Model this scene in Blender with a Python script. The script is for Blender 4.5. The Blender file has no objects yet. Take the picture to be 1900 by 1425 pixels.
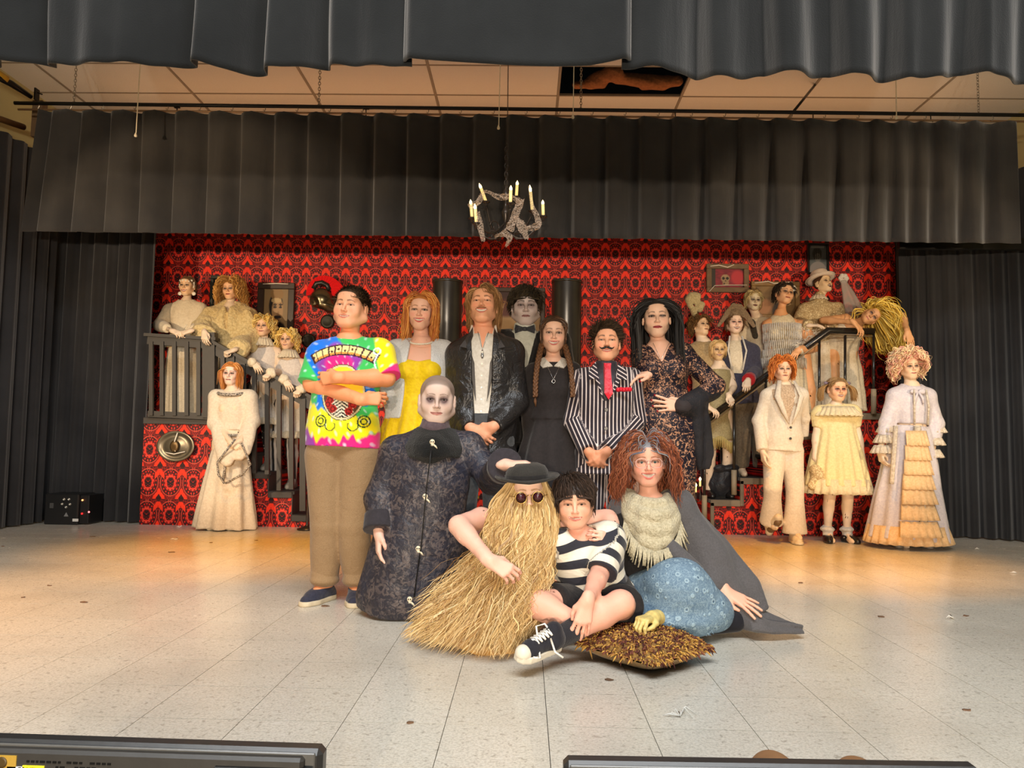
import bpy, math, random
import numpy as np
from mathutils import Matrix, Vector
random.seed(7)
RNG = np.random.default_rng(7)
scene = bpy.context.scene
COL = scene.collection
PI = math.pi

# ------------------------------------------------------------------ camera
FPX = 1430.0
CAMZ = 0.84
def _nrm(v):
    v = np.asarray(v, float); return v / np.linalg.norm(v)
_Yc = _nrm([(975 - 950) / FPX, -(821 - 712.5) / FPX, 1.0])          # world Y in camera axes (right, up, forward)
_c = (-_Yc[0] + 0.0135 * _Yc[1]) / _Yc[2]
_Xc = _nrm([1.0, -0.0135, _c])
_Zc = -np.cross(_Yc, _Xc) * 1.0
if _Zc[1] < 0: _Zc = -_Zc
M_CW = np.array([_Xc, _Yc, _Zc])                                   # rows: world axes in camera coordinates
cam_right = M_CW @ np.array([1, 0, 0]); cam_up = M_CW @ np.array([0, 1, 0]); cam_fwd = M_CW @ np.array([0, 0, 1])
cam_data = bpy.data.cameras.new('camera')
cam_data.sensor_fit = 'HORIZONTAL'; cam_data.sensor_width = 36.0
cam_data.lens = 36.0 * FPX / 1900.0
cam = bpy.data.objects.new('camera', cam_data); COL.objects.link(cam)
mw = Matrix.Identity(4)
for i in range(3):
    mw[i][0] = cam_right[i]; mw[i][1] = cam_up[i]; mw[i][2] = -cam_fwd[i]
mw[2][3] = CAMZ
cam.matrix_world = mw
cam_data.clip_start = 0.05
scene.camera = cam

def P(u, v, d):
    """world point at depth d (metres along Y) seen at photograph pixel (u, v)"""
    r = M_CW @ np.array([(u - 950) / FPX, -(v - 712.5) / FPX, 1.0])
    r = r / r[1] * d
    return np.array([r[0], r[1], r[2] + CAMZ])
def G(u, v, z=0.0):
    """world point on the level z seen at pixel (u, v)"""
    r = M_CW @ np.array([(u - 950) / FPX, -(v - 712.5) / FPX, 1.0])
    t = (z - CAMZ) / r[2]
    return np.array([r[0] * t, r[1] * t, z])

# ------------------------------------------------------------------ world, light, exposure
scene.view_settings.view_transform = 'Standard'
scene.view_settings.look = 'None'
scene.view_settings.gamma = 1.0
scene.view_settings.use_curve_mapping = False
scene.view_settings.exposure = 0.0
world = bpy.data.worlds.new('world'); scene.world = world
world.use_nodes = True
world.node_tree.nodes['Background'].inputs[0].default_value = (0.9, 0.95, 1.0, 1)
world.node_tree.nodes['Background'].inputs[1].default_value = 0.06

def lamp(name, kind, loc, target, energy, color, size=0.2, spot=None, blend=0.3, size_y=None):
    ld = bpy.data.lights.new(name, kind)
    ld.energy = energy; ld.color = color
    if kind == 'AREA':
        ld.shape = 'RECTANGLE'; ld.size = size; ld.size_y = size_y or size
    elif kind == 'SPOT':
        ld.shadow_soft_size = size; ld.spot_size = math.radians(spot); ld.spot_blend = blend
    else:
        ld.shadow_soft_size = size
    o = bpy.data.objects.new(name, ld); COL.objects.link(o)
    o.location = loc
    d = Vector(target) - Vector(loc)
    o.rotation_euler = d.to_track_quat('-Z', 'Y').to_euler()
    return o
# followed through from the hall: two stage lamps beside the photographer, house light behind, amber lamps over the stage
lamp('front_lamp', 'SPOT', (-0.45, -4.0, 1.0), (-0.2, 7, 1.5), 960, (1.0, 0.82, 0.62), 0.06, 60, 0.3)
lamp('front_lamp', 'SPOT', (0.55, -4.0, 1.0), (0.2, 7, 1.5), 960, (1.0, 0.82, 0.62), 0.06, 60, 0.3)
lamp('added_side_wash', 'SPOT', (4.3, 2.0, 1.94), (2.4, 8.0, 2.0), 500, (1.0, 0.74, 0.48), 0.05, 40, 0.3)  # added fill, no known source: brightens the papered wall and right ensemble
lamp('added_side_wash', 'SPOT', (-4.3, 2.0, 1.94), (-2.5, 8.0, 2.0), 700, (1.0, 0.74, 0.48), 0.05, 42, 0.3)  # its counterpart, likewise added to lift the wall and left ensemble
lamp('house_light', 'AREA', (0, -0.6, 6.2), (0, 2.4, 0.0), 520, (0.95, 0.98, 1.0), 6.0, size_y=1.2)
lamp('amber_lamp', 'SPOT', (-1.9, 5.0, 3.6), (-2.15, 5.75, 0), 640, (1.0, 0.40, 0.0), 0.06, 50, 1.0)
lamp('amber_lamp', 'SPOT', (1.9, 5.0, 3.6), (2.15, 5.75, 0), 640, (1.0, 0.40, 0.0), 0.06, 50, 1.0)
lamp('amber_lamp', 'SPOT', (-4.4, 3.6, 3.2), (-3.0, 3.3, 0), 700, (1.0, 0.46, 0.10), 0.1, 60, 1.0)
lamp('added_ceiling_uplight', 'AREA', (0, 7.3, 3.5), (0, 7.4, 4.28), 17, (1.0, 0.54, 0.27), 8.5, size_y=0.15)  # unseen uplight added behind the valance to put a warm glow on the ceiling

# ------------------------------------------------------------------ objects
def srgb(r, g=None, b=None):
    if g is None: r, g, b = r
    f = lambda c: (c / 255 / 12.92) if c / 255 <= 0.04045 else ((c / 255 + 0.055) / 1.055) ** 2.4
    return (f(r), f(g), f(b))
def S3(*c): return np.array(srgb(*c))
def tag(o, label=None, cat=None, group=None, kind=None):
    if label: o['label'] = label
    if cat: o['category'] = cat
    if group: o['group'] = group
    if kind: o['kind'] = kind
    return o
def empty(name, loc=(0, 0, 0)):
    o = bpy.data.objects.new(name, None); COL.objects.link(o); o.location = loc; o.empty_display_size = 0.1
    return o
def thing(name, label, cat, loc=(0, 0, 0), group=None, parent=None):
    o = empty(name, tuple(float(x) for x in loc)); return tag(o, label, cat, group)
def mk(name, verts, faces, mat, parent=None, smooth=True, col=None, kind=None, label=None, fmat=None, uv=None):
    verts = np.asarray(verts, np.float32)
    if parent is not None and parent.parent is None:
        off = np.array(parent.location, np.float32); verts = verts - off
    elif parent is not None:
        off = np.array(parent.parent.location, np.float32); verts = verts - off
    me = bpy.data.meshes.new(name)
    if isinstance(faces, np.ndarray):
        n, k = faces.shape
        me.vertices.add(len(verts)); me.vertices.foreach_set('co', verts.ravel())
        me.loops.add(n * k); me.loops.foreach_set('vertex_index', faces.astype(np.int32).ravel())
        me.polygons.add(n)
        me.polygons.foreach_set('loop_start', np.arange(0, n * k, k, dtype=np.int32))
        me.update(calc_edges=True)
    else:
        me.from_pydata([tuple(map(float, v)) for v in verts], [], faces)
    if smooth: me.polygons.foreach_set('use_smooth', np.ones(len(me.polygons), bool))
    mats = mat if isinstance(mat, (list, tuple)) else [mat]
    for m in mats: me.materials.append(m)
    if fmat is not None: me.polygons.foreach_set('material_index', np.asarray(fmat, np.int32))
    if col is not None:
        a = me.color_attributes.new('Col', 'FLOAT_COLOR', 'POINT')
        c = np.ones((len(verts), 4), np.float32); c[:, :3] = col
        a.data.foreach_set('color', c.ravel())
    if uv is not None:
        a = me.attributes.new('pat', 'FLOAT_VECTOR', 'POINT')
        a.data.foreach_set('vector', np.asarray(uv, np.float32).ravel())
    o = bpy.data.objects.new(name, me); COL.objects.link(o)
    if parent is not None: o.parent = parent
    if kind: o['kind'] = kind
    if label: o['label'] = label
    return o

class MB:
    """collects simple shapes into one mesh"""
    def __init__(s): s.v = []; s.f = []; s.n = 0
    def add(s, v, f):
        v = np.asarray(v, float)
        s.v.append(v); s.f += [tuple(int(i) + s.n for i in q) for q in f]; s.n += len(v); return s
    def box(s, lo, hi, bev=0.0, R=None, c=None):
        lo = np.array(lo, float); hi = np.array(hi, float)
        if bev <= 0:
            v = [(x, y, z) for z in (lo[2], hi[2]) for y in (lo[1], hi[1]) for x in (lo[0], hi[0])]
            f = [(0, 2, 3, 1), (4, 5, 7, 6), (0, 1, 5, 4), (2, 6, 7, 3), (0, 4, 6, 2), (1, 3, 7, 5)]
        else:
            v = []; 
            for sx in (0, 1):
                for sy in (0, 1):
                    for sz in (0, 1):
                        c0 = np.array([(lo, hi)[sx][0], (lo, hi)[sy][1], (lo, hi)[sz][2]])
                        d = np.array([1 - 2 * sx, 1 - 2 * sy, 1 - 2 * sz]) * bev
                        for ax in range(3):
                            q = c0 + d; q[ax] = c0[ax]; v.append(q)
            def I(sx, sy, sz, ax): return ((sx * 2 + sy) * 2 + sz) * 3 + ax
            f = []
            for ax in range(3):
                for sd in (0, 1):
                    o2 = [a for a in range(3) if a != ax]
                    q = []
                    for (p, r) in ((0, 0), (1, 0), (1, 1), (0, 1)):
                        k = [0, 0, 0]; k[ax] = sd; k[o2[0]] = p; k[o2[1]] = r; q.append(I(*k, ax))
                    f.append(tuple(q))
            for ax in range(3):
                o2 = [a for a in range(3) if a != ax]
                for p in (0, 1):
                    for r in (0, 1):
                        k0 = [0, 0, 0]; k0[o2[0]] = p; k0[o2[1]] = r; k1 = list(k0); k1[ax] = 1
                        f.append((I(*k0, o2[0]), I(*k1, o2[0]), I(*k1, o2[1]), I(*k0, o2[1])))
            for sx in (0, 1):
                for sy in (0, 1):
                    for sz in (0, 1): f.append((I(sx, sy, sz, 0), I(sx, sy, sz, 1), I(sx, sy, sz, 2)))
        v = np.array(v, float)
        if R is not None:
            c = (lo + hi) / 2 if c is None else np.array(c); v = (v - c) @ np.array(R).T + c
        return s.add(v, f)
    def tube(s, pts, r, n=8, caps=True, flat=1.0):
        pts = np.array(pts, float); m = len(pts)
        r = np.broadcast_to(np.array(r, float), (m,))
        v = []; up = np.array([0, 0, 1.0]); prev = None
        for i in range(m):
            t = pts[min(i + 1, m - 1)] - pts[max(i - 1, 0)]; t = t / (np.linalg.norm(t) + 1e-9)
            if prev is None:
                a = np.cross(t, up)
                if np.linalg.norm(a) < .05: a = np.cross(t, [1, 0, 0])
            else: a = prev - t * np.dot(prev, t)
            a = a / np.linalg.norm(a); prev = a; b = np.cross(t, a)
            for j in range(n):
                th = 2 * PI * j / n; v.append(pts[i] + r[i] * (a * math.cos(th) + b * math.sin(th) * flat))
        f = [(i * n + j, i * n + (j + 1) % n, (i + 1) * n + (j + 1) % n, (i + 1) * n + j) for i in range(m - 1) for j in range(n)]
        if caps: f += [tuple(range(n))[::-1], tuple(range((m - 1) * n, m * n))]
        return s.add(v, f)
    def lathe(s, c, prof, n=20, R=None, capt=True, capb=True):
        c = np.array(c, float); v = []
        for (r, z) in prof:
            for j in range(n):
                th = 2 * PI * j / n; v.append((r * math.cos(th), r * math.sin(th), z))
        v = np.array(v)
        if R is not None: v = v @ np.array(R).T
        m = len(prof)
        f = [(i * n + j, i * n + (j + 1) % n, (i + 1) * n + (j + 1) % n, (i + 1) * n + j) for i in range(m - 1) for j in range(n)]
        if capb: f.append(tuple(range(n))[::-1])
        if capt: f.append(tuple(range((m - 1) * n, m * n)))
        return s.add(v + c, f)
    def prism(s, poly, y0, y1, axis=1):
        """polygon in (x, z) extruded along y"""
        n = len(poly)
        v = [(p[0], y0, p[1]) for p in poly] + [(p[0], y1, p[1]) for p in poly]
        f = [tuple(range(n)), tuple(range(2 * n - 1, n - 1, -1))] + [(i, i + n, (i + 1) % n + n, (i + 1) % n) for i in range(n)]
        return s.add(v, f)
    def sphere(s, c, r, nu=12, nv=8, R=None):
        r = np.broadcast_to(np.array(r, float), (3,)); v = [(0, 0, 1)]
        for i in range(1, nv):
            a = PI * i / nv
            for j in range(nu):
                b = 2 * PI * j / nu; v.append((math.sin(a) * math.cos(b), math.sin(a) * math.sin(b), math.cos(a)))
        v.append((0, 0, -1)); v = np.array(v) * r
        if R is not None: v = v @ np.array(R).T
        f = [(0, 1 + j, 1 + (j + 1) % nu) for j in range(nu)]
        for i in range(nv - 2):
            for j in range(nu):
                a = 1 + i * nu; f.append((a + j, a + nu + j, a + nu + (j + 1) % nu, a + (j + 1) % nu))
        a = 1 + (nv - 2) * nu; L = len(v) - 1
        f += [(a + j, L, a + (j + 1) % nu) for j in range(nu)]
        return s.add(v + np.array(c, float), f)
    def build(s, name, mat, parent=None, smooth=False, **k):
        v = np.concatenate(s.v)
        o = mk(name, v, s.f, mat, parent, smooth=smooth, **k)
        return o

# ------------------------------------------------------------------ node expressions
class X:
    def __init__(s, nt, sock): s.nt = nt; s.s = sock
    def _m(s, op, *o):
        n = s.nt.nodes.new('ShaderNodeMath'); n.operation = op
        for i, a in enumerate((s,) + o):
            if isinstance(a, X): s.nt.links.new(a.s, n.inputs[i])
            else: n.inputs[i].default_value = float(a)
        return X(s.nt, n.outputs[0])
    def __add__(s, o): return s._m('ADD', o)
    def __radd__(s, o): return s._m('ADD', o)
    def __sub__(s, o): return s._m('SUBTRACT', o)
    def __rsub__(s, o): return (s * -1) + o
    def __mul__(s, o): return s._m('MULTIPLY', o)
    def __rmul__(s, o): return s._m('MULTIPLY', o)
    def __truediv__(s, o): return s._m('DIVIDE', o)
    def abs(s): return s._m('ABSOLUTE')
    def floor(s): return s._m('FLOOR')
    def fract(s): return s._m('FRACT')
    def sqrt(s): return s._m('SQRT')
    def sin(s): return s._m('SINE')
    def cos(s): return s._m('COSINE')
    def atan2(s, o): return s._m('ARCTAN2', o)
    def min(s, o): return s._m('MINIMUM', o)
    def max(s, o): return s._m('MAXIMUM', o)
    def gt(s, o, soft=None):
        if soft is None: return s._m('GREATER_THAN', o)
        n = s.nt.nodes.new('ShaderNodeMapRange'); n.interpolation_type = 'SMOOTHSTEP'
        s.nt.links.new(s.s, n.inputs[0]); n.inputs[1].default_value = o - soft; n.inputs[2].default_value = o + soft
        return X(s.nt, n.outputs[0])
    def lt(s, o, soft=None):
        if soft is None: return s._m('LESS_THAN', o)
        return 1 - s.gt(o, soft)
    def between(s, a, b, soft=None): return s.gt(a, soft) * s.lt(b, soft)
    def pp(s): return s  # placeholder
def new_mat(name, rough=0.6, color=(0.5, 0.5, 0.5), metal=0.0, spec=0.5, sheen=0.0, emit=None, estr=0.0, coat=0.0):
    m = bpy.data.materials.new(name); m.use_nodes = True
    nt = m.node_tree; b = nt.nodes['Principled BSDF']
    b.inputs['Base Color'].default_value = (*color, 1)
    b.inputs['Roughness'].default_value = rough; b.inputs['Metallic'].default_value = metal
    b.inputs['Specular IOR Level'].default_value = spec
    if sheen: b.inputs['Sheen Weight'].default_value = sheen
    if coat: b.inputs['Coat Weight'].default_value = coat; b.inputs['Coat Roughness'].default_value = 0.15
    if emit is not None:
        b.inputs['Emission Color'].default_value = (*emit, 1); b.inputs['Emission Strength'].default_value = estr
    return m, nt, b
def coords(nt, kind='pos', name='pat'):
    if kind == 'pos': n = nt.nodes.new('ShaderNodeNewGeometry'); o = n.outputs['Position']
    elif kind == 'obj': n = nt.nodes.new('ShaderNodeTexCoord'); o = n.outputs['Object']
    else:
        n = nt.nodes.new('ShaderNodeAttribute'); n.attribute_name = name; o = n.outputs['Vector']
    sp = nt.nodes.new('ShaderNodeSeparateXYZ'); nt.links.new(o, sp.inputs[0])
    return X(nt, sp.outputs[0]), X(nt, sp.outputs[1]), X(nt, sp.outputs[2]), o
def vec(nt, x, y, z):
    n = nt.nodes.new('ShaderNodeCombineXYZ')
    for i, a in enumerate((x, y, z)):
        if isinstance(a, X): nt.links.new(a.s, n.inputs[i])
        else: n.inputs[i].default_value = a
    return n.outputs[0]
def noise(nt, v, scale=5, detail=2, rough=0.5, dist=0.0):
    n = nt.nodes.new('ShaderNodeTexNoise'); n.inputs['Scale'].default_value = scale
    n.inputs['Detail'].default_value = detail; n.inputs['Roughness'].default_value = rough; n.inputs['Distortion'].default_value = dist
    nt.links.new(v, n.inputs['Vector']); return X(nt, n.outputs['Fac'])
def voronoi(nt, v, scale=5, feature='F1'):
    n = nt.nodes.new('ShaderNodeTexVoronoi'); n.feature = feature; n.inputs['Scale'].default_value = scale
    nt.links.new(v, n.inputs['Vector']); return X(nt, n.outputs['Distance'])
def mix(nt, fac, a, b):
    n = nt.nodes.new('ShaderNodeMix'); n.data_type = 'RGBA'
    if isinstance(fac, X): nt.links.new(fac.s, n.inputs[0])
    else: n.inputs[0].default_value = fac
    for i, c in ((6, a), (7, b)):
        if isinstance(c, (tuple, list, np.ndarray)): n.inputs[i].default_value = (*[float(q) for q in c[:3]], 1)
        else: nt.links.new(c, n.inputs[i])
    return n.outputs[2]
def bump(nt, b, h, strength=0.3, dist=0.01):
    n = nt.nodes.new('ShaderNodeBump'); n.inputs['Strength'].default_value = strength; n.inputs['Distance'].default_value = dist
    nt.links.new(h.s, n.inputs['Height']); nt.links.new(n.outputs[0], b.inputs['Normal'])
def cloth(name, c, c2=None, scale=60, rough=0.85, sheen=0.15, bmp=0.25, wrinkle=0.4, spec=0.3, metal=0, wscale=9):
    """woven cloth: two close colours, weave and creases as relief"""
    m, nt, b = new_mat(name, rough, c, spec=spec, sheen=sheen, metal=metal)
    x, y, z, v = coords(nt)
    n1 = noise(nt, v, scale, 3, 0.6); n2 = noise(nt, v, wscale, 3, 0.55, 0.6)
    c2 = c2 if c2 is not None else tuple(q * 0.8 for q in c)
    nt.links.new(mix(nt, n1.gt(0.5, 0.25), c, c2), b.inputs['Base Color'])
    bump(nt, b, n1 * bmp + n2 * wrinkle * 3, 0.6, 0.012)
    return m
def vmat(name, rough=0.6, spec=0.4, sheen=0.0, nscale=90, nb=0.15, wb=0.0, metal=0.0, sss=0.0):
    """colour painted on the vertices"""
    m, nt, b = new_mat(name, rough, spec=spec, sheen=sheen, metal=metal)
    n = nt.nodes.new('ShaderNodeVertexColor'); n.layer_name = 'Col'
    nt.links.new(n.outputs[0], b.inputs['Base Color'])
    x, y, z, v = coords(nt)
    bump(nt, b, noise(nt, v, nscale, 3) * nb + noise(nt, v, 10, 3, .55, .6) * wb, 0.5, 0.01)
    if sss:
        b.inputs['Subsurface Weight'].default_value = sss
        b.inputs['Subsurface Radius'].default_value = (0.02, 0.008, 0.004)
        b.inputs['Subsurface Scale'].default_value = 0.5
    return m
def plain(name, c, rough=0.5, metal=0.0, spec=0.5, nscale=30, amt=0.15, bmp=0.05, **k):
    m, nt, b = new_mat(name, rough, c, metal, spec, **k)
    x, y, z, v = coords(nt, 'pos')
    n = noise(nt, v, nscale, 3)
    nt.links.new(mix(nt, n, tuple(q * (1 - amt) for q in c), tuple(min(1, q * (1 + amt)) for q in c)), b.inputs['Base Color'])
    if bmp: bump(nt, b, n, bmp, 0.01)
    return m

# ------------------------------------------------------------------ implicit surfaces
def unit(v):
    v = np.asarray(v, float); return v / (np.linalg.norm(v) + 1e-12)
def smin(a, b, k):
    if k <= 0: return np.minimum(a, b)
    h = np.maximum(k - np.abs(a - b), 0) / k
    return np.minimum(a, b) - h * h * k * 0.25
class Prim: pass
def cap(a, b, r0, r1=None, k=0.02, op='u', flat=None):
    """tapered capsule; flat = (direction, factor): squeezed along that direction"""
    p = Prim(); a = np.array(a, float); b = np.array(b, float); r1 = r0 if r1 is None else r1
    R = max(r0, r1); fx = 1.0 if flat is None else max(1.0, flat[1])
    p.lo = np.minimum(a, b) - R * fx; p.hi = np.maximum(a, b) + R * fx; p.k = k; p.op = op
    ab = b - a; L2 = float(ab @ ab) + 1e-12
    def ev(x, y, z):
        px, py, pz = x - a[0], y - a[1], z - a[2]
        t = np.clip((px * ab[0] + py * ab[1] + pz * ab[2]) / L2, 0, 1)
        qx, qy, qz = px - t * ab[0], py - t * ab[1], pz - t * ab[2]
        d2 = qx * qx + qy * qy + qz * qz
        if flat is not None:
            n = flat[0]; c = qx * n[0] + qy * n[1] + qz * n[2]
            d2 = d2 - c * c + (c / flat[1]) ** 2
        return np.sqrt(d2) - (r0 + (r1 - r0) * t)
    p.ev = ev; return p
def ell(c, r, R=None, k=0.02, op='u'):
    p = Prim(); c = np.array(c, float); r = np.broadcast_to(np.array(r, float), (3,)).copy()
    m = r.max() if R is not None else r
    if R is not None: R = np.array(R); e = np.sqrt(((R * r) ** 2).sum(1)); p.lo = c - e; p.hi = c + e
    else: p.lo = c - r; p.hi = c + r
    p.k = k; p.op = op
    def ev(x, y, z):
        px, py, pz = x - c[0], y - c[1], z - c[2]
        if R is not None:
            px, py, pz = (px * R[0, 0] + py * R[1, 0] + pz * R[2, 0], px * R[0, 1] + py * R[1, 1] + pz * R[2, 1], px * R[0, 2] + py * R[1, 2] + pz * R[2, 2])
        k0 = np.sqrt((px / r[0]) ** 2 + (py / r[1]) ** 2 + (pz / r[2]) ** 2)
        k1 = np.sqrt((px / r[0] ** 2) ** 2 + (py / r[1] ** 2) ** 2 + (pz / r[2] ** 2) ** 2)
        return k0 * (k0 - 1) / (k1 + 1e-6)
    p.ev = ev; return p
def loft(a, b, tab, right=(1, 0, 0), k=0.02, op='u', pleat=None, fwd_off=None, warp=None, curve=None):
    """solid around the axis a-b; tab rows (t, rx, ry[, offset right, offset forward]); pleat=(count, depth at t0, depth at t1, phase)"""
    p = Prim(); a = np.array(a, float); b = np.array(b, float)
    ax = unit(b - a); L = float(np.linalg.norm(b - a))
    rt = np.array(right, float); rt = unit(rt - ax * (rt @ ax)); fw = np.cross(ax, rt)
    if fw[1] > 0: fw = -fw
    tab = [tuple(q) + (0,) * (5 - len(q)) for q in tab]; T = np.array(tab, float)
    Rm = max(T[:, 1].max() + np.abs(T[:, 3]).max(), T[:, 2].max() + np.abs(T[:, 4]).max())
    if pleat: Rm += max(pleat[1], pleat[2])
    t0, t1 = T[0, 0], T[-1, 0]
    A = a + ax * t0 * L; B = a + ax * t1 * L
    e = Rm * np.sqrt(np.maximum(0, 1 - ax ** 2)) + 0.01
    p.lo = np.minimum(A, B) - e; p.hi = np.maximum(A, B) + e; p.k = k; p.op = op
    N = 64; ts = np.linspace(t0, t1, N)
    def sm(col):  # smooth interpolation of the profile
        y = np.interp(ts, T[:, 0], T[:, col])
        for _ in range(3): y[1:-1] = (y[:-2] + 2 * y[1:-1] + y[2:]) / 4
        return y
    C = [sm(i) for i in range(1, 5)]
    def ev(x, y, z):
        px, py, pz = x - a[0], y - a[1], z - a[2]
        t = (px * ax[0] + py * ax[1] + pz * ax[2]) / L
        u = px * rt[0] + py * rt[1] + pz * rt[2]; f = px * fw[0] + py * fw[1] + pz * fw[2]
        i = np.clip((t - t0) / (t1 - t0) * (N - 1), 0, N - 1.001); i0 = i.astype(np.int32); w = i - i0
        g = lambda c: c[i0] * (1 - w) + c[i0 + 1] * w
        rx, ry, ou, of = g(C[0]), g(C[1]), g(C[2]), g(C[3])
        u = u - ou; f = f - of
        q = np.sqrt((u / rx) ** 2 + (f / ry) ** 2) + 1e-6
        d = (q - 1) * np.minimum(rx, ry) if True else 0
        k1 = np.sqrt((u / rx ** 2) ** 2 + (f / ry ** 2) ** 2) + 1e-6
        d = q * (q - 1) / k1
        d = np.where(q < 0.5, (q - 1) * np.minimum(rx, ry), d)
        if pleat:
            th = np.arctan2(f, u); w2 = np.clip((t - t0) / (t1 - t0), 0, 1)
            ph = pleat[3] if len(pleat) > 3 else 0
            d = d - (pleat[1] + (pleat[2] - pleat[1]) * w2) * np.sin(pleat[0] * th + ph + 1.3 * np.sin(2 * th + ph))
        e0 = (t0 - t) * L; e1 = (t - t1) * L
        return np.maximum(d, np.maximum(e0, e1))
    p.ev = ev; return p
def slab(n, off, k=0.0, op='i', lo=(-9, -9, -9), hi=(9, 9, 9)):
    """half space: keeps n.p < off (op i) or removes it (op s)"""
    p = Prim(); n = np.array(n, float); p.lo = np.array(lo, float); p.hi = np.array(hi, float); p.k = k; p.op = op
    def ev(x, y, z): return x * n[0] + y * n[1] + z * n[2] - off
    p.ev = ev; return p
def wedge(tip, z0, half0, z1, half1, yfront, yback, k=0.004, cx=None):
    """removes a V or strip in the front: half width goes half0 at z0 to half1 at z1; between yfront and yback"""
    p = Prim(); hm = max(half0, half1); tx = tip
    p.lo = np.array([tx - hm, yfront, min(z0, z1)]); p.hi = np.array([tx + hm, yback, max(z0, z1)]); p.k = k; p.op = 's'
    def ev(x, y, z):
        w = np.clip((z - z0) / (z1 - z0), 0, 1); hw = half0 + (half1 - half0) * w
        cc = tx if cx is None else tx + cx * w
        d = np.maximum(np.abs(x - cc) - hw, np.maximum(min(z0, z1) - z, z - max(z0, z1)))
        return np.maximum(d, y - yback)
    p.ev = ev; return p
def ripples(p, amp, scale=18, seed=0, stretch=(1, 1, 1)):
    r = np.random.default_rng(seed); o = 0
    for i in range(5):
        d = r.normal(size=3); d = d / np.linalg.norm(d) * scale * (0.6 + 0.35 * i) * np.array(stretch)
        o = o + np.sin(p[0] * d[0] + p[1] * d[1] + p[2] * d[2] + r.uniform(0, 6) + 1.2 * np.sin(p[(i + 1) % 3] * scale * .6 + i)) / (1 + .35 * i)
    return o * amp / 2.2
def _axis(lo, hi, h, fine):
    xs = [lo]; 
    while xs[-1] < hi:
        s = h
        for (a, b, f) in fine:
            if a - h * .5 <= xs[-1] <= b: s = min(s, f)
            elif a > xs[-1]: s = min(s, max(f, (a - xs[-1]) * 0.5))
        xs.append(xs[-1] + s)
    return np.array(xs, np.float32)
def solve(prims, h, fine=(), wob=None):
    """fine: (lo3, hi3, step) boxes where the grid is refined; returns vertices and quads"""
    U = [p for p in prims if p.op == 'u']
    lo = np.min([p.lo for p in U], 0) - 2.5 * h; hi = np.max([p.hi for p in U], 0) + 2.5 * h
    ax = [_axis(lo[i], hi[i], h, [(f[0][i], f[1][i], f[2]) for f in fine]) for i in range(3)]
    V = np.full([len(a) for a in ax], 1.0, np.float32)
    for p in prims:
        m = max(p.k, 2.6 * h) + 0.004
        s = []
        for i in range(3):
            a = max(0, np.searchsorted(ax[i], p.lo[i] - m) - 1); b = min(len(ax[i]), np.searchsorted(ax[i], p.hi[i] + m) + 1)
            s.append(slice(a, b))
        if any(q.stop - q.start < 1 for q in s): continue
        x = ax[0][s[0]][:, None, None]; y = ax[1][s[1]][None, :, None]; z = ax[2][s[2]][None, None, :]
        d = p.ev(x, y, z).astype(np.float32)
        W = V[s[0], s[1], s[2]]
        if p.op == 'u': W = smin(W, d, p.k)
        elif p.op == 's': W = -smin(-W, d, p.k)
        else: W = -smin(-W, -d, p.k)
        V[s[0], s[1], s[2]] = W
    if wob is not None:
        I = np.nonzero(np.abs(V) < 3 * h)
        V[I] += wob((ax[0][I[0]], ax[1][I[1]], ax[2][I[2]])).astype(np.float32)
    for a in range(3):  # close the box
        sl = [slice(None)] * 3; sl[a] = 0; V[tuple(sl)] = np.maximum(V[tuple(sl)], 1e-3); sl[a] = -1; V[tuple(sl)] = np.maximum(V[tuple(sl)], 1e-3)
    return nets(V, ax)
def cluster(v, F, keep, size):
    """merges vertices outside the kept boxes onto a coarser lattice; returns triangles"""
    k = np.zeros(len(v), bool)
    for lo, hi in keep: k |= ((v > lo - .01) & (v < hi + .01)).all(1)
    q = np.floor((v - v.min(0)) / size).astype(np.int64); key = q[:, 0] * 4000000 + q[:, 1] * 2000 + q[:, 2]; key[k] = -1 - np.arange(k.sum())
    _, inv = np.unique(key, return_inverse=True); inv = inv.ravel(); n = inv.max() + 1; cnt = np.bincount(inv, minlength=n)
    v2 = np.stack([np.bincount(inv, v[:, i], n) / cnt for i in range(3)], 1)
    T = np.concatenate([F[:, [0, 1, 2]], F[:, [0, 2, 3]]]); T = inv[T]; T = T[(T[:, 0] != T[:, 1]) & (T[:, 1] != T[:, 2]) & (T[:, 0] != T[:, 2])]
    _, u = np.unique(np.sort(T, 1), axis=0, return_index=True); T = T[u]
    us = np.unique(T); mp = np.full(n, -1); mp[us] = np.arange(len(us)); T = mp[T]; v2 = v2[us]
    fr = (np.bincount(inv, k, n) < .5)[us]; n = len(us)                     # merged vertices: relax them so that nothing folds at the seams
    E = np.concatenate([T[:, [0, 1]], T[:, [1, 2]], T[:, [2, 0]]]); E = np.concatenate([E, E[:, ::-1]])
    nb = np.zeros(n, bool); nb[E[fr[E[:, 0]], 1]] = True
    for _ in range(2): nb[E[nb[E[:, 0]], 1]] = True
    mv = fr | nb; dg = np.bincount(E[:, 0], minlength=n) + 1e-9
    for _ in range(3):
        m = np.stack([np.bincount(E[:, 0], v2[E[:, 1], i], n) / dg for i in range(3)], 1); v2 = np.where(mv[:, None], v2 * .4 + m * .6, v2)
    return v2.astype(np.float32), T
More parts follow.
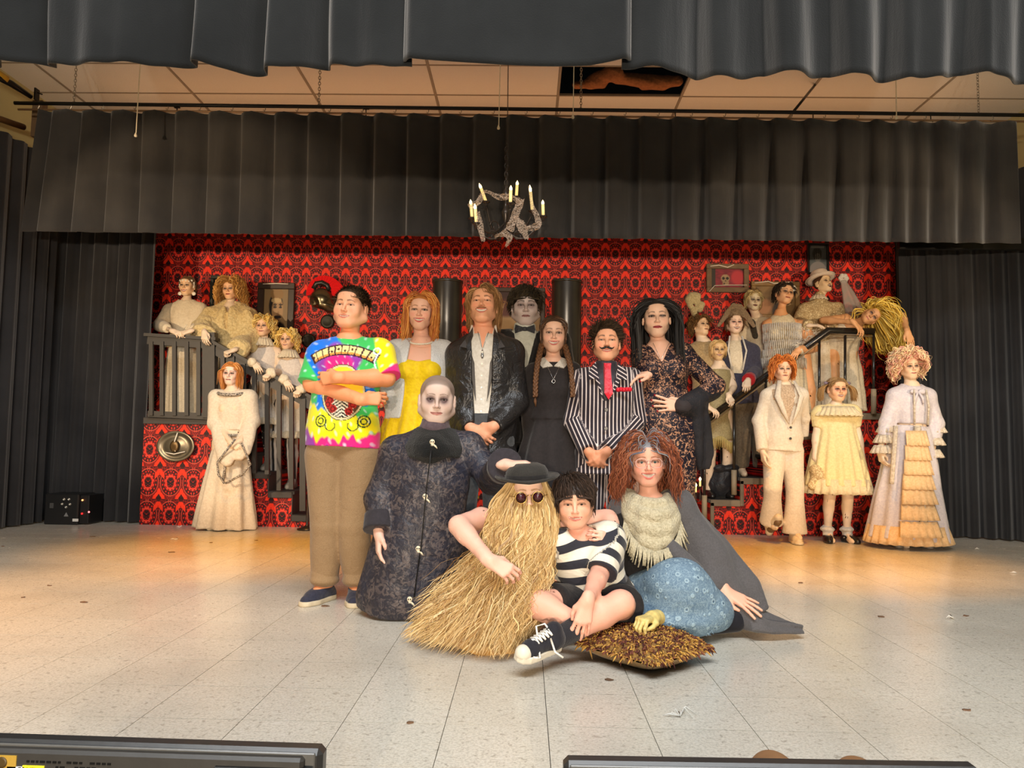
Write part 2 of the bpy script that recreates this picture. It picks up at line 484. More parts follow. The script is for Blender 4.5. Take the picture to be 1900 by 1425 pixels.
def nets(V, ax):
    ins = V < 0
    c = ins[:-1, :-1, :-1].astype(np.int8)
    tot = np.zeros([s - 1 for s in V.shape], np.int8)
    for i in (0, 1):
        for j in (0, 1):
            for k in (0, 1):
                tot += ins[i:V.shape[0] - 1 + i, j:V.shape[1] - 1 + j, k:V.shape[2] - 1 + k]
    act = np.nonzero((tot > 0) & (tot < 8)); n = len(act[0])
    idx = np.full(tot.shape, -1, np.int32); idx[act] = np.arange(n)
    acc = np.zeros((n, 3), np.float32); cnt = np.zeros(n, np.float32)
    A = [a for a in act]
    xs = ax
    def corner(o): return V[A[0] + o[0], A[1] + o[1], A[2] + o[2]]
    def pos(o): return np.stack([xs[0][A[0] + o[0]], xs[1][A[1] + o[1]], xs[2][A[2] + o[2]]], 1)
    cs = [(i, j, k) for i in (0, 1) for j in (0, 1) for k in (0, 1)]
    cv = {o: corner(o) for o in cs}; cp = {o: pos(o) for o in cs}
    for o in cs:
        for a in range(3):
            if o[a] == 0:
                q = list(o); q[a] = 1; q = tuple(q)
                v0, v1 = cv[o], cv[q]; m = (v0 < 0) != (v1 < 0)
                t = np.where(m, v0 / np.where(m, v0 - v1, 1), 0)[:, None]
                acc += np.where(m[:, None], cp[o] + (cp[q] - cp[o]) * t, 0); cnt += m
    verts = acc / cnt[:, None]
    quads = []
    for a in range(3):
        b, c = (a + 1) % 3, (a + 2) % 3
        s0 = [slice(None)] * 3; s1 = [slice(None)] * 3
        s0[a] = slice(0, -1); s1[a] = slice(1, None)
        for q in (b, c):
            s0[q] = slice(1, -1); s1[q] = slice(1, -1)
        e = ins[tuple(s0)] != ins[tuple(s1)]
        I = list(np.nonzero(e)); flip = ins[tuple(s0)][tuple(I)]
        I[b] = I[b] + 1; I[c] = I[c] + 1
        def ci(db, dc):
            J = [I[0].copy(), I[1].copy(), I[2].copy()]; J[b] = J[b] + db; J[c] = J[c] + dc
            return idx[J[0], J[1], J[2]]
        q = np.stack([ci(-1, -1), ci(0, -1), ci(0, 0), ci(-1, 0)], 1)
        q[~flip] = q[~flip][:, ::-1]
        quads.append(q)
    F = np.concatenate(quads); F = F[(F >= 0).all(1)]
    return verts, F
# ------------------------------------------------------------------ people: heads, hands, bodies, hair
def rot(yaw=0, pitch=0, roll=0):
    """yaw: turns to image right, pitch: looks up, roll: tips to image right (degrees); the figure faces -Y"""
    a, b, c = map(math.radians, (yaw, pitch, roll))
    Rz = np.array([[math.cos(a), -math.sin(a), 0], [math.sin(a), math.cos(a), 0], [0, 0, 1]])
    Rx = np.array([[1, 0, 0], [0, math.cos(-b), -math.sin(-b)], [0, math.sin(-b), math.cos(-b)]])
    Ry = np.array([[math.cos(c), 0, math.sin(c)], [0, 1, 0], [-math.sin(c), 0, math.cos(c)]])
    return Rz @ Ry @ Rx

class Head:
    """c: centre (eye level, mid skull), H: chin to crown"""
    def __init__(s, c, H=0.225, yaw=0, pitch=0, roll=0, w=1.0, jaw=1.0, smile=0.0, teeth=0.0, eye=1.0, skin=(220, 170, 140),
                 lips=(180, 95, 90), brow=(70, 45, 30), browt=1.0, shadow=None, sh=0.0, scalp=None, blush=0.25, nose=1.0, hairline=0.062,
                 fat=0.0, iris=(80, 60, 45), stubble=None, contour=0.0, age=0, mouthopen=0.0, ears=True, liner=0.5, fh=0.0):
        s.__dict__.update(locals()); s.c = np.array(c, float); s.s = H / 0.225; s.R = rot(yaw, pitch, roll)
    def L(s, q): return s.c + s.s * (s.R @ np.array(q, float))
    def inv(s, p): return ((p - s.c) @ s.R) / s.s
    def mouth(s, x):
        """height of the mouth line"""
        return -0.0620 + s.smile * (x ** 2) * 11 - s.smile * 0.0015
    def prims(s):
        S = s.s; L = s.L; R = s.R; w = s.w; j = s.jaw
        E = lambda c, r, k=.02, op='u': ell(L(c), np.array(r) * S, R, k * S, op)
        C = lambda a, b, r0, r1, k=.02, op='u': cap(L(a), L(b), r0 * S, r1 * S, k * S, op)
        ft = s.fat
        out = [E((0, .012, .036), (.0765 * w, .094, .080), .02),
               E((0, -.030, -.018), (.0675 * w, .058, .082), .03),
               E((0, -.064, -.092), (.022 * j, .020, .018), .035)]
        for x in (-1, 1):
            out += [C((x * .055 * w * j, .004, -.052), (x * .019 * j, -.056, -.090), .018 + .008 * ft, .015 + .006 * ft, .032),
                    E((x * .039 * w, -.064, -.030), (.023 + .006 * ft, .020, .022 + .006 * ft), .026),
                    C((x * .050 * w, -.052, .004), (x * .046 * w, -.062, -.012), .012, .012, .02)]
        out += [C((-.034, -.080, .019), (.034, -.080, .019), .0085, .0085, .018),
                E((0, -.066, .052 + s.fh), (.050 * w, .030, .034), .03)]
        for x in (-1, 1):
            out += [E((x * .031, -.1005, -.001), (.018, .013, .0105), .012, 's'),
                    E((x * .031, -.0745, .0), (.0158, .0152, .0152), .006)]
        out += [C((0, -.086, .010), (0, -.106 - .003 * s.nose, -.030), .0068, .0088 * s.nose, .012),
                E((0, -.107 - .003 * s.nose, -.0315), (.0088 * s.nose, .008, .0078), .006),
                E((0, -.072, -.060), (.030, .020, .024), .02)]
        for x in (-1, 1):
            out += [E((x * .0115 * s.nose, -.0985, -.0345), (.0068, .0085, .0065), .006),
                    C((x * .011, -.1045, -.043), (x * .0075, -.0995, -.040), .0022, .0022, .003, 's')]
        # lips as short chains that follow the mouth line
        mw = .0265 + .007 * s.smile
        op = s.teeth * .0072 + s.mouthopen * .010
        xs = np.linspace(-1, 1, 7)
        f = lambda t: -.0905 + .0085 * abs(t) ** 2
        for sg, th in ((1, .0042), (-1, .0050)):
            for a, b in zip(xs[:-1], xs[1:]):
                za = s.mouth(a * mw) + sg * (.0028 + op * (1 - a * a)); zb = s.mouth(b * mw) + sg * (.0028 + op * (1 - b * b))
                ra = th * (1 - .55 * a * a); rb = th * (1 - .55 * b * b)
                out.append(C((a * mw, f(a), za), (b * mw, f(b), zb), ra, rb, .0035))
        if op > 0:
            out.append(E((0, -.092, s.mouth(.008)), (mw * .86, .006 if s.mouthopen == 0 else .016, max(.0015, op * .95)), .002, 's'))
            out.append(E((0, -.0705, s.mouth(.008)), (mw * .95, .0135 if s.mouthopen == 0 else .004, op + .004), .0)) 
        else:
            for a, b in zip(xs[:-1], xs[1:]):
                out.append(C((a * mw, f(a) - .0045, s.mouth(a * mw)), (b * mw, f(b) - .0045, s.mouth(b * mw)), .0012, .0012, .002, 's'))
        # eye openings
        for x in (-1, 1):
            e = .0066 * s.eye
            out.append(E((x * .031, -.0930, .0), (.0168, .0084, e), .0015, 's'))
        if s.ears:
            for x in (-1, 1):
                out += [E((x * .079 * w, .010, -.008), (.0085, .018, .031), .006), E((x * .086 * w, .006, -.004), (.006, .010, .018), .005, 's')]
        return out
    def paint(s, p, base):
        """colours for the vertices p near the head"""
        q = s.inv(p); n = len(p); x, y, z = q[:, 0], q[:, 1], q[:, 2]; ax = np.abs(x)
        col = np.array(base, float).copy()
        sk = S3(s.skin)
        front = y < -.035
        def blend(m, c): 
            m = np.clip(m, 0, 1)[:, None]; col[:] = col * (1 - m) + np.asarray(c) * m
        g = lambda cx, cz, rx, rz: np.exp(-((ax - cx) / rx) ** 2 - ((z - cz) / rz) ** 2)
        if s.blush: blend(g(.040, -.030, .018, .016) * front * s.blush, sk * np.array([1.05, .55, .55]))
        blend(np.exp(-(x / .012) ** 2 - ((z + .032) / .012) ** 2) * front * .22, sk * np.array([1.0, .6, .55]))
        if s.contour:
            blend(g(.052, -.048, .012, .024) * (y < 0) * s.contour, S3(s.shadow) if s.shadow else sk * .5)
            blend(g(.012, -.005, .006, .03) * front * s.contour * .6, S3(s.shadow) if s.shadow else sk * .5)
        if s.sh and s.shadow is not None:
            blend(np.clip(g(.031, -.003, .021, .019) * 1.35, 0, 1) * front * s.sh, S3(s.shadow))
        if s.stubble is not None:
            m = ((z < -.035) & (y < -.02)) * (.55 + .3 * np.sin(x * 900) * np.sin(z * 800)); m = m * np.clip((ax * 0 + 1), 0, 1)
            blend(m * .30 * (np.abs(z + .045) < .05) * np.clip(((ax - .0) < .06), 0, 1), S3(s.stubble))
        # lids, brows
        r = np.sqrt(((ax - .031) / .0175) ** 2 + ((z - .0005) / (.0070 * s.eye + .0020)) ** 2)
        blend(((r < 1.14) & (y < -.06) & (z > -.002)) * (.35 + .6 * s.liner), S3(35, 22, 18))
        blend(((r < 1.14) & (y < -.06) & (z <= -.002)) * (.55 * s.liner), S3(60, 38, 32))
        bz = .0225 + .003 * np.sin((ax - .014) / .034 * PI) - .0035 * np.clip((ax - .034) / .018, 0, 1)
        bt = .0036 * s.browt * np.clip(1.25 - (ax - .012) / .040, .35, 1)
        m = np.clip(1.4 - np.abs(z - bz) / bt, 0, 1) * (ax > .011) * (ax < .050) * front
        blend(m * (.85), S3(s.brow))
        # lips, teeth
        mw = .0275 + .007 * s.smile; op = s.teeth * .0072 + s.mouthopen * .010
        t = np.clip(ax / mw, 0, 1.3); zm = s.mouth(x); hh = op * (1 - t * t)
        dz = z - zm; lipu = hh + .0058 * np.sqrt(np.clip(1 - t * t, 0, 1)); lipl = hh + .0088 * np.sqrt(np.clip(1 - t * t, 0, 1))
        inm = (y < -.062) & (t < 1)
        blend(inm & (dz < lipu) & (dz > -lipl), S3(s.lips))
        if op > 0:
            ins = inm & (np.abs(dz) < hh * .92)
            blend(ins, S3(45, 18, 16) if s.mouthopen else S3(222, 212, 196))
            if s.mouthopen: blend(ins & (dz > hh * .35), S3(215, 205, 188))
            else:
                tooth = (np.abs(((x / .0068) % 1) - .5) > .44)
                blend(ins & tooth, S3(165, 145, 130)); blend(inm & (t > .86) & (np.abs(dz) < hh + .001), S3(90, 40, 36))
        else: blend(inm & (np.abs(dz) < .0013), S3(s.lips) * .35)
        # scalp colour
        if s.scalp is not None:
            f = np.where(y < .02, z - (s.hairline - (y + .085) * .78 - np.clip(ax - .04, 0, 1) * .35), z + .066)
            f = np.where((ax > .073 * s.w) & (np.abs(y - .008) < .03) & (np.abs(z + .008) < .034), -1, f)
            if s.age: blend(np.clip(f / .012 + .3, 0, 1) * .8, S3(s.scalp))
            else: blend(np.clip(f / .004 + .5, 0, 1), S3(s.scalp))
        return np.clip(col, 0, 1)

FISTS = {'relax': (.32, .45, .35), 'flat': (.06, .10, .06), 'fist': (1.35, 1.45, .9), 'grip': (.75, 1.05, .7), 'soft': (.55, .6, .45), 'drape': (.35, .25, .15)}
def hand(w, d, n, side, s=1.0, pose='relax', spread=0.10, nails=None):
    """w wrist point, d direction of the fingers, n normal out of the palm, side 'r' (the person's right) or 'l'"""
    f = unit(d); n = unit(np.array(n, float) - f * (np.array(n, float) @ f)); t = np.cross(f, n) if side == 'r' else np.cross(n, f)
    w = np.array(w, float); Q = lambda a, b, c: w + s * (f * a + t * b + n * c)
    out = []; tips = []
    out.append(cap(Q(-.02, 0, 0), Q(.012, 0, 0), .024 * s, .025 * s, .015, flat=(n, .72)))
    c0, c1, c2 = FISTS[pose]
    lens = [(.040, .024, .020), (.044, .028, .021), (.041, .026, .020), (.032, .020, .018)]
    for i, (l0, l1, l2) in enumerate(lens):
        off = (.028, .0095, -.0095, -.027)[i]; kx = (.088, .092, .087, .078)[i]
        out.append(cap(Q(.012, off * .55, 0), Q(kx, off, 0), .0135 * s, .0108 * s, .012))
        a = (1.5 - i) * spread; th = c0 + (.08 * i if pose in ('grip', 'fist', 'soft', 'relax') else .02 * i)
        p = np.array([kx, off, 0.]); rad = (.0088, .0090, .0086, .0076)[i]
        for k, (ln, dc) in enumerate(((l0, 0), (l1, c1), (l2, c2))):
            th += dc
            q = p + ln * np.array([math.cos(th) * math.cos(a), math.cos(th) * math.sin(a), math.sin(th)])
            r0 = rad * (1 - .09 * k); out.append(cap(Q(*p), Q(*q), r0 * s, r0 * .9 * s, .0035)); p = q
        tips.append(Q(*p))
    tc = .25 if pose in ('flat', 'drape') else .55
    p0 = (.014, .018, .004); p1 = (.040, .040 if pose != 'fist' else .036, .014); p2 = (.066, .050 - .018 * tc, .016 + .018 * tc); p3 = (.088, .050 - .040 * tc, .018 + .030 * tc)
    out += [cap(Q(*p0), Q(*p1), .016 * s, .0125 * s, .012), cap(Q(*p1), Q(*p2), .0112 * s, .0098 * s, .004), cap(Q(*p2), Q(*p3), .0095 * s, .0080 * s, .0035)]
    tips.append(Q(*p3))
    pts = np.array([q for p in out for q in (p.lo, p.hi)])
    return out, (pts.min(0) - .006, pts.max(0) + .006), tips

EYE = {}
def eye_mesh(iris):
    if iris in EYE: return EYE[iris]
    m = MB(); m.sphere((0, 0, 0), 1.0, 20, 16, R=np.array([[1, 0, 0], [0, 0, -1], [0, 1, 0]]))
    v = np.concatenate(m.v); o = mk('eye', v, m.f, EYEMAT, None)
    d = np.degrees(np.arccos(np.clip(-v[:, 1], -1, 1)))
    c = np.where((d < 13)[:, None], S3(8, 6, 6), np.where((d < 27)[:, None], S3(iris), S3(205, 196, 186)))
    a = o.data.color_attributes.new('Col', 'FLOAT_COLOR', 'POINT'); cc = np.ones((len(v), 4), np.float32); cc[:, :3] = c
    a.data.foreach_set('color', cc.ravel())
    EYE[iris] = o.data; bpy.data.objects.remove(o); return EYE[iris]

class Sk:
    """skeleton of a person; l / r in joint names are sides of the picture"""
    def __init__(s, **k): s.__dict__.update(k)
def stand(u, v_head, d, S=1.65, zf=0.0, sh=.19, lean=0.0, hipw=.085, foot=.10, x0=None, ground_x=None, depth_feet=0.0):
    """upright skeleton: u is the pixel column of the neck, v_head the pixel row of the crown, d the depth; feet on level zf"""
    top = P(u, v_head, d); st = top[2] - zf; k = st / 1.7
    x = top[0]; gx = x if ground_x is None else P(ground_x, 900, d)[0]
    z = lambda f: zf + st * f
    J = Sk(k=k, st=st, zf=zf, d=d, x=x)
    J.nk = np.array([x, d + .01, z(.845)]); J.ch = np.array([x, d, z(.80)])
    J.pv = np.array([gx * .7 + x * .3, d + .0, z(.50)])
    for n, sg in (('l', -1), ('r', 1)):
        setattr(J, 's' + n, np.array([x + sg * sh * k, d + .01, z(.812)]))
        setattr(J, 'e' + n, np.array([x + sg * (sh + .06) * k, d + .0, z(.63)]))
        setattr(J, 'w' + n, np.array([x + sg * (sh + .05) * k, d - .06, z(.49)]))
        setattr(J, 'h' + n, np.array([gx * .7 + x * .3 + sg * hipw * k, d, z(.52)]))
        setattr(J, 'k' + n, np.array([gx + sg * (hipw + foot) * .5 * k, d - .02, z(.28)]))
        setattr(J, 'a' + n, np.array([gx + sg * foot * k, d + .03 - depth_feet, zf + .075 * k]))
    return J

def torso_tab(sex, g=1.0, c=0.0, k=1.0):
    if sex == 'm':
        T = [(-.06, .150, .112), (.10, .165, .118), (.30, .150, .108), (.42, .140, .104), (.62, .160, .112), (.80, .170, .108), (.90, .135, .085), (.97, .070, .066), (1.02, .056, .058)]
    elif sex == 'f':
        T = [(-.06, .150, .112), (.10, .168, .120), (.30, .140, .100), (.44, .118, .088), (.62, .136, .102), (.78, .146, .098), (.90, .112, .074), (.97, .055, .052), (1.02, .048, .050)]
    else:
        T = [(-.06, .120, .095), (.10, .130, .100), (.30, .118, .092), (.44, .112, .088), (.62, .122, .090), (.80, .130, .085), (.90, .100, .068), (.97, .052, .048), (1.02, .043, .044)]
    out = []
    for t, a, b in T:
        gg = g if t < .85 else 1 + (g - 1) * .35
        out.append((t, a * k * gg + c, b * k * gg + c))
    return out
def arm_prims(J, n, g=1.0, c=0.0, lo=0, hi=1.0, k=.02):
    s, e, w = getattr(J, 's' + n), getattr(J, 'e' + n), getattr(J, 'w' + n); q = J.k * g
    r = [.050 * q + c, .040 * q + c, .033 * q + c, .026 * q + c * .8]
    o = [cap(s, e, r[0], r[1], k)]
    m = e + (w - e) * .25
    o += [cap(e, m, r[1], .041 * q + c, k), cap(m, w, .041 * q + c, r[3], k)]
    return o
def leg_prims(J, n, g=1.0, c=0.0, k=.03):
    h, kn, a = getattr(J, 'h' + n), getattr(J, 'k' + n), getattr(J, 'a' + n); q = J.k * g
    m = kn + (a - kn) * .28 + np.array([0, .012, 0]) * (abs(unit(a - kn)[2]) > .6)
    return [cap(h, kn, .085 * q + c, .056 * q + c, k), cap(kn, m, .054 * q + c, .056 * q + c, k), cap(m, a, .056 * q + c, .037 * q + c, k)]
def foot_prims(J, n, dirv=None, c=0.0):
    a = getattr(J, 'a' + n); q = J.k; f = unit(dirv if dirv is not None else (0, -1, 0))
    zf = a[2] - .075 * q; heel = a - f * .035 * q; heel[2] = zf + .032 * q
    ball = a + f * .115 * q; ball[2] = zf + .026 * q; toe = a + f * .165 * q; toe[2] = zf + .022 * q
    return [cap(a, heel, .036 * q + c, .032 * q + c, .02), cap(heel, ball, .033 * q + c, .034 * q + c, .02), cap(a + f * .02, ball, .036 * q + c, .026 * q + c, .03), cap(ball, toe, .036 * q + c, .026 * q + c, .015)]
def shoe(par, J, n, mat, dirv=None, c=.006, sole=None, h=.006, name='shoe', top=.085, kids=True, low=None, laces=None):
    """shoe with a sole; opening at the ankle"""
    a = getattr(J, 'a' + n); q = J.k; zf = a[2] - .075 * q; f = unit(dirv if dirv is not None else (0, -1, 0))
    pr = foot_prims(J, n, dirv, c)
    pr.append(slab((0, 0, 1), zf + top * q)); pr.append(slab((0, 0, -1), -(zf + .002)))
    if low is not None:
        pr.append(ell(a + f * .03 * q + np.array([0, 0, .025 * q]), (.04 * q, .065 * q, .045 * q), None, .004, 's'))
    v, F = solve(pr, h); o = mk(name, v, F, mat, par)
    if sole is not None:
        pr = [cap(a - f * .035 * q + (0, 0, zf + .012 - a[2]), a + f * .115 * q + (0, 0, zf + .012 - a[2]), .040 * q + c, .042 * q + c, .02), cap(a + f * .115 * q + (0, 0, zf + .012 - a[2]), a + f * .165 * q + (0, 0, zf + .012 - a[2]), .042 * q + c, .033 * q + c, .02),
              slab((0, 0, 1), zf + .026 * q), slab((0, 0, -1), -(zf))]
        v, F = solve(pr, h); mk('sole', v, F, sole, o)
    if laces is not None:
        b = MB(); sd = np.cross(f, (0, 0, 1))
        for i in range(5):
            t = .045 + .018 * i; zz = a[2] - .010 * q - .0085 * i + .004
            c0 = a + f * t * q; 
            for sg in (-1, 1):
                p0 = c0 - sd * .020 * sg; p1 = c0 + sd * .020 * sg + f * .014; p0[2] = zz - .002; p1[2] = zz - .010; mid = (p0 + p1) / 2; mid[2] += .010
                b.tube([p0, mid, p1], .0028, 5)
        b.build('laces', laces, o, smooth=True, kind='stuff')
    return o

def person(label, J, H, skin=(220, 170, 140), sex='f', g=1.0, arms=1.0, hands=(), legs=True, feet=True, hh=.0033, hc=.0046, h=.014, group=None,
           bust=0.0, loc=None, paintx=None, footdir=(None, None), neck=1.0, bodyk=None, legg=1.0):
    """the figure: an empty with one continuous body (fine at head and hands) and the eyes"""
    root = thing('person', label, 'person', loc if loc is not None else (J.pv[0], J.pv[1], J.zf), group)
    pr = []
    rt = unit(J.sr - J.sl)
    pr.append(loft(J.pv, J.nk, torso_tab(sex, g, 0, J.k), rt, .03))
    nb = H.L((0, .018, -.075)); q = J.k
    pr.append(cap(J.nk + (0, .0, -.02), nb, (.052 if sex == 'm' else .046) * q * neck, (.048 if sex == 'm' else .042) * q * neck, .035))
    for n in 'lr':
        s = getattr(J, 's' + n); pr.append(cap(J.nk + (0, .01, -.03 * q), s, .038 * q, .047 * q, .04))
        pr += arm_prims(J, n, arms)
        if legs: pr += leg_prims(J, n, legg)
        if legs and feet: pr += foot_prims(J, n, footdir[0 if n == 'l' else 1])
    if bust:
        for x in (-1, 1): pr.append(ell(J.pv + (J.nk - J.pv) * .68 + rt * .062 * q * x + (0, -.075 * q, 0), (.055 * q * bust, .05 * q * bust, .055 * q * bust), None, .04))
    hp = H.prims(); pr += hp
    hp[0]  # the skull
    e = .145 * H.s
    fine = [((H.c - e * np.array([.62, .85, .82])), (H.c + e * np.array([.62, .85, .86])), hh)]; kz = e * np.array([.05, .05, .35])
    tips = []
    for hd in hands:
        if hd.get('n') is None: continue
        w = getattr(J, 'w' + hd['a'])
        side = hd.get('side', 'r' if hd['a'] == 'l' else 'l')
        ps, box, tp = hand(w, hd['d'], hd['n'], side, hd.get('s', J.k * .98), hd.get('pose', 'relax'), hd.get('spread', .10))
        pr += ps; fine.append((box[0], box[1], hc)); tips.append((tp, hd))
    v, F = solve(pr, h, fine); v, F = cluster(v, F, [(f[0] - (kz if i == 0 else 0), f[1]) for i, f in enumerate(fine)], h * .85)
    sk = S3(skin)
    n3 = np.sin(v[:, 0] * 40 + 1) * np.sin(v[:, 1] * 37) * np.sin(v[:, 2] * 43)
    col = sk[None] * (1 + .04 * n3[:, None])
    near = np.linalg.norm(v - H.c, axis=1) < .16 * H.s
    H.skin = H.skin if H.skin is not None else skin
    base = col[near] * 0 + S3(H.skin)[None] * (1 + .03 * n3[near][:, None])
    # the face may be made up paler than the body
    qn = H.inv(v[near]); w = np.clip((qn[:, 2] + .125) / .03, 0, 1)[:, None]
    base = base * w + col[near] * (1 - w)
    col[near] = H.paint(v[near], base)
    for tp, hd in tips:
        if hd.get('nails') is not None:
            for t in tp: col[np.linalg.norm(v - t, axis=1) < .0085] = S3(hd['nails'])
    if paintx is not None: col = paintx(v, col)
    b = mk('body', v, F, SKIN, root, col=col)
    for x in (-1, 1):
        eo = bpy.data.objects.new('eye', eye_mesh(tuple(H.iris))); COL.objects.link(eo); eo.parent = root
        M = Matrix([list(r) for r in H.R]).to_4x4()
        eo.matrix_local = Matrix.Translation(Vector(H.L((x * .031, -.0745, 0)) - np.array(root.location))) @ M @ Matrix.Scale(.0136 * H.s, 4)
    root['_'] = 0; del root['_']
    return root

# ---- hair
def strands(paths, rad, sides=3, taper=.35):
    """paths (n, m, 3) -> one mesh of tapered locks"""
    n, m, _ = paths.shape
    T = np.gradient(paths, axis=1); T /= np.linalg.norm(T, axis=2, keepdims=True) + 1e-9
    ref = np.array([.3, -1, .2]); A = np.cross(T, ref); A /= np.linalg.norm(A, axis=2, keepdims=True) + 1e-9
    B = np.cross(T, A)
    if sides == 2:   # flat lock turned a little at random
        w = np.sin(np.arange(n) * 7.3)[:, None, None] * .7; A = A * np.cos(w) + B * np.sin(w)
    t = np.linspace(0, 1, m); prof = np.minimum(1, .55 + 2.2 * t) * (1 - (1 - taper) * t ** 2)
    prof[-1] *= .25
    r = (np.broadcast_to(np.asarray(rad, float).reshape(-1, 1), (n, 1)) * prof[None])[:, :, None]
    V = np.stack([paths + r * (A * math.cos(2 * PI * j / sides) + B * math.sin(2 * PI * j / sides)) for j in range(sides)], 2).reshape(-1, 3)
    i = np.arange(n)[:, None, None] * m * sides; a = np.arange(m - 1)[None, :, None] * sides; j = np.arange(sides)[None, None, :]; j2 = (j + 1) % sides
    F = np.stack([i + a + j, i + a + j2, i + a + sides + j2, i + a + sides + j], -1)
    if sides == 2: F = F[:, :, :1]
    return V, F.reshape(-1, 4)
def hair(par, H, mat, n=500, length=.12, rad=.0035, seg=10, part=0.0, curl=0.0, curlf=60.0, wave=0.0, lift=.006, drop=1.0, back=.0, colors=None,
         hairline=None, vol=0.0, seed=1, front=True, name='hair', flow=None, lenvar=.3, zmin=-.07, ymin=None, keep=None, spike=0.0, sweep=0.0, avoid=None, face=True,
         out=0.0, side_w=1.0, wmax=.105, ymaxb=.16, facez=.045):
    """locks rooted on the scalp; they follow the skull and then fall. Head coordinates: x to image right, y backwards, z up"""
    n = int(n * .66); rad = rad * 1.12; r = np.random.default_rng(seed)
    hl = H.hairline if hairline is None else hairline
    # roots on the skull ellipsoid
    th = r.uniform(0, 2 * PI, n * 6); cz = r.uniform(-.75, 1, n * 6)
    st = np.sqrt(1 - cz ** 2); C = np.array([0, .012, .036]); Rr = np.array([.0765 * H.w, .094, .080])
    u = np.stack([st * np.cos(th), st * np.sin(th), cz], 1); p = C + u * Rr
    lim = np.where(p[:, 1] < .02, hl - (p[:, 1] + .085) * .78 - np.clip(np.abs(p[:, 0]) - .04, 0, 1) * .35, zmin)
    ok = p[:, 2] > lim
    ear = (np.abs(p[:, 0]) > .063 * H.w) & (np.abs(p[:, 1] - .008) < .024) & (p[:, 2] < .012)
    ok &= ~ear
    if keep is not None: ok &= keep(p)
    p = p[ok][:n]; n = len(p)
    px = p[:, 0] - part
    up = np.array([0, 0, 1.0]); N = (p - C) / Rr ** 2; N /= np.linalg.norm(N, axis=1, keepdims=True)
    D = np.stack([np.sign(px) * 1.0 * side_w + sweep, np.full(n, back), -.35 * np.ones(n)], 1)
    if flow is not None: D = flow(p, N, r)
    D = D - N * (D * N).sum(1, keepdims=True); D /= np.linalg.norm(D, axis=1, keepdims=True) + 1e-9
    ln = length * (1 + lenvar * r.uniform(-1, 1, n)); step = ln / (seg - 1)
    Q = [p + N * .001]; q = Q[0].copy(); v = D + N * (.25 + vol)
    v /= np.linalg.norm(v, axis=1, keepdims=True)
    ph = r.uniform(0, 2 * PI, n); am = r.uniform(.5, 1.2, n)
    lf = lift * r.uniform(.3, 1.3, n); am0 = r.uniform(0, 1, n)
    for i in range(1, seg):
        tt = i / seg; g = np.array([0, 0, -1.0]) * (.22 + .8 * tt) * drop
        v = v * .8 + g[None] * (1.0 if not spike else 1 - spike) + r.normal(size=(n, 3)) * .05 + D * (.32 * (1 - tt) ** 3)
        v /= np.linalg.norm(v, axis=1, keepdims=True)
        q = q + v * step[:, None]
        # stay outside the skull and the face sides
        for (cc, rr, ex) in ((C, Rr, 0), (np.array([0, -.025, -.025]), np.array([.064 * H.w, .066, .085]), 0)):
            w = (q - cc) / (rr + lf[:, None]); k = np.linalg.norm(w, axis=1)
            m = k < 1; q[m] = cc + (q[m] - cc) / k[m][:, None]
        w = np.hypot(q[:, 0], q[:, 1] - .02); m = (w < .058) & (q[:, 2] < -.06)
        q[m, 0] *= (.058 / w[m]); q[m, 1] = .02 + (q[m, 1] - .02) * (.058 / w[m])
        wl = wmax * (.72 + .42 * am0); low = np.clip((.06 - q[:, 2]) / .06, 0, 1)
        ov = np.maximum(0, np.abs(q[:, 0]) - wl) * low; q[:, 0] -= np.sign(q[:, 0]) * ov * .7
        oy = np.maximum(0, q[:, 1] - ymaxb) * low; q[:, 1] -= oy * .7
        if face:   # the face stays clear
            m = (q[:, 1] < -.045) & (q[:, 2] < facez) & (np.abs(q[:, 0]) < .069 * H.w); q[m, 0] = np.where(q[m, 0] < 0, -1, 1) * (.069 * H.w + .006 * am0[m])
        if avoid is not None: q = avoid(q)
        Q.append(q.copy()); v = np.where((np.linalg.norm(Q[-1] - Q[-2], axis=1) > 1e-6)[:, None], .5 * v + .5 * (Q[-1] - Q[-2]) / (step[:, None] + 1e-9), v)
    W = np.stack(Q, 1)
    t = np.linspace(0, 1, seg)[None]; arc = t * ln[:, None]
    if curl or wave:
        T = np.gradient(W, axis=1); T /= np.linalg.norm(T, axis=2, keepdims=True) + 1e-9
        Nn = np.repeat(N[:, None], seg, 1); A = np.cross(T, Nn); A /= np.linalg.norm(A, axis=2, keepdims=True) + 1e-9
        a = (curl * am)[:, None] * np.minimum(1, t * 3); w2 = arc * curlf + ph[:, None]
        W = W + A * (a * np.sin(w2))[..., None] + Nn * (a * (1 + np.cos(w2)))[..., None]
        W = W + A * ((wave * am)[:, None] * t * np.sin(arc * 28 + ph[:, None] * .3))[..., None]
    if out: W = W + np.repeat(N[:, None], seg, 1) * (out * np.sin(t * PI * .8) * am[:, None])[..., None]
    n_, m_, _ = W.shape
    Ww = H.c + H.s * (W.reshape(-1, 3) @ H.R.T)
    sd = 2 if rad < .0045 else 4
    V, F = strands(Ww.reshape(n_, m_, 3), rad * H.s * r.uniform(.7, 1.4, n_), sd)
    cs = np.array([S3(c) for c in (colors or [(90, 60, 40)])]); pick = cs[r.integers(0, len(cs), n_)] * r.uniform(.75, 1.15, (n_, 1))
    col = np.repeat(pick, m_ * sd, 0)
    o = mk(name, V, F, mat, par, col=col, kind=None)
    return o
def blob(par, name, prims, h, mat, col=None, wob=None, **k):
    v, F = solve(prims, h, wob=wob)
    c = col(v) if callable(col) else None
    return mk(name, v, F, mat, par, col=c, **k)
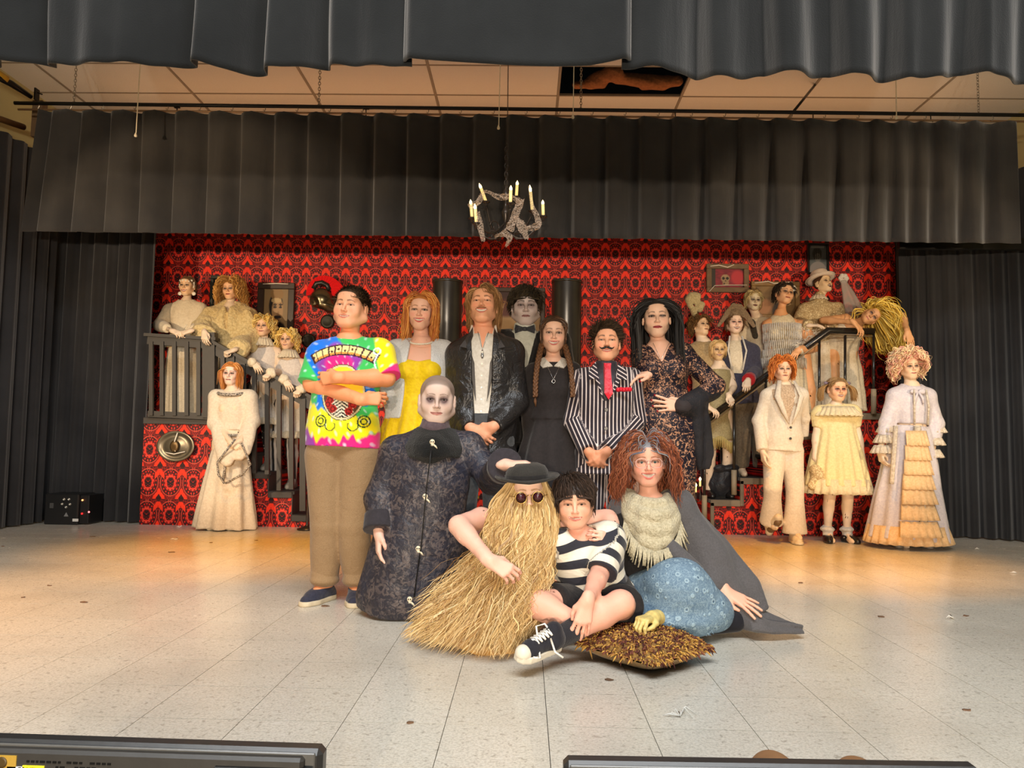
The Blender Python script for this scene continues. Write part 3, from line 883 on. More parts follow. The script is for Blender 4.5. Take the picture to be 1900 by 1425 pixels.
def flat_c(c, amt=.06, f=45):
    cc = S3(c)
    return lambda v: cc[None] * (1 + amt * (np.sin(v[:, 0] * f) * np.sin(v[:, 2] * f * .9 + 1) + .5 * np.sin(v[:, 2] * f * 2.1 + v[:, 0] * 9)))[:, None]
EYEMAT = vmat('eye_wet', .12, .6, nb=0)
SKIN = vmat('skin', .5, .42, nscale=220, nb=.12, sss=.06)
HAIR = vmat('hair_gloss', .52, .35, nscale=60, nb=0)
HAIRM = vmat('hair_matt', .75, .25, nscale=60, nb=0)
FUR = vmat('fur_soft', .95, .1, sheen=.4, nscale=120, nb=.4)
# ------------------------------------------------------------------ the stage
DF = 7.42      # front of the platforms
DW = 8.30      # papered back flat
DV2, DV1 = 6.5, 3.15
CZ = 4.28
def px(u, d, v=820): return P(u, v, d)[0]
def pz(v, d, u=950): return P(u, v, d)[2]
TRUE = dict(kind='structure')

def floor_mat():
    m, nt, b = new_mat('vinyl_tile', 0.2, (0.5, 0.5, 0.5), spec=0.5)
    x, y, z, v = coords(nt)
    sv = vec(nt, x * 1.0, y * 1.0, z)
    n1 = noise(nt, sv, 120, 3, .7); n2 = noise(nt, sv, 46, 2, .6, .4); n3 = noise(nt, v, 1.3, 3)
    oi = nt.nodes.new('ShaderNodeObjectInfo'); rnd = X(nt, oi.outputs['Random'])
    c = mix(nt, n1.gt(.52, .10), srgb(226, 220, 206), srgb(202, 196, 182))
    c = mix(nt, n2.gt(.64, .06) * .55, c, srgb(150, 143, 130))
    c = mix(nt, n2.lt(.36, .06) * .5, c, srgb(232, 228, 218))
    c = mix(nt, n3.gt(.56, .12) * .22 + rnd * .10, c, srgb(160, 150, 134))
    sc = noise(nt, vec(nt, x * 3, y * 14, z), 2.2, 4, .6)
    c = mix(nt, sc.gt(.70, .02) * .25, c, srgb(110, 100, 90))
    nt.links.new(c, b.inputs['Base Color'])
    r = noise(nt, v, 5, 4, .6) * .16 + .17
    nt.links.new(r.s, b.inputs['Roughness'])
    bump(nt, b, n1 * .4 + noise(nt, v, 3, 2) * 1.5, .05, .01)
    return m
VINYL = floor_mat()
DARKGAP = plain('floor_slab', srgb(40, 36, 32), .9)
fm = MB(); fm.box((-5.1, 1.72, -.12), (5.1, 9.3, -.012))
floor = fm.build('floor', DARKGAP); tag(floor, kind='structure')
T = .3048; g = .0011
def tile_mesh():
    b = MB(); b.box((g, g, -.012), (T - g, T - g, 0)); return b
tm = tile_mesh().build('floor_tile', VINYL, floor, smooth=False); base_tile = tm
first = True; rest = MB(); cnt = 0
yk = 2.057 - T
rows = []
while yk < 9.2: rows.append(yk); yk += T
for y in rows:
    k0 = int(math.floor((-5.1 - .077) / T)); 
    for k in range(k0, k0 + 36):
        x = .077 + k * T
        if x + T < -5.0 or x > 5.0: continue
        c = (x + T / 2) / (y + T / 2)
        if y < 5.6 and abs(c) < .72 + .1:
            cnt += 1
            if first: o = base_tile; first = False
            else: o = base_tile.copy(); COL.objects.link(o)
            o.parent = floor; o.location = (x, y, 0)
        else:
            rest.box((x + g, y + g, -.012), (x + T - g, y + T - g, 0))
rest.build('floor_tiles', VINYL, floor, kind='stuff')
print('tiles', cnt)
# stage lip and hall floor
LIP = plain('black_lip', srgb(40, 38, 36), .6)
b = MB(); b.box((-5.1, 1.68, -.95), (5.1, 1.72, -.004)); tag(b.build('trim_1', LIP), kind='structure')
b = MB(); b.box((-5.1, -5, -.99), (5.1, 1.68, -.95)); tag(b.build('floor_hall', plain('hall_floor', srgb(120, 112, 100), .5)), kind='structure')

# ceiling: lay-in panels 1.22 x 0.61, one missing
PANEL = plain('ceiling_panel', srgb(226, 222, 212), .95, nscale=120, amt=.05, bmp=.5)
GRID = plain('ceiling_grid', srgb(150, 140, 125), .6)
b = MB()
for k in range(-3, 6):
    x = -2.163 + 1.22 * k; b.box((x - .012, 3.0, CZ - .002), (x + .012, 9.2, CZ + .02))
for k in range(-3, 8):
    y = 7.43 - .61 * k
    b.box((-5.1, y - .010, CZ - .001), (5.1, y + .010, CZ + .021))
ceil = b.build('ceiling', GRID); tag(ceil, kind='structure')
pm = MB(); pm.box((.014, .012, .002), (1.206, .598, .016))
base_p = pm.build('ceiling_panel', PANEL, ceil); first = True; hid = MB()
for i in range(-3, 6):
    for j in range(-3, 7):
        x = -2.163 + 1.22 * i; y = 7.43 - .61 * (j + 1)
        if i == 2 and j == 0: continue
        if x > 5.1 or x + 1.22 < -5.1 or y > 9.2: continue
        if first: o = base_p; first = False
        else: o = base_p.copy(); COL.objects.link(o)
        o.parent = ceil; o.location = (x, y, CZ)
b = MB(); b.box((-5.2, 3, 4.95), (5.2, 9.3, 5.0)); tag(b.build('ceiling_deck', plain('dark_deck', srgb(14, 10, 9), .9)), kind='structure')
INS = plain('insulation', srgb(150, 96, 58), .95, nscale=40, amt=.45, bmp=.9)
t = thing('insulation_batt', 'brown fluffy insulation batt lying over the gap of the missing ceiling panel', 'insulation', (.9, 7.2, CZ + .03))
pr = [cap((.60, 7.28, CZ + .075), (.80, 7.12, CZ + .09), .065, .075, .04), cap((.84, 7.2, CZ + .07), (1.30, 7.25, CZ + .06), .055, .07, .05), cap((.45, 7.3, CZ + .055), (.7, 7.25, CZ + .05), .04, .05, .03), cap((1.1, 7.3, CZ + .06), (1.42, 7.2, CZ + .05), .05, .05, .03)]
blob(t, 'batt', pr, .012, INS, wob=lambda p: ripples(p, .008, 40, 3))

# walls
OLIVE = plain('olive_wall', srgb(190, 180, 130), .8, nscale=6, amt=.06)
b = MB(); b.box((-5.1, 3, -.0), (-5.0, 9.3, CZ + .02)); tag(b.build('wall_left', OLIVE), kind='structure')
b = MB(); b.box((5.0, 3, -.0), (5.1, 9.3, CZ + .02)); tag(b.build('wall_right', OLIVE), kind='structure')
b = MB(); b.box((-5.1, 9.2, 0), (5.1, 9.3, CZ + .02)); tag(b.build('wall_back', plain('black_wall', srgb(26, 24, 24), .9)), kind='structure')

# ---- black drapes
def drape_mat(name, c, c2):
    m, nt, b = new_mat(name, .9, c, spec=.15, sheen=.25)
    x, y, z, v = coords(nt)
    w = noise(nt, vec(nt, x * 160, y * 160, z * 160), 1.0, 2)
    n = noise(nt, v, 1.7, 4, .6)
    nt.links.new(mix(nt, n.gt(.5, .2), c, c2), b.inputs['Base Color'])
    bump(nt, b, w * .3 + noise(nt, vec(nt, x * 7, y * 7, z * 1.3), 1, 3) * 3, .35, .012)
    return m
DRAPE = drape_mat('black_drape', srgb(56, 54, 52), srgb(44, 43, 43)); SIDED = drape_mat('side_black', srgb(43, 43, 45), srgb(33, 33, 35))
DRAPE1 = drape_mat('blueblack_drape', srgb(31, 33, 34), srgb(22, 24, 25))
BLACKM = plain('black_metal', srgb(30, 29, 28), .35, .6)
STEEL = plain('dull_steel', srgb(150, 140, 125), .4, .7)

def sheet(name, par, xs, ztop, zbot, yfun, mat, nv=26, xfun=None, thick=.006):
    """hanging cloth: xs columns; yfun(x, w) depth; zbot(x); w runs 0 (top) to 1 (hem)"""
    ws = np.linspace(0, 1, nv) ** .9; n = len(xs)
    Xg, W = np.meshgrid(xs, ws)
    zb = np.array([zbot(x) for x in xs]); zt = np.array([ztop(x) for x in xs]) if callable(ztop) else np.full(n, ztop)
    Z = zt[None] + (zb - zt)[None] * W; Y = yfun(Xg, W)
    X2 = Xg if xfun is None else xfun(Xg, W)
    V = np.stack([X2, Y, Z], -1).reshape(-1, 3)
    i = np.arange(nv - 1)[:, None] * n; j = np.arange(n - 1)[None]
    F = np.stack([i + j, i + j + 1, i + n + j + 1, i + n + j], -1).reshape(-1, 4)
    o = mk(name, V, F, mat, par)
    if thick: md = o.modifiers.new('thickness', 'SOLIDIFY'); md.thickness = thick; md.offset = 0
    return o
# front valance: folds (pixel column of each fold, width) and hem rows measured on the photograph
t = thing('front_valance', 'wide blue-black pleated valance across the top of the picture, nearest the viewer', 'valance', (0, DV1, 3.2))
folds = [-140, -50, 52, 335, 472, 592, 1310, 1432, 1562, 1672, 1822, 1960, 2040]
fx = np.array([px(u, DV1, 100) for u in folds])
def pleaty(xs, fx, dep, wid, sgn=1):
    y = np.zeros_like(xs)
    for f in fx:
        d = (xs - f) / wid
        y = y + np.where(d < 0, np.exp(-(d / 2.2) ** 2), np.exp(-(d / .55) ** 2)) * dep
    return y
def hem1(x):
    u = 975 + x / DV1 * FPX; v = 112 + .013 * (u - 300)
    for f in fx:
        d = (x - f) / .055; v -= 17 * (math.exp(-(d / 1.6) ** 2) if d < 0 else math.exp(-(d / .5) ** 2))
    v += 5 * math.sin(x * 9) 
    return pz(v, DV1, u)
def side(lo, hi, nm, seed):
    xs = np.linspace(lo, hi, 420)
    return sheet(nm, t, xs, 3.25, hem1, lambda x, w: DV1 + .02 + (pleaty(x, fx, .15, .055) + .020 * np.sin(x * 15 + seed) + .008 * np.sin(x * 41 + seed)) * (.55 + .45 * w), DRAPE1, xfun=lambda x, w: x + .012 * np.sin(w * 3 + x * 4) * w)
side(px(-160, DV1), px(742, DV1), 'pleated_panel', 1); side(px(1158, DV1), px(2060, DV1), 'pleated_panel', 2)
xs = np.linspace(px(727, DV1 - .05), px(1172, DV1 - .05), 120)
def hemc(x):
    u = 975 + x / (DV1 - .05) * FPX; return pz(105 + 17 * math.sin((u - 727) / 445 * PI) ** .6 - 8 * max(0, (u - 1090) / 80), DV1 - .05, u)
sheet('flat_panel', t, xs, 3.25, hemc, lambda x, w: DV1 - .05 + .02 * np.sin(x * 5) * w + .05 * np.exp(-((x - xs[0]) / .02) ** 2) + .05 * np.exp(-((x - xs[-1]) / .02) ** 2), DRAPE1)

# second valance
t = thing('second_valance', 'long black pleated valance hung from the pipe behind the chandelier', 'valance', (0, DV2, 3.6))
f2 = [px(u, DV2, 420) for u in np.arange(60, 1650, 62.5)] + [px(u, DV2, 420) for u in (1668, 1706, 1745, 1800, 1850)]
f2 = np.array(f2); x0, x1 = px(34, DV2, 430), px(1893, DV2, 430)
def hem2(x):
    v = 426 + .0125 * (975 + x / DV2 * FPX) + 2
    for f in f2:
        d = (x - f) / .05; v -= 8 * (math.exp(-(d / 1.6) ** 2) if d < 0 else math.exp(-(d / .5) ** 2))
    return pz(v, DV2, 975 + x / DV2 * FPX)
def top2(x): return pz(200 + .0125 * (x / DV2 * FPX + 975), DV2, 975 + x / DV2 * FPX) - .018 * abs(math.sin((x - x0) / .285 * PI))
xs = np.linspace(x0, x1, 900)
sheet('pleated_cloth', t, xs, top2, hem2, lambda x, w: DV2 + (pleaty(x, f2, .15, .042) + .006 * np.sin(x * 31)) * (.3 + .7 * w), DRAPE, nv=20, xfun=lambda x, w: x * (1 + .0 * w) + .10 * (1 - w) * np.clip((x0 + .9 - x) / .9, 0, 1) - .0)
pipez = lambda x: top2(x) + .03
pts = [(x, DV2 - .02, pz(193 + .0118 * (x / DV2 * FPX + 975), DV2, 975 + x / DV2 * FPX)) for x in np.linspace(px(30, DV2, 190), 4.45, 24)]
pipe = thing('curtain_pipe', 'long thin pipe carrying the second valance below the ceiling', 'pipe', (0, DV2, 3.7))
b = MB(); b.tube(pts, .017, 8); b.build('pipe', BLACKM, pipe, smooth=True)
b = MB(); b.tube([(p[0], p[1] + .05, p[2] - .035) for p in pts], .009, 6); b.build('lower_rod', plain('brass_rod', srgb(150, 120, 90), .4, .6), pipe, smooth=True)
r0 = None
for i, x in enumerate(np.arange(x0 + .12, x1, .285)):
    z = pz(200 + .0125 * (x / DV2 * FPX + 975), DV2, 975 + x / DV2 * FPX)
    if r0 is None:
        b = MB(); b.tube([(0, -.012, .045), (.012, -.014, .02), (0, -.012, -.005), (-.008, -.012, .012)], .0035, 5); r0 = b.build('ring', STEEL, None); o = r0; pz0 = None
    else: o = r0.copy(); COL.objects.link(o)
    o.parent = pipe; o.location = Vector((x, DV2 - .01, z - .01)) - pipe.location
# hanging chains, hooks and cords
def chain(x, y, z0, z1, name, label, mat, link=.034, r=.003):
    t = thing(name, label, 'chain', (x, y, z1)); n = int((z1 - z0) / (link * .74)); base = {}
    b = MB()
    for i in range(n):
        zc = z0 + link * .74 * (i + .5); ang = (i % 2) * PI / 2 + .3
        p = [(x + math.cos(ang) * .3 * link * math.sin(a), y + math.sin(ang) * .3 * link * math.sin(a), zc + .5 * link * math.cos(a)) for a in np.linspace(0, 2 * PI, 9)]
        b.tube(p, r, 4, caps=False)
    b.build('links', mat, t, smooth=True, kind='stuff'); return t
for u, lb in ((138, 'pale steel chain holding the pipe above its left end'), (592, 'thin steel chain from ceiling to pipe between the left pull cord and the middle'), (1078, 'dark chain hanging in front of the hole in the ceiling'), (1815, 'steel chain holding the pipe near its right end')):
    x = px(u, DV2, 180); chain(x, DV2, pz(192 + .0118 * u, DV2, u), CZ, 'hanging_chain', lb, STEEL)
CORD = plain('cream_cord', srgb(232, 222, 196), .7)
for i, (u, v, d, lb) in enumerate(((252, 248, 6.2, 'pale pull cord with a knob, in front of the left part of the second valance'), (925, 234, 6.2, 'pale pull cord hanging just above the chandelier'), (1063, 214, 6.2, 'short pale cord to the left of the dark chain'), (1663, 215, 6.2, 'pale pull cord on the right, over the pipe'))):
    a = P(u, v, d); t = thing('pull_cord', lb, 'cord', (a[0], a[1], CZ))
    b = MB(); b.tube([(a[0] + .012, d, CZ), (a[0] + .004, d, (CZ + a[2]) / 2), (a[0] + .002, d, a[2])], .0042, 6); b.build('cord', CORD, t, smooth=True)
    b = MB(); b.lathe((a[0], d, a[2] - .03), [(.0, 0), (.011, .004), (.013, .014), (.007, .03), (.004, .04)], 10); b.build('knob', CORD, t, smooth=True)
for u, v, lb in ((330, 175, 'small dark ceiling hook above the left part of the pipe'), (680, 184, 'small dark ceiling hook to the left of the middle'), (1253, 183, 'small dark ceiling hook below the ceiling hole'), (1508, 185, 'small dark ceiling hook beside the slanting rod'), (1726, 185, 'small dark ceiling hook near the right end')):
    d = 1430 * (CZ - CAMZ) / (P(u, v, 1)[2] * 0 + 1) if False else 7.75
    a = P(u, v, d); b = MB(); b.tube([(a[0], d, CZ), (a[0], d, CZ - .08), (a[0] + .02, d, CZ - .10), (a[0] + .03, d, CZ - .08)], .006, 5); b.box((a[0] - .03, d - .01, CZ - .01), (a[0] + .03, d + .01, CZ - .001))
    tag(b.build('ceiling_hook', BLACKM, None, smooth=True), lb, 'hook')
b = MB(); b.tube([P(1473, 206, 6.56), G(1512, 158, CZ)], .012, 6)
tag(b.build('tie_rod', BLACKM, None, smooth=True), 'short dark slanting rod under the ceiling right of the hole', 'rod')
t = thing('wall_bracket', 'dark jointed bracket with a clamp in the upper left corner', 'bracket', P(40, 165, 6.6))
b = MB(); b.tube([P(-40, 125, 6.2), P(20, 155, 6.5), P(58, 180, 6.7)], [.03, .03, .02], 8); b.build('arm', BLACKM, t, smooth=True)
b = MB(); b.box(P(62, 184, 6.68), P(74, 168, 6.74)); b.tube([P(70, 172, 6.7), P(78, 175, 6.66)], .006); b.build('clamp', BLACKM, t)
b = MB(); b.tube([P(-40, 112, 6.2), P(12, 148, 6.45)], .035, 8); b.build('yellow_sleeve', plain('yellow_sleeve', srgb(190, 150, 40), .5), t, smooth=True, label='yellow sleeve')
b = MB(); b.tube([P(-60, 200, 6.3), P(44, 236, 6.9)], .028, 10)
tag(b.build('wall_rail', plain('brown_pipe', srgb(96, 70, 40), .5, .3), None, smooth=True), 'brown rail on the olive wall above the side drape', 'rail')
b = MB(); b.box((px(27, 6.95), 6.9, pz(256, 6.95, 30)), (px(46, 6.95), 6.98, pz(190, 6.95, 30)))
tag(b.build('end_board', plain('brown_board', srgb(92, 72, 50), .7), None), 'narrow brown board at the left end of the pipe', 'board')

# side drapes
def side_drape(name, label, path, ztop, n=40, amp=.05, seed=0, fold=.11):
    """cloth along a floor path [(x, y)...] with full folds"""
    t = thing(name, label, 'curtain', (path[0][0], path[0][1], 0)); P0 = np.array(path, float)
    seg = np.linalg.norm(np.diff(P0, axis=0), axis=1); L = seg.sum(); s = np.linspace(0, L, int(L / .012)); cs = np.concatenate([[0], np.cumsum(seg)])
    xy = np.stack([np.interp(s, cs, P0[:, 0]), np.interp(s, cs, P0[:, 1])], 1); tg = np.gradient(xy, axis=0); tg /= np.linalg.norm(tg, axis=1, keepdims=True); nr = np.stack([-tg[:, 1], tg[:, 0]], 1)
    r = np.random.default_rng(seed); ph = s / fold * 2 * PI + 1.5 * np.sin(s * 3.1 + seed) + np.cumsum(r.normal(size=len(s))) * .05
    nv = 24; V = []
    for i in range(nv):
        w = i / (nv - 1); z = ztop + (.012 - ztop) * w
        a = amp * (.5 + .5 * w) * (np.sin(ph + .25 * w * np.sin(s * 5)) + .35 * np.sin(2.1 * ph + 1))
        q = xy + nr * a[:, None]; V.append(np.concatenate([q, np.full((len(s), 1), z)], 1))
    V = np.concatenate(V); m = len(s); i = np.arange(nv - 1)[:, None] * m; j = np.arange(m - 1)[None]
    F = np.stack([i + j, i + j + 1, i + m + j + 1, i + m + j], -1).reshape(-1, 4)
    mk('cloth', V, F, SIDED, t); return t
side_drape('side_drape', 'black drape along the left wall, at the left edge of the stage', [(-4.78, 5.9), (-4.66, 7.4)], 3.55, seed=2, fold=.2)
side_drape('leg_curtain', 'black leg curtain hanging to the floor left of the red wallpaper', [(-4.75, 7.55), (-4.2, 7.62), (px(272, 7.5), 7.5)], 3.6, seed=5, fold=.14)
side_drape('leg_curtain', 'grey-black leg curtain hanging to the floor right of the red wallpaper', [(px(1668, 7.74), 7.74), (px(1690, 7.62), 7.62), (4.35, 7.35), (4.95, 7.0)], 3.5, seed=8, fold=.13)
b = MB(); b.box((3.4, 7.0, pz(462, 7.0, 1750)), (4.95, 7.04, pz(440, 7.0, 1750)))
tag(b.build('batten', BLACKM, None), 'dark batten carrying the right leg curtain', 'batten')
b = MB(); b.box((-3.5, 8.9, 0), (4.9, 8.92, 3.9)); tag(b.build('backdrop_cloth', DRAPE), kind='structure')

# ---- damask paper
def damask():
    m, nt, b = new_mat('red_damask', .55, (.5, .02, .01), spec=.35)
    x, y, z, v = coords(nt)
    U = (x + y * .0) / .2185 + .13; V = z / .312 + .18
    cu = U.fract() - .5; cv = V.fract() - .5
    ax = cu.abs()                                   # mirrored: left half = right half
    fx_, fz = .5 - ax, (.5 - cv.abs()) * 1.0
    sgn = cv.gt(0)                                  # flower below the medallion or above
    warp = noise(nt, vec(nt, ax * 9, cv * 11, 0), 1.0, 3, .65) - .5
    e = ((ax / .27) * (ax / .27) + ((cv + .02) / .25) * ((cv + .02) / .25)).sqrt() + warp * .75
    s = (cv + .5) * (1 - sgn) + (cv - .5) * sgn
    f1 = noise(nt, vec(nt, ax * 22, cv * 26, 3), 1.0, 2, .5, 1.2)
    fil = (f1 - .5).abs().lt(.035, .012)
    vo = voronoi(nt, vec(nt, ax * 22, cv * 27, 1), 1.0)
    dots = vo.lt(.24, .05)
    e0 = ((ax / .27) * (ax / .27) + ((cv + .02) / .25) * ((cv + .02) / .25)).sqrt(); ang = cv.atan2(ax)
    teeth = e0.between(.84, 1.04, .03) * (ang * 11).sin().gt(.1, .15)
    ring = (e0 + warp * .3).between(.66, .86, .03).max(teeth)
    inner = e.lt(.56, .03); halo = e0.between(1.08, 1.60, .02)
    vine = ((e0 - 1.66).abs().lt(.045, .02)).max((ax - .045).abs().lt(.010, .006) * (cv.abs() - .40).abs().lt(.07, .01))
    links = (e0 - 1.32).abs().lt(.09, .03) * (ang * 17).sin().gt(.35, .15)
    chev = (s + fx_ * 1.05 + warp * .16).between(.105, .30, .012) * fx_.lt(.27, .012) * s.gt(-.03)
    hrt = (s * -1 + fx_ * -.85 + warp * .18)
    heart = hrt.between(.07, .25, .012) * fx_.lt(.21, .012) * s.lt(0.0)
    flower = (s.abs() + fx_ * 1.0).lt(.125, .01)
    dark = srgb(40, 6, 10); red = srgb(226, 26, 10); orange = srgb(246, 50, 18); pink = srgb(232, 84, 62); mid = srgb(140, 16, 18)
    c = mix(nt, fil * .8, dark, red)
    c = mix(nt, halo * .75, c, dark)
    c = mix(nt, links, c, red)
    c = mix(nt, ring, c, red)
    c = mix(nt, ring * (f1 - .55).abs().lt(.06, .02), c, pink)
    c = mix(nt, inner, c, dark)
    c = mix(nt, inner * dots, c, red)
    c = mix(nt, vine * .8, c, pink)
    c = mix(nt, chev.max(heart), c, orange)
    c = mix(nt, flower, c, dark); c = mix(nt, flower * dots, c, mid)
    nt.links.new(c, b.inputs['Base Color'])
    bump(nt, b, noise(nt, v, 3.2, 3) * 1.0 + noise(nt, v, 40, 2) * .1, .25, .02)
    return m
DAMASK = damask()
t = thing('papered_flat', 'tall stage flat covered in red and black damask wallpaper behind the cast', 'scenery', (0, DW, 0))
nsh = 9; xa, xb = -4.12, 3.98; w = (xb - xa) / nsh
for i in range(nsh):
    b = MB(); o_ = .006 * (i % 2); b.box((xa + w * i, DW + o_, 0.0), (xa + w * (i + 1) - .001, DW + .05 + o_, 3.42)); b.build('wallpaper_sheet', DAMASK, t)

TREAD = plain('dark_tread', srgb(44, 40, 38), .7); TRIMG = plain('grey_trim', srgb(118, 104, 84), .6, nscale=14, amt=.3); TRIMD = plain('dark_trim', srgb(60, 55, 50), .6)
def steps(label, edges, zs, left):
    """edges: pixel columns; zs: heights"""
    xs = [px(u, DF, 900) for u in edges]
    t = thing('stage_steps', label, 'stairs', ((xs[0] + xs[-1]) / 2, DF + .4, 0))
    for i, z in enumerate(zs):
        a, c = min(xs[i], xs[i + 1]), max(xs[i], xs[i + 1]); y1 = DW - .01
        b = MB(); b.box((a, DF, 0), (c, y1, z - .03)); st = b.build('platform' if i == 0 else 'step', DAMASK, t)
        b = MB(); b.box((a - (.0 if left else .02), DF - .02, z - .03), (c + (.02 if left else 0), y1, z)); b.build('tread', TREAD, st)
        m = TRIMD if left else TRIMG; b = MB(); hw = .035
        b.box((a, DF - .03, z - .03 - hw), (c, DF - .002, z - .005), .004)
        xx = c if left else a; zb = zs[i + 1] if i + 1 < len(zs) else 0
        if left: b.box((xx - .004, DF - .02, zb), (xx + .004, DF + .3, z - .03))
        else: b.box((xx, DF - .03, max(0, zb - .06)), (xx + hw, DF - .002, z - .03), .004)
        b.build('edge_trim', m, st)
    return t
LEDG = [262, 400, 432, 465, 499, 544, 592]; LZ = [1.03, .87, .70, .52, .34, .12]
REDG = [1660, 1520, 1470, 1420, 1372, 1317, 1300]; RZ = [1.17, .97, .76, .54, .33, .10]
steps('papered platform with steps leading down to the right, on the left of the stage', LEDG, LZ, True)
steps('papered platform with trimmed steps leading down to the left, on the right of the stage', REDG, RZ, False)

WOODB = plain('charcoal_wood', srgb(52, 48, 43), .5, nscale=18, amt=.25)
def bar(t, name, a, b_, w, dth, mat=None):
    """flat bar from a to b_ seen from the front; w its face width, dth its thickness"""
    a = np.array(a, float); b_ = np.array(b_, float); m = MB(); ax = unit(b_ - a); s = np.cross(ax, (0, 1, 0)); s = unit(s) * w / 2; y = np.array([0, dth / 2, 0])
    v = [a - s - y, a + s - y, a + s + y, a - s + y, b_ - s - y, b_ + s - y, b_ + s + y, b_ - s + y]
    m.add(v, [(0, 1, 2, 3), (7, 6, 5, 4), (0, 4, 5, 1), (1, 5, 6, 2), (2, 6, 7, 3), (3, 7, 4, 0)]); return m.build(name, mat or WOODB, t)
D = DF - .05
t = thing('left_railing', 'charcoal wooden railing with square balusters on the left platform and steps', 'railing', P(400, 775, D))
bar(t, 'top_rail', P(276, 631, D), P(402, 640, D), .085, .06); bar(t, 'cap_rail', P(272, 622, D), P(404, 630, D), .03, .12)
bar(t, 'bottom_rail', P(276, 768, D), P(392, 773, D), .06, .05)
bar(t, 'sloping_rail', P(400, 648, D), P(586, 755, D), .10, .05); bar(t, 'cap_rail', P(396, 634, D), P(588, 742, D), .028, .12)
bar(t, 'newel_post', P(390, 618, D), P(390, 775, D), .12, .09)
for u in (281, 301, 324, 347, 369): bar(t, 'baluster', P(u, 634, D - .03), P(u, 771, D - .03), .038, .03)
for u, v0, v1 in ((414, 650, 790), (432, 660, 812), (452, 675, 845), (472, 686, 878), (496, 700, 880), (518, 715, 910), (541, 727, 908), (562, 740, 948), (583, 752, 945)): bar(t, 'baluster', P(u, v0, D - .03), P(u, v1, D - .03), .040 if u != 562 else .055, .035)

t = thing('right_railing', 'black handrail on thin posts rising to the right platform', 'railing', P(1500, 775, D))
RAILB = plain('gloss_black', srgb(34, 30, 26), .22, .1, .6)
q = lambda u, v: P(u, v, D)
for off, w, nm in ((0, .040, 'handrail'),):
    b = MB(); b.tube([q(1298, 789), q(1537, 613), q(1622, 615)], .026, 10, flat=1.3); b.build(nm, RAILB, t, smooth=True)
b = MB(); b.tube([q(1302, 797), q(1539, 622), q(1622, 624)], .008, 6); b.build('lower_strip', plain('worn_edge', srgb(140, 120, 90), .3, .4), t, smooth=True)
SLV = plain('grey_sleeve', srgb(150, 136, 112), .6)
for u, v0, v1 in ((1307, 790, 965), (1362, 748, 918), (1421, 705, 878), (1520, 632, 790), (1568, 622, 768), (1621, 620, 768)):
    b = MB(); b.tube([q(u, v0), q(u, v1)], .0135, 8); o = b.build('post', RAILB, t, smooth=True)
    b = MB(); b.tube([q(u, v1 - 46), q(u, v1)], .026, 8); b.build('sleeve', SLV, o, smooth=True)

# columns
for u, lb in ((829, 'black glossy column left of the man in the leather jacket'), (1051, 'black glossy column behind the woman with braids')):
    d = 6.9; r = 28 / FPX * d; x = px(u, d, 600); t = thing('stage_column', lb, 'column', (x, d, 0))
    m = plain('column_gloss_%d' % u, srgb(44, 38, 30), .28, .0, .6, nscale=9, amt=.4)
    zt = pz(522, d, u)
    b = MB(); b.lathe((x, d, 0), [(r, 0), (r, zt)], 36, capt=False); b.build('shaft', m, t, smooth=True)
    b = MB(); b.lathe((x, d, 0), [(r * .97, zt - .02), (r + .006, zt - .02), (r + .006, zt), (r * .9, zt + .002), (.001, zt - .004)], 36, capb=False); b.build('cap', m, t, smooth=True)
    b = MB(); b.lathe((x, d, 0), [(r + .03, 0), (r + .03, .06), (r + .005, .08), (r, .081)], 36); b.build('foot', m, t, smooth=True)

# ---- pictures and things on the flat
def canvas(par, name, a, c, y, fn, n=64, mat=None):
    """painted sheet in the xz plane; fn(u, v) -> colours, v up"""
    nx = n; nz = int(n * abs(c[1] - a[1]) / abs(c[0] - a[0])) + 2
    U, V = np.meshgrid(np.linspace(0, 1, nx), np.linspace(0, 1, nz))
    vt = np.stack([a[0] + (c[0] - a[0]) * U, np.full(U.shape, y), a[1] + (c[1] - a[1]) * V], -1).reshape(-1, 3)
    i = np.arange(nz - 1)[:, None] * nx; j = np.arange(nx - 1)[None]
    F = np.stack([i + j, i + j + 1, i + nx + j + 1, i + nx + j], -1).reshape(-1, 4)
    return mk(name, vt, F, mat or PRINT, par, col=np.clip(fn(U.ravel(), V.ravel()), 0, 1), smooth=False)
PRINT = vmat('print', .45, .4, nb=0)
def lay(col, m, c): m = np.clip(m, 0, 1)[:, None]; return col * (1 - m) + np.asarray(c)[None] * m
def E2(u, v, cu, cv, ru, rv, s=8): return np.clip((1 - ((u - cu) / ru) ** 2 - ((v - cv) / rv) ** 2) * s, 0, 1)
def frame(t, x0, z0, x1, z1, y, w, mat, dth=.04):
    for nm, lo, hi in (('frame_rail', (x0, y - dth, z1 - w), (x1, y, z1)), ('frame_rail', (x0, y - dth, z0), (x1, y, z0 + w)), ('frame_stile', (x0, y - dth, z0 + w), (x0 + w, y, z1 - w)), ('frame_stile', (x1 - w, y - dth, z0 + w), (x1, y, z1 - w))):
        b = MB(); b.box(lo, hi, .006); b.build(nm, mat, t)
def picture(label, u0, v0, u1, v1, w, mat, fn, y=DW - .005, n=44):
    a = P(u0, v1, y); c = P(u1, v0, y); t = thing('framed_picture', label, 'picture', ((a[0] + c[0]) / 2, y, a[2]))
    frame(t, a[0], a[2], c[0], c[2], y, w, mat); canvas(t, 'print', (a[0] + w * .8, a[2] + w * .8), (c[0] - w * .8, c[2] - w * .8), y - .012, fn, n); return t, a, c
WEB = plain('torn_gauze', srgb(235, 225, 205), .8)
def gauze(t, pts, r=.004):
    b = MB(); b.tube(pts, r, 5); b.build('gauze_strip', WEB, t, smooth=True)
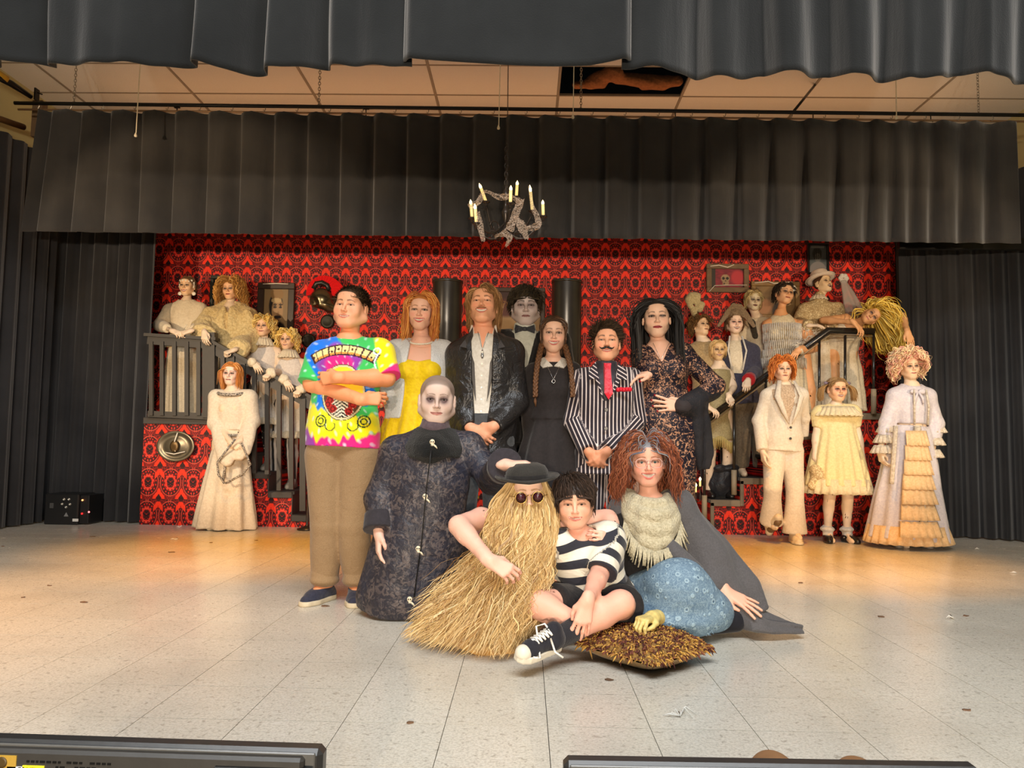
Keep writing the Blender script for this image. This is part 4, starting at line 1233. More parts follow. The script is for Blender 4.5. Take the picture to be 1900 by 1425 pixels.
def portrait(u, v):
    c = np.tile(S3(150, 124, 84), (len(u), 1)) * (1 - .25 * np.abs(u - .5))[:, None]
    c = lay(c, E2(u, v, .5, .02, .50, .36), S3(30, 24, 18)); c = lay(c, E2(u, v, .5, .36, .13, .12), S3(190, 170, 130))
    c = lay(c, E2(u, v, .49, .66, .27, .26), S3(34, 26, 20)); c = lay(c, E2(u, v, .55, .58, .22, .24), S3(176, 140, 96))
    c = lay(c, E2(u, v, .52, .88, .25, .12), S3(150, 116, 70)); c = lay(c, E2(u, v, .50, .76, .20, .05), S3(196, 168, 118))
    for x in (.46, .66): c = lay(c, E2(u, v, x, .63, .06, .025), S3(40, 28, 20)); c = lay(c, E2(u, v, x, .68, .07, .02), S3(50, 34, 22))
    c = lay(c, E2(u, v, .58, .50, .05, .05), S3(150, 112, 74)); c = lay(c, E2(u, v, .57, .44, .14, .035), S3(36, 24, 18)); c = lay(c, E2(u, v, .57, .38, .07, .015), S3(120, 76, 54))
    return c
BROWNF = plain('brown_frame', srgb(54, 38, 26), .4, nscale=20, amt=.3)
t, a, c = picture('sepia portrait of a moustached man in a dark frame above the twins', 476, 526, 549, 640, .07, BROWNF, portrait)
gauze(t, [P(488, 527, DW - .06), P(512, 526, DW - .07), P(535, 527, DW - .06)], .006)
t, a, c = picture('dark framed picture half hidden behind the woman in the fur coat', 388, 512, 420, 620, .04, plain('green_black_frame', srgb(34, 36, 24), .5), lambda u, v: np.tile(S3(12, 12, 12), (len(u), 1)) + E2(u, v, .5, .5, .5, .5)[:, None] * S3(30, 34, 30))
def skull(u, v):
    c = np.tile(S3(110, 30, 44), (len(u), 1)); n = np.sin(u * 23 + 3 * np.sin(v * 14)) * np.sin(v * 19 + u * 6)
    c = lay(c, .5 + .5 * n, S3(150, 40, 56)); c = lay(c, E2(u, v, .80, .55, .22, .4, 2), S3(190, 50, 60)); c = lay(c, (u < .14) * 1., S3(50, 44, 36)); c = lay(c, E2(u, v, .45, .5, .62, .62, 20) < .01, S3(46, 38, 30))
    c = lay(c, E2(u, v, .44, .50, .13, .20), S3(168, 140, 104)); c = lay(c, E2(u, v, .45, .28, .10, .13), S3(160, 132, 98))
    for x in (.39, .50): c = lay(c, E2(u, v, x, .50, .045, .07), S3(20, 14, 12))
    c = lay(c, E2(u, v, .445, .38, .022, .04), S3(30, 20, 16)); c = lay(c, (E2(u, v, .45, .24, .08, .03) > 0) * (np.abs((u * 38) % 1 - .5) > .3), S3(60, 46, 36))
    return c
GREYW = plain('driftwood_frame', srgb(120, 98, 74), .8, nscale=16, amt=.35, bmp=.5)
t, a, c = picture('small landscape picture of a skull on red in a driftwood frame', 1310, 491, 1388, 543, .055, GREYW, skull)
gauze(t, [P(1316, 541, DW - .06), P(1326, 530, DW - .07), P(1352, 529, DW - .07), P(1386, 529, DW - .06)]); gauze(t, [P(1318, 494, DW - .06), P(1334, 492, DW - .07), P(1350, 496, DW - .06), P(1362, 491, DW - .06)], .006)
def stern(u, v):
    c = np.tile(S3(86, 92, 94), (len(u), 1)); c = lay(c, E2(u, v, .5, .10, .48, .32), S3(128, 124, 124)); c = lay(c, E2(u, v, .47, .70, .27, .24), S3(60, 62, 62))
    c = lay(c, E2(u, v, .5, .56, .18, .16), S3(112, 110, 106)); c = lay(c, ((v > .50) & (v < .86) & (np.sin(u * 60 + np.sin(v * 30)) > .2)) * E2(u, v, .47, .68, .25, .24), S3(30, 32, 32)); c = lay(c, (v > .9) * (np.abs(u - .5) < .38), S3(150, 148, 140)); return c
picture('tall grey picture in a thin black frame above the top hat', 1497, 453, 1536, 510, .022, plain('black_frame', srgb(24, 24, 26), .3), stern)
def sepia(u, v):
    c = np.tile(S3(140, 110, 66), (len(u), 1)); n = np.sin(u * 9 + 4 * np.sin(v * 5)) * np.cos(v * 8 - u * 3); c = lay(c, .5 + .6 * n, S3(110, 84, 52)); c = lay(c, E2(u, v, .22, .3, .25, .3, 2), S3(170, 120, 80)); c = lay(c, E2(u, v, .55, .1, .14, .35, 3), S3(50, 36, 30)); return c
t, a, c = picture('larger brown landscape picture behind the flapper in white', 1393, 524, 1482, 592, .05, plain('gold_frame', srgb(140, 108, 62), .5, nscale=20, amt=.3), sepia)
gauze(t, [P(1400, 525, DW - .06), P(1425, 522, DW - .08), P(1436, 526, DW - .07), P(1470, 523, DW - .06)], .006)
def dim(u, v):
    c = np.tile(S3(52, 22, 18), (len(u), 1)); c = lay(c, (v < .42) * 1., S3(150, 122, 84)); c = lay(c, E2(u, v, .3, .6, .25, .25, 2), S3(80, 34, 26)); return c
picture('dark framed picture on the flat behind the butler', 903, 535, 1012, 625, .05, BROWNF, dim)
# oval silver mirror low on the left platform
y = DF - .03; c0 = P(327, 828, y); t = thing('oval_tray', 'oval silver tray wrapped in gauze on the front of the left platform', 'tray', c0)
R = np.array([[1, 0, 0], [0, 0, -1], [0, 1, 0]]); SIL = plain('old_silver', srgb(112, 104, 88), .32, .7, nscale=10, amt=.3)
b = MB(); b.lathe((0, 0, 0), [(.02, .018), (.105, .012), (.125, .004), (.15, .012), (.178, .026), (.186, .018), (.18, 0)], 40, R=R); vv = np.concatenate(b.v); vv[:, 2] *= .80; b.v = [vv + c0]; b.build('tray', SIL, t, smooth=True)
gauze(t, [c0 + (.02, -.03, .13), c0 + (0, -.04, .05), c0 + (.01, -.04, -.05)], .006); gauze(t, [c0 + (-.09, -.03, -.06), c0 + (0, -.04, -.075), c0 + (.1, -.03, -.05)], .005)
b = MB(); b.lathe((0, 0, 0), [(.0, .03), (.03, .026), (.045, .018)], 20, R=R); vv = np.concatenate(b.v); vv[:, 2] *= 1.3; b.v = [vv + c0 + (0, -.02, .0)]; b.build('emblem', plain('dull_gold', srgb(120, 96, 60), .4, .6), t, smooth=True)
# two small round dark frames
for (u, v, lb) in ((608, 597, 'small round dark frame under the crested helmet'), (573, 632, 'small round dark frame left of the boy in tie-dye')):
    c0 = P(u, v, DW - .01); t = thing('round_frame', lb, 'frame', c0); b = MB(); b.lathe(c0, [(.045, .02), (.065, .03), (.078, .012), (.078, 0)], 24, R=R, capt=False); b.build('rim', plain('dark_bronze', srgb(44, 40, 28), .5, .4), t, smooth=True)
    b = MB(); b.lathe(c0, [(.0, .012), (.05, .012)], 20, R=R); b.build('glass', plain('dark_glass', srgb(40, 44, 34), .15), t, smooth=True)
# crested helmet
c0 = P(597, 552, DW - .20); t = thing('crested_helmet', 'dark metal helmet with a tall red fan crest mounted on the wallpaper', 'helmet', c0)
HEL = plain('antique_metal', srgb(120, 108, 84), .25, .9, nscale=14, amt=.4)
pr = [ell(c0 + (0, 0, -.02), (.125, .11, .12), None, .02), ell(c0 + (.03, 0, -.09), (.12, .10, .05), None, .03), cap(c0 + (.07, 0, -.10), c0 + (.17, 0, -.13), .07, .03, .04), ell(c0 + (-.065, -.10, -.08), (.055, .09, .075), None, .01, 's'), ell(c0 + (-.03, 0, -.16), (.09, .09, .08), None, .01, 's')]
blob(t, 'shell', pr, .009, HEL)
b = MB(); b.tube([c0 + (-.09, -.01, .09), c0 + (-.06, -.01, .15), c0 + (0, -.01, .16), c0 + (.06, -.01, .13), c0 + (.08, -.01, .08)], .028, 8); b.build('crest_holder', plain('black_plastic', srgb(34, 32, 30), .35), t, smooth=True)
n = 40; poly = []
for i in range(n + 1):
    a_ = math.radians(185 - 200 * i / n); ex = 1 + .35 * (i / n) ** 2; poly.append((c0[0] + .02 + .185 * ex * math.cos(a_), c0[2] + .03 + .205 * math.sin(a_) + .0))
for i in range(n, -1, -1):
    a_ = math.radians(185 - 200 * i / n); poly.append((c0[0] + .0 + (.088 + .02 * (i / n)) * math.cos(a_), c0[2] + .05 + .098 * math.sin(a_)))
b = MB()
for i in range(n):
    q4 = [poly[i], poly[i + 1], poly[2 * n + 1 - i - 1], poly[2 * n + 1 - i]]; wv = .012 + .006 * (i % 2)
    b.prism(q4, c0[1] - wv, c0[1] + wv)
b.build('red_crest', cloth('red_brush', srgb(232, 8, 16), srgb(206, 4, 12), scale=160), t)
b = MB(); b.tube([c0, (c0[0], DW + .002, c0[2])], .02, 8); b.build('wall_mount', BLACKM, t, smooth=True)
# black effects machine in the left corner
a = P(80, 977, 7.28); c = P(146, 917, 7.28); t = thing('stage_machine', 'black boxy stage machine with round jacks and warning label by the left leg curtain', 'machine', ((a[0] + c[0]) / 2, 7.28, 0))
BLKP = plain('black_plastic_box', srgb(28, 28, 29), .4); y = 7.28
b = MB(); b.box((a[0], y, .0), (c[0], y + .30, c[2]), .01); b.build('case', BLKP, t)
b = MB(); b.box((c[0], y + .03, .01), (px(168, y), y + .28, c[2] - .01), .006); b.build('connector_bay', plain('bay', srgb(18, 18, 20), .5), t)
JK = plain('nickel', srgb(190, 188, 180), .25, .9)
for u, v in ((119.5, 926.5), (128.5, 926.5), (116, 935), (130.5, 935.5), (123, 941)):
    p = P(u, v, y); b = MB(); b.lathe(p, [(.013, 0), (.013, .01), (.006, .012), (.005, .004)], 12, R=R); b.build('jack', JK, t, smooth=True)
b = MB(); p = P(123, 955, y); b.prism([(p[0] - .022, p[2] - .016), (p[0] + .022, p[2] - .016), (p[0], p[2] + .022)], y - .004, y + .002); b.build('warning_triangle', plain('grey_label', srgb(120, 120, 120), .6), t)
b = MB(); p = P(140, 965, y); b.box((p[0] - .027, y - .003, p[2] - .013), (p[0] + .027, y + .002, p[2] + .013)); b.build('white_label', plain('white_label', srgb(210, 210, 208), .6), t)
b = MB(); p = P(96, 938, y); b.box((p[0] - .018, y - .004, p[2] - .024), (p[0] + .018, y + .002, p[2] + .024)); b.build('switch', plain('grey_switch', srgb(70, 70, 70), .5), t)
for u, v, cc in ((153, 928, (255, 150, 90)), (152, 953, (255, 30, 30)), (165, 950, (255, 120, 120))):
    p = P(u, v, y + .02); m, nt, bb = new_mat('led', .4, srgb(*cc), emit=srgb(*cc), estr=3); b = MB(); b.sphere(p, .009, 8, 6); b.build('indicator_light', m, t, smooth=True)

# chandelier
c0 = P(938, 400, 5.9); cx, cy, czz = c0; s = 5.9 / FPX
t = thing('chandelier', 'black wrought chandelier with candle lamps and torn grey gauze hung in front of the valance', 'chandelier', c0)
IRON = plain('wrought_iron', srgb(62, 54, 48), .3, .5)
b = MB(); b.lathe((cx, cy, czz), [(.001, -.17), (.02, -.16), (.035, -.13), (.018, -.10), (.012, -.04), (.03, 0), (.034, .03), (.014, .06), (.012, .11), (.028, .15), (.024, .19), (.008, .22), (.012, .24), (.001, .25)], 14); b.build('stem', IRON, t, smooth=True)
WAX = new_mat('lit_candle', .5, srgb(250, 232, 170), emit=srgb(255, 214, 120), estr=.55)[0]; FLM = new_mat('flame_bulb', .3, srgb(255, 240, 190), emit=srgb(255, 226, 150), estr=7)[0]
# (pixel of candle foot, pixel of tip, depth offset)
cand = [(876, 405, 873, 370, .05), (884, 415, 881, 378, -.18), (902, 375, 889, 340, .18), (947, 378, 948, 344, -.22), (958, 366, 960, 335, .24), (988, 392, 983, 343, .12), (1008, 402, 1007, 371, .0)]
for i, (u0, v0, u1, v1, dy) in enumerate(cand):
    a = P(u0, v0, cy + dy); e = P(u1, v1, cy + dy); k = unit(e - a)
    st = np.array([cx, cy, czz + (-.05 if i % 2 else -.10)]); h = np.array([a[0] - cx, a[1] - cy, 0])
    pts = []
    for w in np.linspace(0, 1, 12): pts.append(st + h * w + np.array([0, 0, (a[2] - .02 - st[2]) * w ** 2.2 - .11 * math.sin(w * PI) ** 1.0 * (1 - .3 * w)]))
    b = MB(); b.tube(pts, .0085, 6)
    cur = [st + h * .35 + np.array([0, 0, -.06]) + unit(h) * r_ * math.cos(th) + np.array([0, 0, r_ * math.sin(th)]) for th, r_ in zip(np.linspace(0, 7, 14), np.linspace(.055, .012, 14))]
    b.tube(cur, .0055, 5); b.build('arm', IRON, t, smooth=True)
    b = MB(); b.lathe(a, [(.004, -.035), (.012, -.03), (.010, -.012), (.030, -.004), (.034, .004), (.012, .004)], 14); b.build('drip_pan', IRON, t, smooth=True)
    b = MB(); b.tube([a, a + (e - a) * .72], .0125, 10); cd = b.build('candle', WAX, t, smooth=True)
    b = MB(); f = a + (e - a) * .72; L = np.linalg.norm(e - a) * .28; b.tube([f, f + k * L * .2, f + k * L * .5, f + k * L * .8, f + k * L], [.007, .0115, .011, .005, .001], 10); b.build('flame_bulb', FLM, cd, smooth=True)
GZ, nt, bb = new_mat('torn_webbing', .9, srgb(196, 172, 150))
x_, y_, z_, v_ = coords(nt); nn = noise(nt, vec(nt, x_ * 60, y_ * 60, z_ * 160), 1, 3, .7, 1.0); nt.links.new((nn.gt(.50, .07) * .8 + .06).s, bb.inputs['Alpha'])
def web(pts, wid, name='gauze'):
    pts = [P(*q) for q in pts]; pts = np.array(pts); n = 20; tt = np.linspace(0, len(pts) - 1, n); q = np.stack([np.interp(tt, range(len(pts)), pts[:, i]) for i in range(3)], 1)
    for _ in range(2): q[1:-1] = (q[:-2] + 2 * q[1:-1] + q[2:]) / 4
    wi = np.interp(tt, range(len(wid)), wid); V = []; m = 7
    for i in range(n):
        tg = unit(q[min(i + 1, n - 1)] - q[max(i - 1, 0)]); sd = unit(np.cross(tg, (0, 1, 0)))
        for j in range(m):
            e = (j / (m - 1) - .5) * 2; V.append(q[i] + sd * e * wi[i] * .75 + np.array([0, .02 * math.sin(e * 4 + i), 0]))
    F = [(i * m + j, i * m + j + 1, (i + 1) * m + j + 1, (i + 1) * m + j) for i in range(n - 1) for j in range(m - 1)]
    mk(name, V, F, GZ, t)
web([(870, 385, 5.75), (888, 376, 5.75), (898, 352, 5.75), (925, 366, 5.72), (952, 366, 5.7), (968, 376, 5.7)], [.03, .035, .015, .03, .03, .015])
web([(966, 368, 5.7), (962, 385, 5.7), (950, 412, 5.7), (945, 428, 5.7)], [.04, .04, .035, .05])
web([(955, 400, 5.72), (968, 420, 5.7), (978, 444, 5.7)], [.02, .05, .02])
web([(982, 345, 5.8), (988, 385, 5.8), (998, 405, 5.75), (1000, 420, 5.75), (975, 424, 5.7)], [.012, .02, .03, .035, .03])
web([(886, 392, 5.7), (890, 415, 5.7), (897, 448, 5.7)], [.02, .035, .02])
web([(918, 440, 5.7), (935, 432, 5.65), (948, 440, 5.65), (938, 458, 5.65)], [.01, .035, .03, .01])
t2 = chain(c0[0], cy, c0[2] + .245, pz(262, 5.9, 938), 'chandelier_chain', 'dark chain that the chandelier hangs from', IRON, link=.045, r=.004)
b = MB(); zz = pz(262, 5.9, 938); b.tube([(c0[0], cy, zz - .02), (c0[0] + .005, cy, zz + .05), (c0[0] + .0, cy, CZ)], .004, 6); b.build('wire', IRON, t2, smooth=True)

# candelabra behind the cast (small flames)
def candelabrum(label, tips, d, base_z, base_u):
    t = thing('candelabrum', label, 'candelabrum', (px(base_u, d), d, base_z)); B = np.array([px(base_u, d), d, base_z])
    zmin = min(P(u, v, d)[2] for u, v in tips)
    b = MB(); b.lathe(B, [(.09, 0), (.09, .015), (.03, .03), (.012, .05), (.010, zmin - base_z - .12)], 14); b.build('stem', IRON, t, smooth=True)
    for u, v in tips:
        e = P(u, v, d); b = MB(); b.tube([B + (0, 0, zmin - base_z - .14), (e[0], d, zmin - .13), (e[0], d, e[2] - .085)], .005, 6); b.lathe((e[0], d, e[2] - .085), [(.004, -.01), (.018, 0), (.018, .004)], 10); b.build('arm', IRON, t, smooth=True)
        b = MB(); b.tube([(e[0], d, e[2] - .082), (e[0], d, e[2] - .03)], .009, 8); cd = b.build('candle', WAX, t, smooth=True)
        b = MB(); b.tube([(e[0], d, e[2] - .03), (e[0], d, e[2] - .018), (e[0], d, e[2] - .008), (e[0], d, e[2] + .006)], [.005, .012, .010, .001], 8); b.build('flame_bulb', FLM, cd, smooth=True)
candelabrum('black candelabrum with three small lights at the foot of the right steps', [(1283, 903), (1291, 897), (1299, 886)], 7.2, 0, 1291)
candelabrum('black candelabrum with three small lights on the right platform', [(1580, 691), (1591, 675), (1596, 698)], 8.0, 1.17, 1592)
candelabrum('single small light at the foot of the left steps', [(575, 868)], 7.2, 0, 575)
# black bag on the lowest wide step at right
c0 = P(1343, 905, 7.6); t = thing('black_bag', 'crumpled black bag on the lowest wide step at the right', 'bag', (c0[0], 7.6, .33))
blob(t, 'bag', [ell((c0[0], 7.62, .46), (.17, .11, .15), None, .04), ell((c0[0] + .02, 7.60, .58), (.12, .09, .07), None, .05), slab((0, 0, -1), -.332)], .010, cloth('bag_nylon', srgb(36, 36, 40), wrinkle=1.0, rough=.5), wob=lambda p: ripples(p, .012, 45, 5))
blob(t, 'top_bow', [ell((c0[0] - .05, 7.53, .62), (.07, .03, .035), None, .02), ell((c0[0] + .06, 7.53, .625), (.07, .03, .035), None, .02)], .009, cloth('bag_nylon2', srgb(30, 30, 34), wrinkle=1.0, rough=.5), wob=lambda p: ripples(p, .010, 60, 6))
# scraps on the floor
SCR = plain('dark_scrap', srgb(112, 84, 62), .9); FTH = plain('white_feather', srgb(236, 232, 222), .9)
sc = [(172, 996), (5, 1014), (318, 1025), (92, 1087), (43, 1109), (155, 1118), (603, 1125), (392, 1007), (475, 1003), (1485, 1082), (1635, 1145), (1792, 1143), (1130, 1262), (1793, 1318), (760, 1342)]
SCL = ['small brown scrap on the floor straight in front of the black stage machine', 'small brown scrap by the foot of the drape along the left wall', 'brown scrap at the near side of the left amber light pool',
       'brown scrap in the open floor left, the farther of two near the left edge', 'brown scrap in the open floor left, closest to the left picture edge', 'largest brown scrap on the open floor left of the boy in tie-dye', 'brown scrap just in front of the tie-dye boy\'s shoes',
       'tiny brown scrap just in front of the woman in the long cream gown', 'tiny brown scrap beside the hem of the long cream gown', 'thin brown scrap beyond the tail of the grey shawl', 'brown scrap right of the tail of the grey shawl', 'brown scrap in the open floor far right of the grey shawl',
       'small brown scrap on the floor in front of the fringed cushion', 'small brown scrap near the right end of the right monitor', 'small brown scrap on the empty floor between the two monitors']
FTL = ['largest white feather tuft, in front of the fringed cushion', 'white feather tuft right of the pale period gown, nearer the gown', 'white feather tuft at the right edge of the stage floor', 'white feather tuft lying beside the far right brown scrap', 'white feather tuft at the foot of the platform under the silver tray',
       'white feather tuft at the hem of the pale period gown', 'white feather tuft at the foot of the left steps behind the tie-dye boy', 'white feather tuft just in front of the platform under the silver tray']
for i, (u, v) in enumerate(sc):
    q0 = G(u, v); r = random.Random(i); w = r.uniform(.012, .030); n = 7; vv = [(q0[0] + w * math.cos(k * 2 * PI / n) * r.uniform(.6, 1), q0[1] + w * .7 * math.sin(k * 2 * PI / n) * r.uniform(.5, 1), .002 + .004 * r.random()) for k in range(n)]
    o = mk('floor_scrap', vv + [(a_, b_, .0006) for a_, b_, _ in vv], [tuple(range(n)), tuple(range(2 * n - 1, n - 1, -1))] + [(k, k + n, (k + 1) % n + n, (k + 1) % n) for k in range(n)], SCR, None, smooth=False)
    tag(o, SCL[i], 'scrap', 'brown scraps on the stage floor')
for i, (u, v) in enumerate([(1262, 1331), (1816, 1020), (1886, 1064), (1770, 1149), (333, 979), (1735, 1005), (560, 975), (325, 1002)]):
    q0 = G(u, v); b = MB(); r = random.Random(i + 50)
    w0 = .040 if i == 0 else .028
    for k in range(7 if i == 0 else 5):
        th = r.uniform(-.5, .5); b.tube([q0 + (0, 0, .004), q0 + (w0 * (k - 3) / 3.5 * math.cos(th), w0 * .5 * math.sin(th) + .01 * k, .012 * r.random() + .006), q0 + (w0 * (k - 3) / 2.2, w0 * .8 * math.sin(th), .004)], [.002, .003, .0008], 4)
    tag(b.build('feather', FTH, None, smooth=True, kind=None), FTL[i], 'feather', 'white feather tufts on the stage floor')

# ---- monitors at the front edge
def monitor(label, u0, v0, u1, v1, d, ventx, left):
    A = P(u0, v0, d + .045) - (0, .045, 0); Bq = P(u1, v1, d + .045) - (0, .045, 0); t = thing('monitor', label, 'monitor', ((A[0] + Bq[0]) / 2, d, A[2] - .6))
    ax = unit(Bq - A); W = np.linalg.norm(Bq - A); Rm = np.stack([ax, unit(np.cross((0, 0, 1), ax)), np.cross(ax, unit(np.cross((0, 0, 1), ax)))], 1)
    BZ = plain('bezel', srgb(44, 44, 44), .35); BK = plain('back_shell', srgb(50, 49, 47), .45)
    def place(m, name, mat, par, smooth=False):
        v = np.concatenate(m.v) @ Rm.T + A; m.v = [v]; return m.build(name, mat, par, smooth=smooth)
    H_ = .55
    b = MB(); b.box((0, 0, -H_), (W, .045, 0), .010); fr = place(b, 'bezel', BZ, t)
    b = MB(); b.box((.012, -.005, -H_ + .012), (W - .012, .001, -.004), .002); place(b, 'rim', plain('rim_grey', srgb(84, 84, 82), .3), fr)
    b = MB(); b.box((.03, -.022, -H_ + .03), (W - .03, 0, -.008), .006); bk = place(b, 'back_cover', BK, t)
    b = MB()
    for (x0, x1) in ventx:
        for k in range(10): b.box((x0, -.030, -.024 - .0105 * k - .004), (x1, -.018, -.024 - .0105 * k), .001)
    place(b, 'vent_slat', plain('vent_black', srgb(20, 20, 20), .5), bk); bpy.context.scene.collection.objects[-1] if False else None
    b = MB(); b.box((W / 2 - .06, -.02, -H_ - .10), (W / 2 + .06, .03, -H_ + .02)); b.box((W / 2 - .25, -.12, -H_ - .115), (W / 2 + .25, .13, -H_ - .10)); place(b, 'foot_stand', BZ, t)
    if left:
        def lab(x0, z0, x1, z1, c, nm):
            b = MB(); b.box((x0, -.0240, z0), (x1, -.0215, z1)); return place(b, nm, plain(nm + '_mat', srgb(*c), .5, nscale=200, amt=.1), bk)
        sc_ = d / FPX; LX = lambda u: (u - u0) * sc_; 
        lab(LX(30), -.044, LX(78), -.018, (170, 138, 52), 'gold_sticker'); lab(LX(62), -.08, LX(92), -.038, (226, 226, 230), 'white_sticker'); lab(LX(90), -.052, LX(129), -.035, (246, 226, 40), 'caution_band'); lab(LX(88), -.10, LX(127), -.053, (235, 235, 235), 'caution_text_area')
        b = MB(); b.lathe((0, 0, 0), [(.006, .0006), (.0105, .0006), (.0105, 0)], 20, R=R, capt=False); vv = np.concatenate(b.v) + np.array([LX(52), -.0243, -.031]); b.v = [vv]; place(b, 'round_emblem', plain('emblem_dark', srgb(70, 54, 20), .5), bk, True)
        # lettering of the caution label
        cu = bpy.data.curves.new('caution_text', 'FONT'); cu.body = 'CAUTION'; cu.size = .0135; cu.extrude = .0003; cu.align_x = 'CENTER'; cu.align_y = 'CENTER'
        o = bpy.data.objects.new('caution_text', cu); COL.objects.link(o); cu.materials.append(plain('ink', srgb(30, 28, 10), .6)); o.parent = bk
        M = Matrix([list(r_) for r_ in Rm]).to_4x4(); loc = Rm @ np.array([LX(109), -.0248, -.0435]) + A - np.array(t.location); o.matrix_local = Matrix.Translation(Vector(loc)) @ M @ Matrix.Rotation(PI / 2, 4, 'X')
        bpy.context.view_layer.update(); tm_ = bpy.data.meshes.new_from_object(o.evaluated_get(bpy.context.evaluated_depsgraph_get())); o2 = bpy.data.objects.new('caution_text', tm_); COL.objects.link(o2); o2.parent = bk; o2.matrix_local = o.matrix_local.copy(); bpy.data.objects.remove(o)
        b = MB(); r = random.Random(4)
        for row in range(2):
            x = LX(96)
            while x < LX(262):
                w_ = r.uniform(.004, .010)
                if r.random() < (.85 if row == 0 else .35): b.box((x, -.0232, -.026 - row * .009 - .004), (x + w_, -.0218, -.026 - row * .009))
                x += w_ + .003
        place(b, 'printed_marks', plain('faint_ink', srgb(16, 16, 16), .3), bk)
    return t
monitor('large black flat monitor seen from behind at the lower left edge', -60, 1354, 609, 1376, 1.50, [(.52, .70)], True)
monitor('black flat monitor seen from behind at the lower right edge', 1044, 1397, 1800, 1409, 1.55, [(.02, .24)], False)
TANL = plain('tan_suede', srgb(150, 108, 70), .8)
for u, v, w, lb in ((1432, 1397, 46, 'rounded brown shoe toe showing over the right monitor, the larger one'), (1590, 1406, 40, 'rounded brown shoe toe showing over the right monitor, the smaller one')):
    d = 2.0; c0 = P(u, v, d); t = thing('brown_shoe', lb, 'shoe', (c0[0], d, 0)); x, y = c0[0], d
    k = w / 46
    blob(t, 'upper', [ell((x, y - .04, .0), (.066 * k, .13, .086 * k), None, .03), slab((0, 0, -1), -.010)], .005, TANL)
    blob(t, 'sole', [ell((x, y - .04, .0), (.066 * k, .135, .05), None, .02), slab((0, 0, 1), .014), slab((0, 0, -1), -.0005)], .006, plain('brown_sole', srgb(92, 64, 40), .7))
# ------------------------------------------------------------------ garments
def sleeve(J, n, f, c, c1=None, rend=None, g=1.0):
    """f 0..2: 1 = elbow, 2 = wrist; flat cuff"""
    s, e, w = getattr(J, 's' + n), getattr(J, 'e' + n), getattr(J, 'w' + n); q = J.k * g; c1 = c if c1 is None else c1
    if f <= 1:
        r0, r1 = .050 * q + c, (rend or (.042 * q + c1)); return [cap(s, s + (e - s) * .1, r0, r0, .03), loft(s, e, [(0, r0, r0), (f, r1, r1)], (1, 0, .01), .02)]
    r0, r1, r2 = .050 * q + c, .043 * q + (c + c1) / 2, (rend or (.031 * q + c1)); t = f - 1
    return [cap(s, e, r0, r1, .03), loft(e, w, [(0, r1, r1), (.3, r1 * .3 + .7 * (.042 * q + c1), r1 * .3 + .7 * (.042 * q + c1)), (t, r2, r2)], (1, .1, .01), .02), ell(e, r1 * 1.02, None, .02)]
def top(J, sex='m', g=1.0, c=.014, hem=-.10, flare=0.0, f=2, sc=None, sc1=None, rend=None, sh=True, neck=.062, neckd=.05, tmax=1.0, ag=1.0, pleat=None, sleeves='lr'):
    T = torso_tab(sex, g, c, J.k); a0 = [t for t in T if t[0] > hem + .04 and t[0] <= tmax]; b0 = np.interp(max(hem, -.06), [t[0] for t in T], [t[1] for t in T]); b1 = np.interp(max(hem, -.06), [t[0] for t in T], [t[2] for t in T])
    T = [(hem, b0 + flare, b1 + flare)] + a0; q = J.k
    pr = [loft(J.pv, J.nk, T, unit(J.sr - J.sl), .03, pleat=pleat)]
    for n in sleeves:
        if sh: pr.append(cap(J.nk + (0, .01, -.035 * q), getattr(J, 's' + n), .036 * q + c, .047 * q + c, .04))
        if f: pr += sleeve(J, n, f, sc if sc is not None else c, sc1, rend, ag)
    if neck: pr.append(ell(J.nk + (0, -.015 * q, .018 * q), (neck * q, neck * 1.05 * q, neckd * q), None, .004, 's'))
    return pr
def trousers(J, c=.016, f=.95, flare=0.0, rend=None, g=1.0, tmax=.22, sex='m', crumple=0):
    T = [t for t in torso_tab(sex, g, c, J.k) if t[0] < tmax] + [(tmax, .15 * J.k * g + c, .11 * J.k * g + c)]; q = J.k * g
    pr = [loft(J.pv, J.nk, [(-.14, .11 * q, .09 * q)] + T, (1, 0, 0), .03)]
    for n in 'lr':
        h, k, a = getattr(J, 'h' + n), getattr(J, 'k' + n), getattr(J, 'a' + n); r = rend or (.045 * q + c)
        pr += [cap(h, k, .088 * q + c, .060 * q + c, .02), loft(k, a, [(-.05, .059 * q + c, .059 * q + c), (.3, .058 * q + c + flare * .1, .058 * q + c + flare * .1), (f, r + flare, r + flare)], (1, 0, 0), .012)]
    return pr
def skirt(J, zt, zh, rt, rh, k=.02, pleat=None, cx=0, ry=.75, mid=None, cy=0):
    a = np.array([J.pv[0], J.pv[1], zt]); b = np.array([J.pv[0] + cx, J.pv[1] + cy, zh]); T = [(0, rt, rt * ry)]
    if mid: T += [(m[0], m[1], m[1] * ry) for m in mid]
    T.append((1, rh, rh * ry)); return loft(a, b, T, (1, 0, 0), k, pleat=pleat)
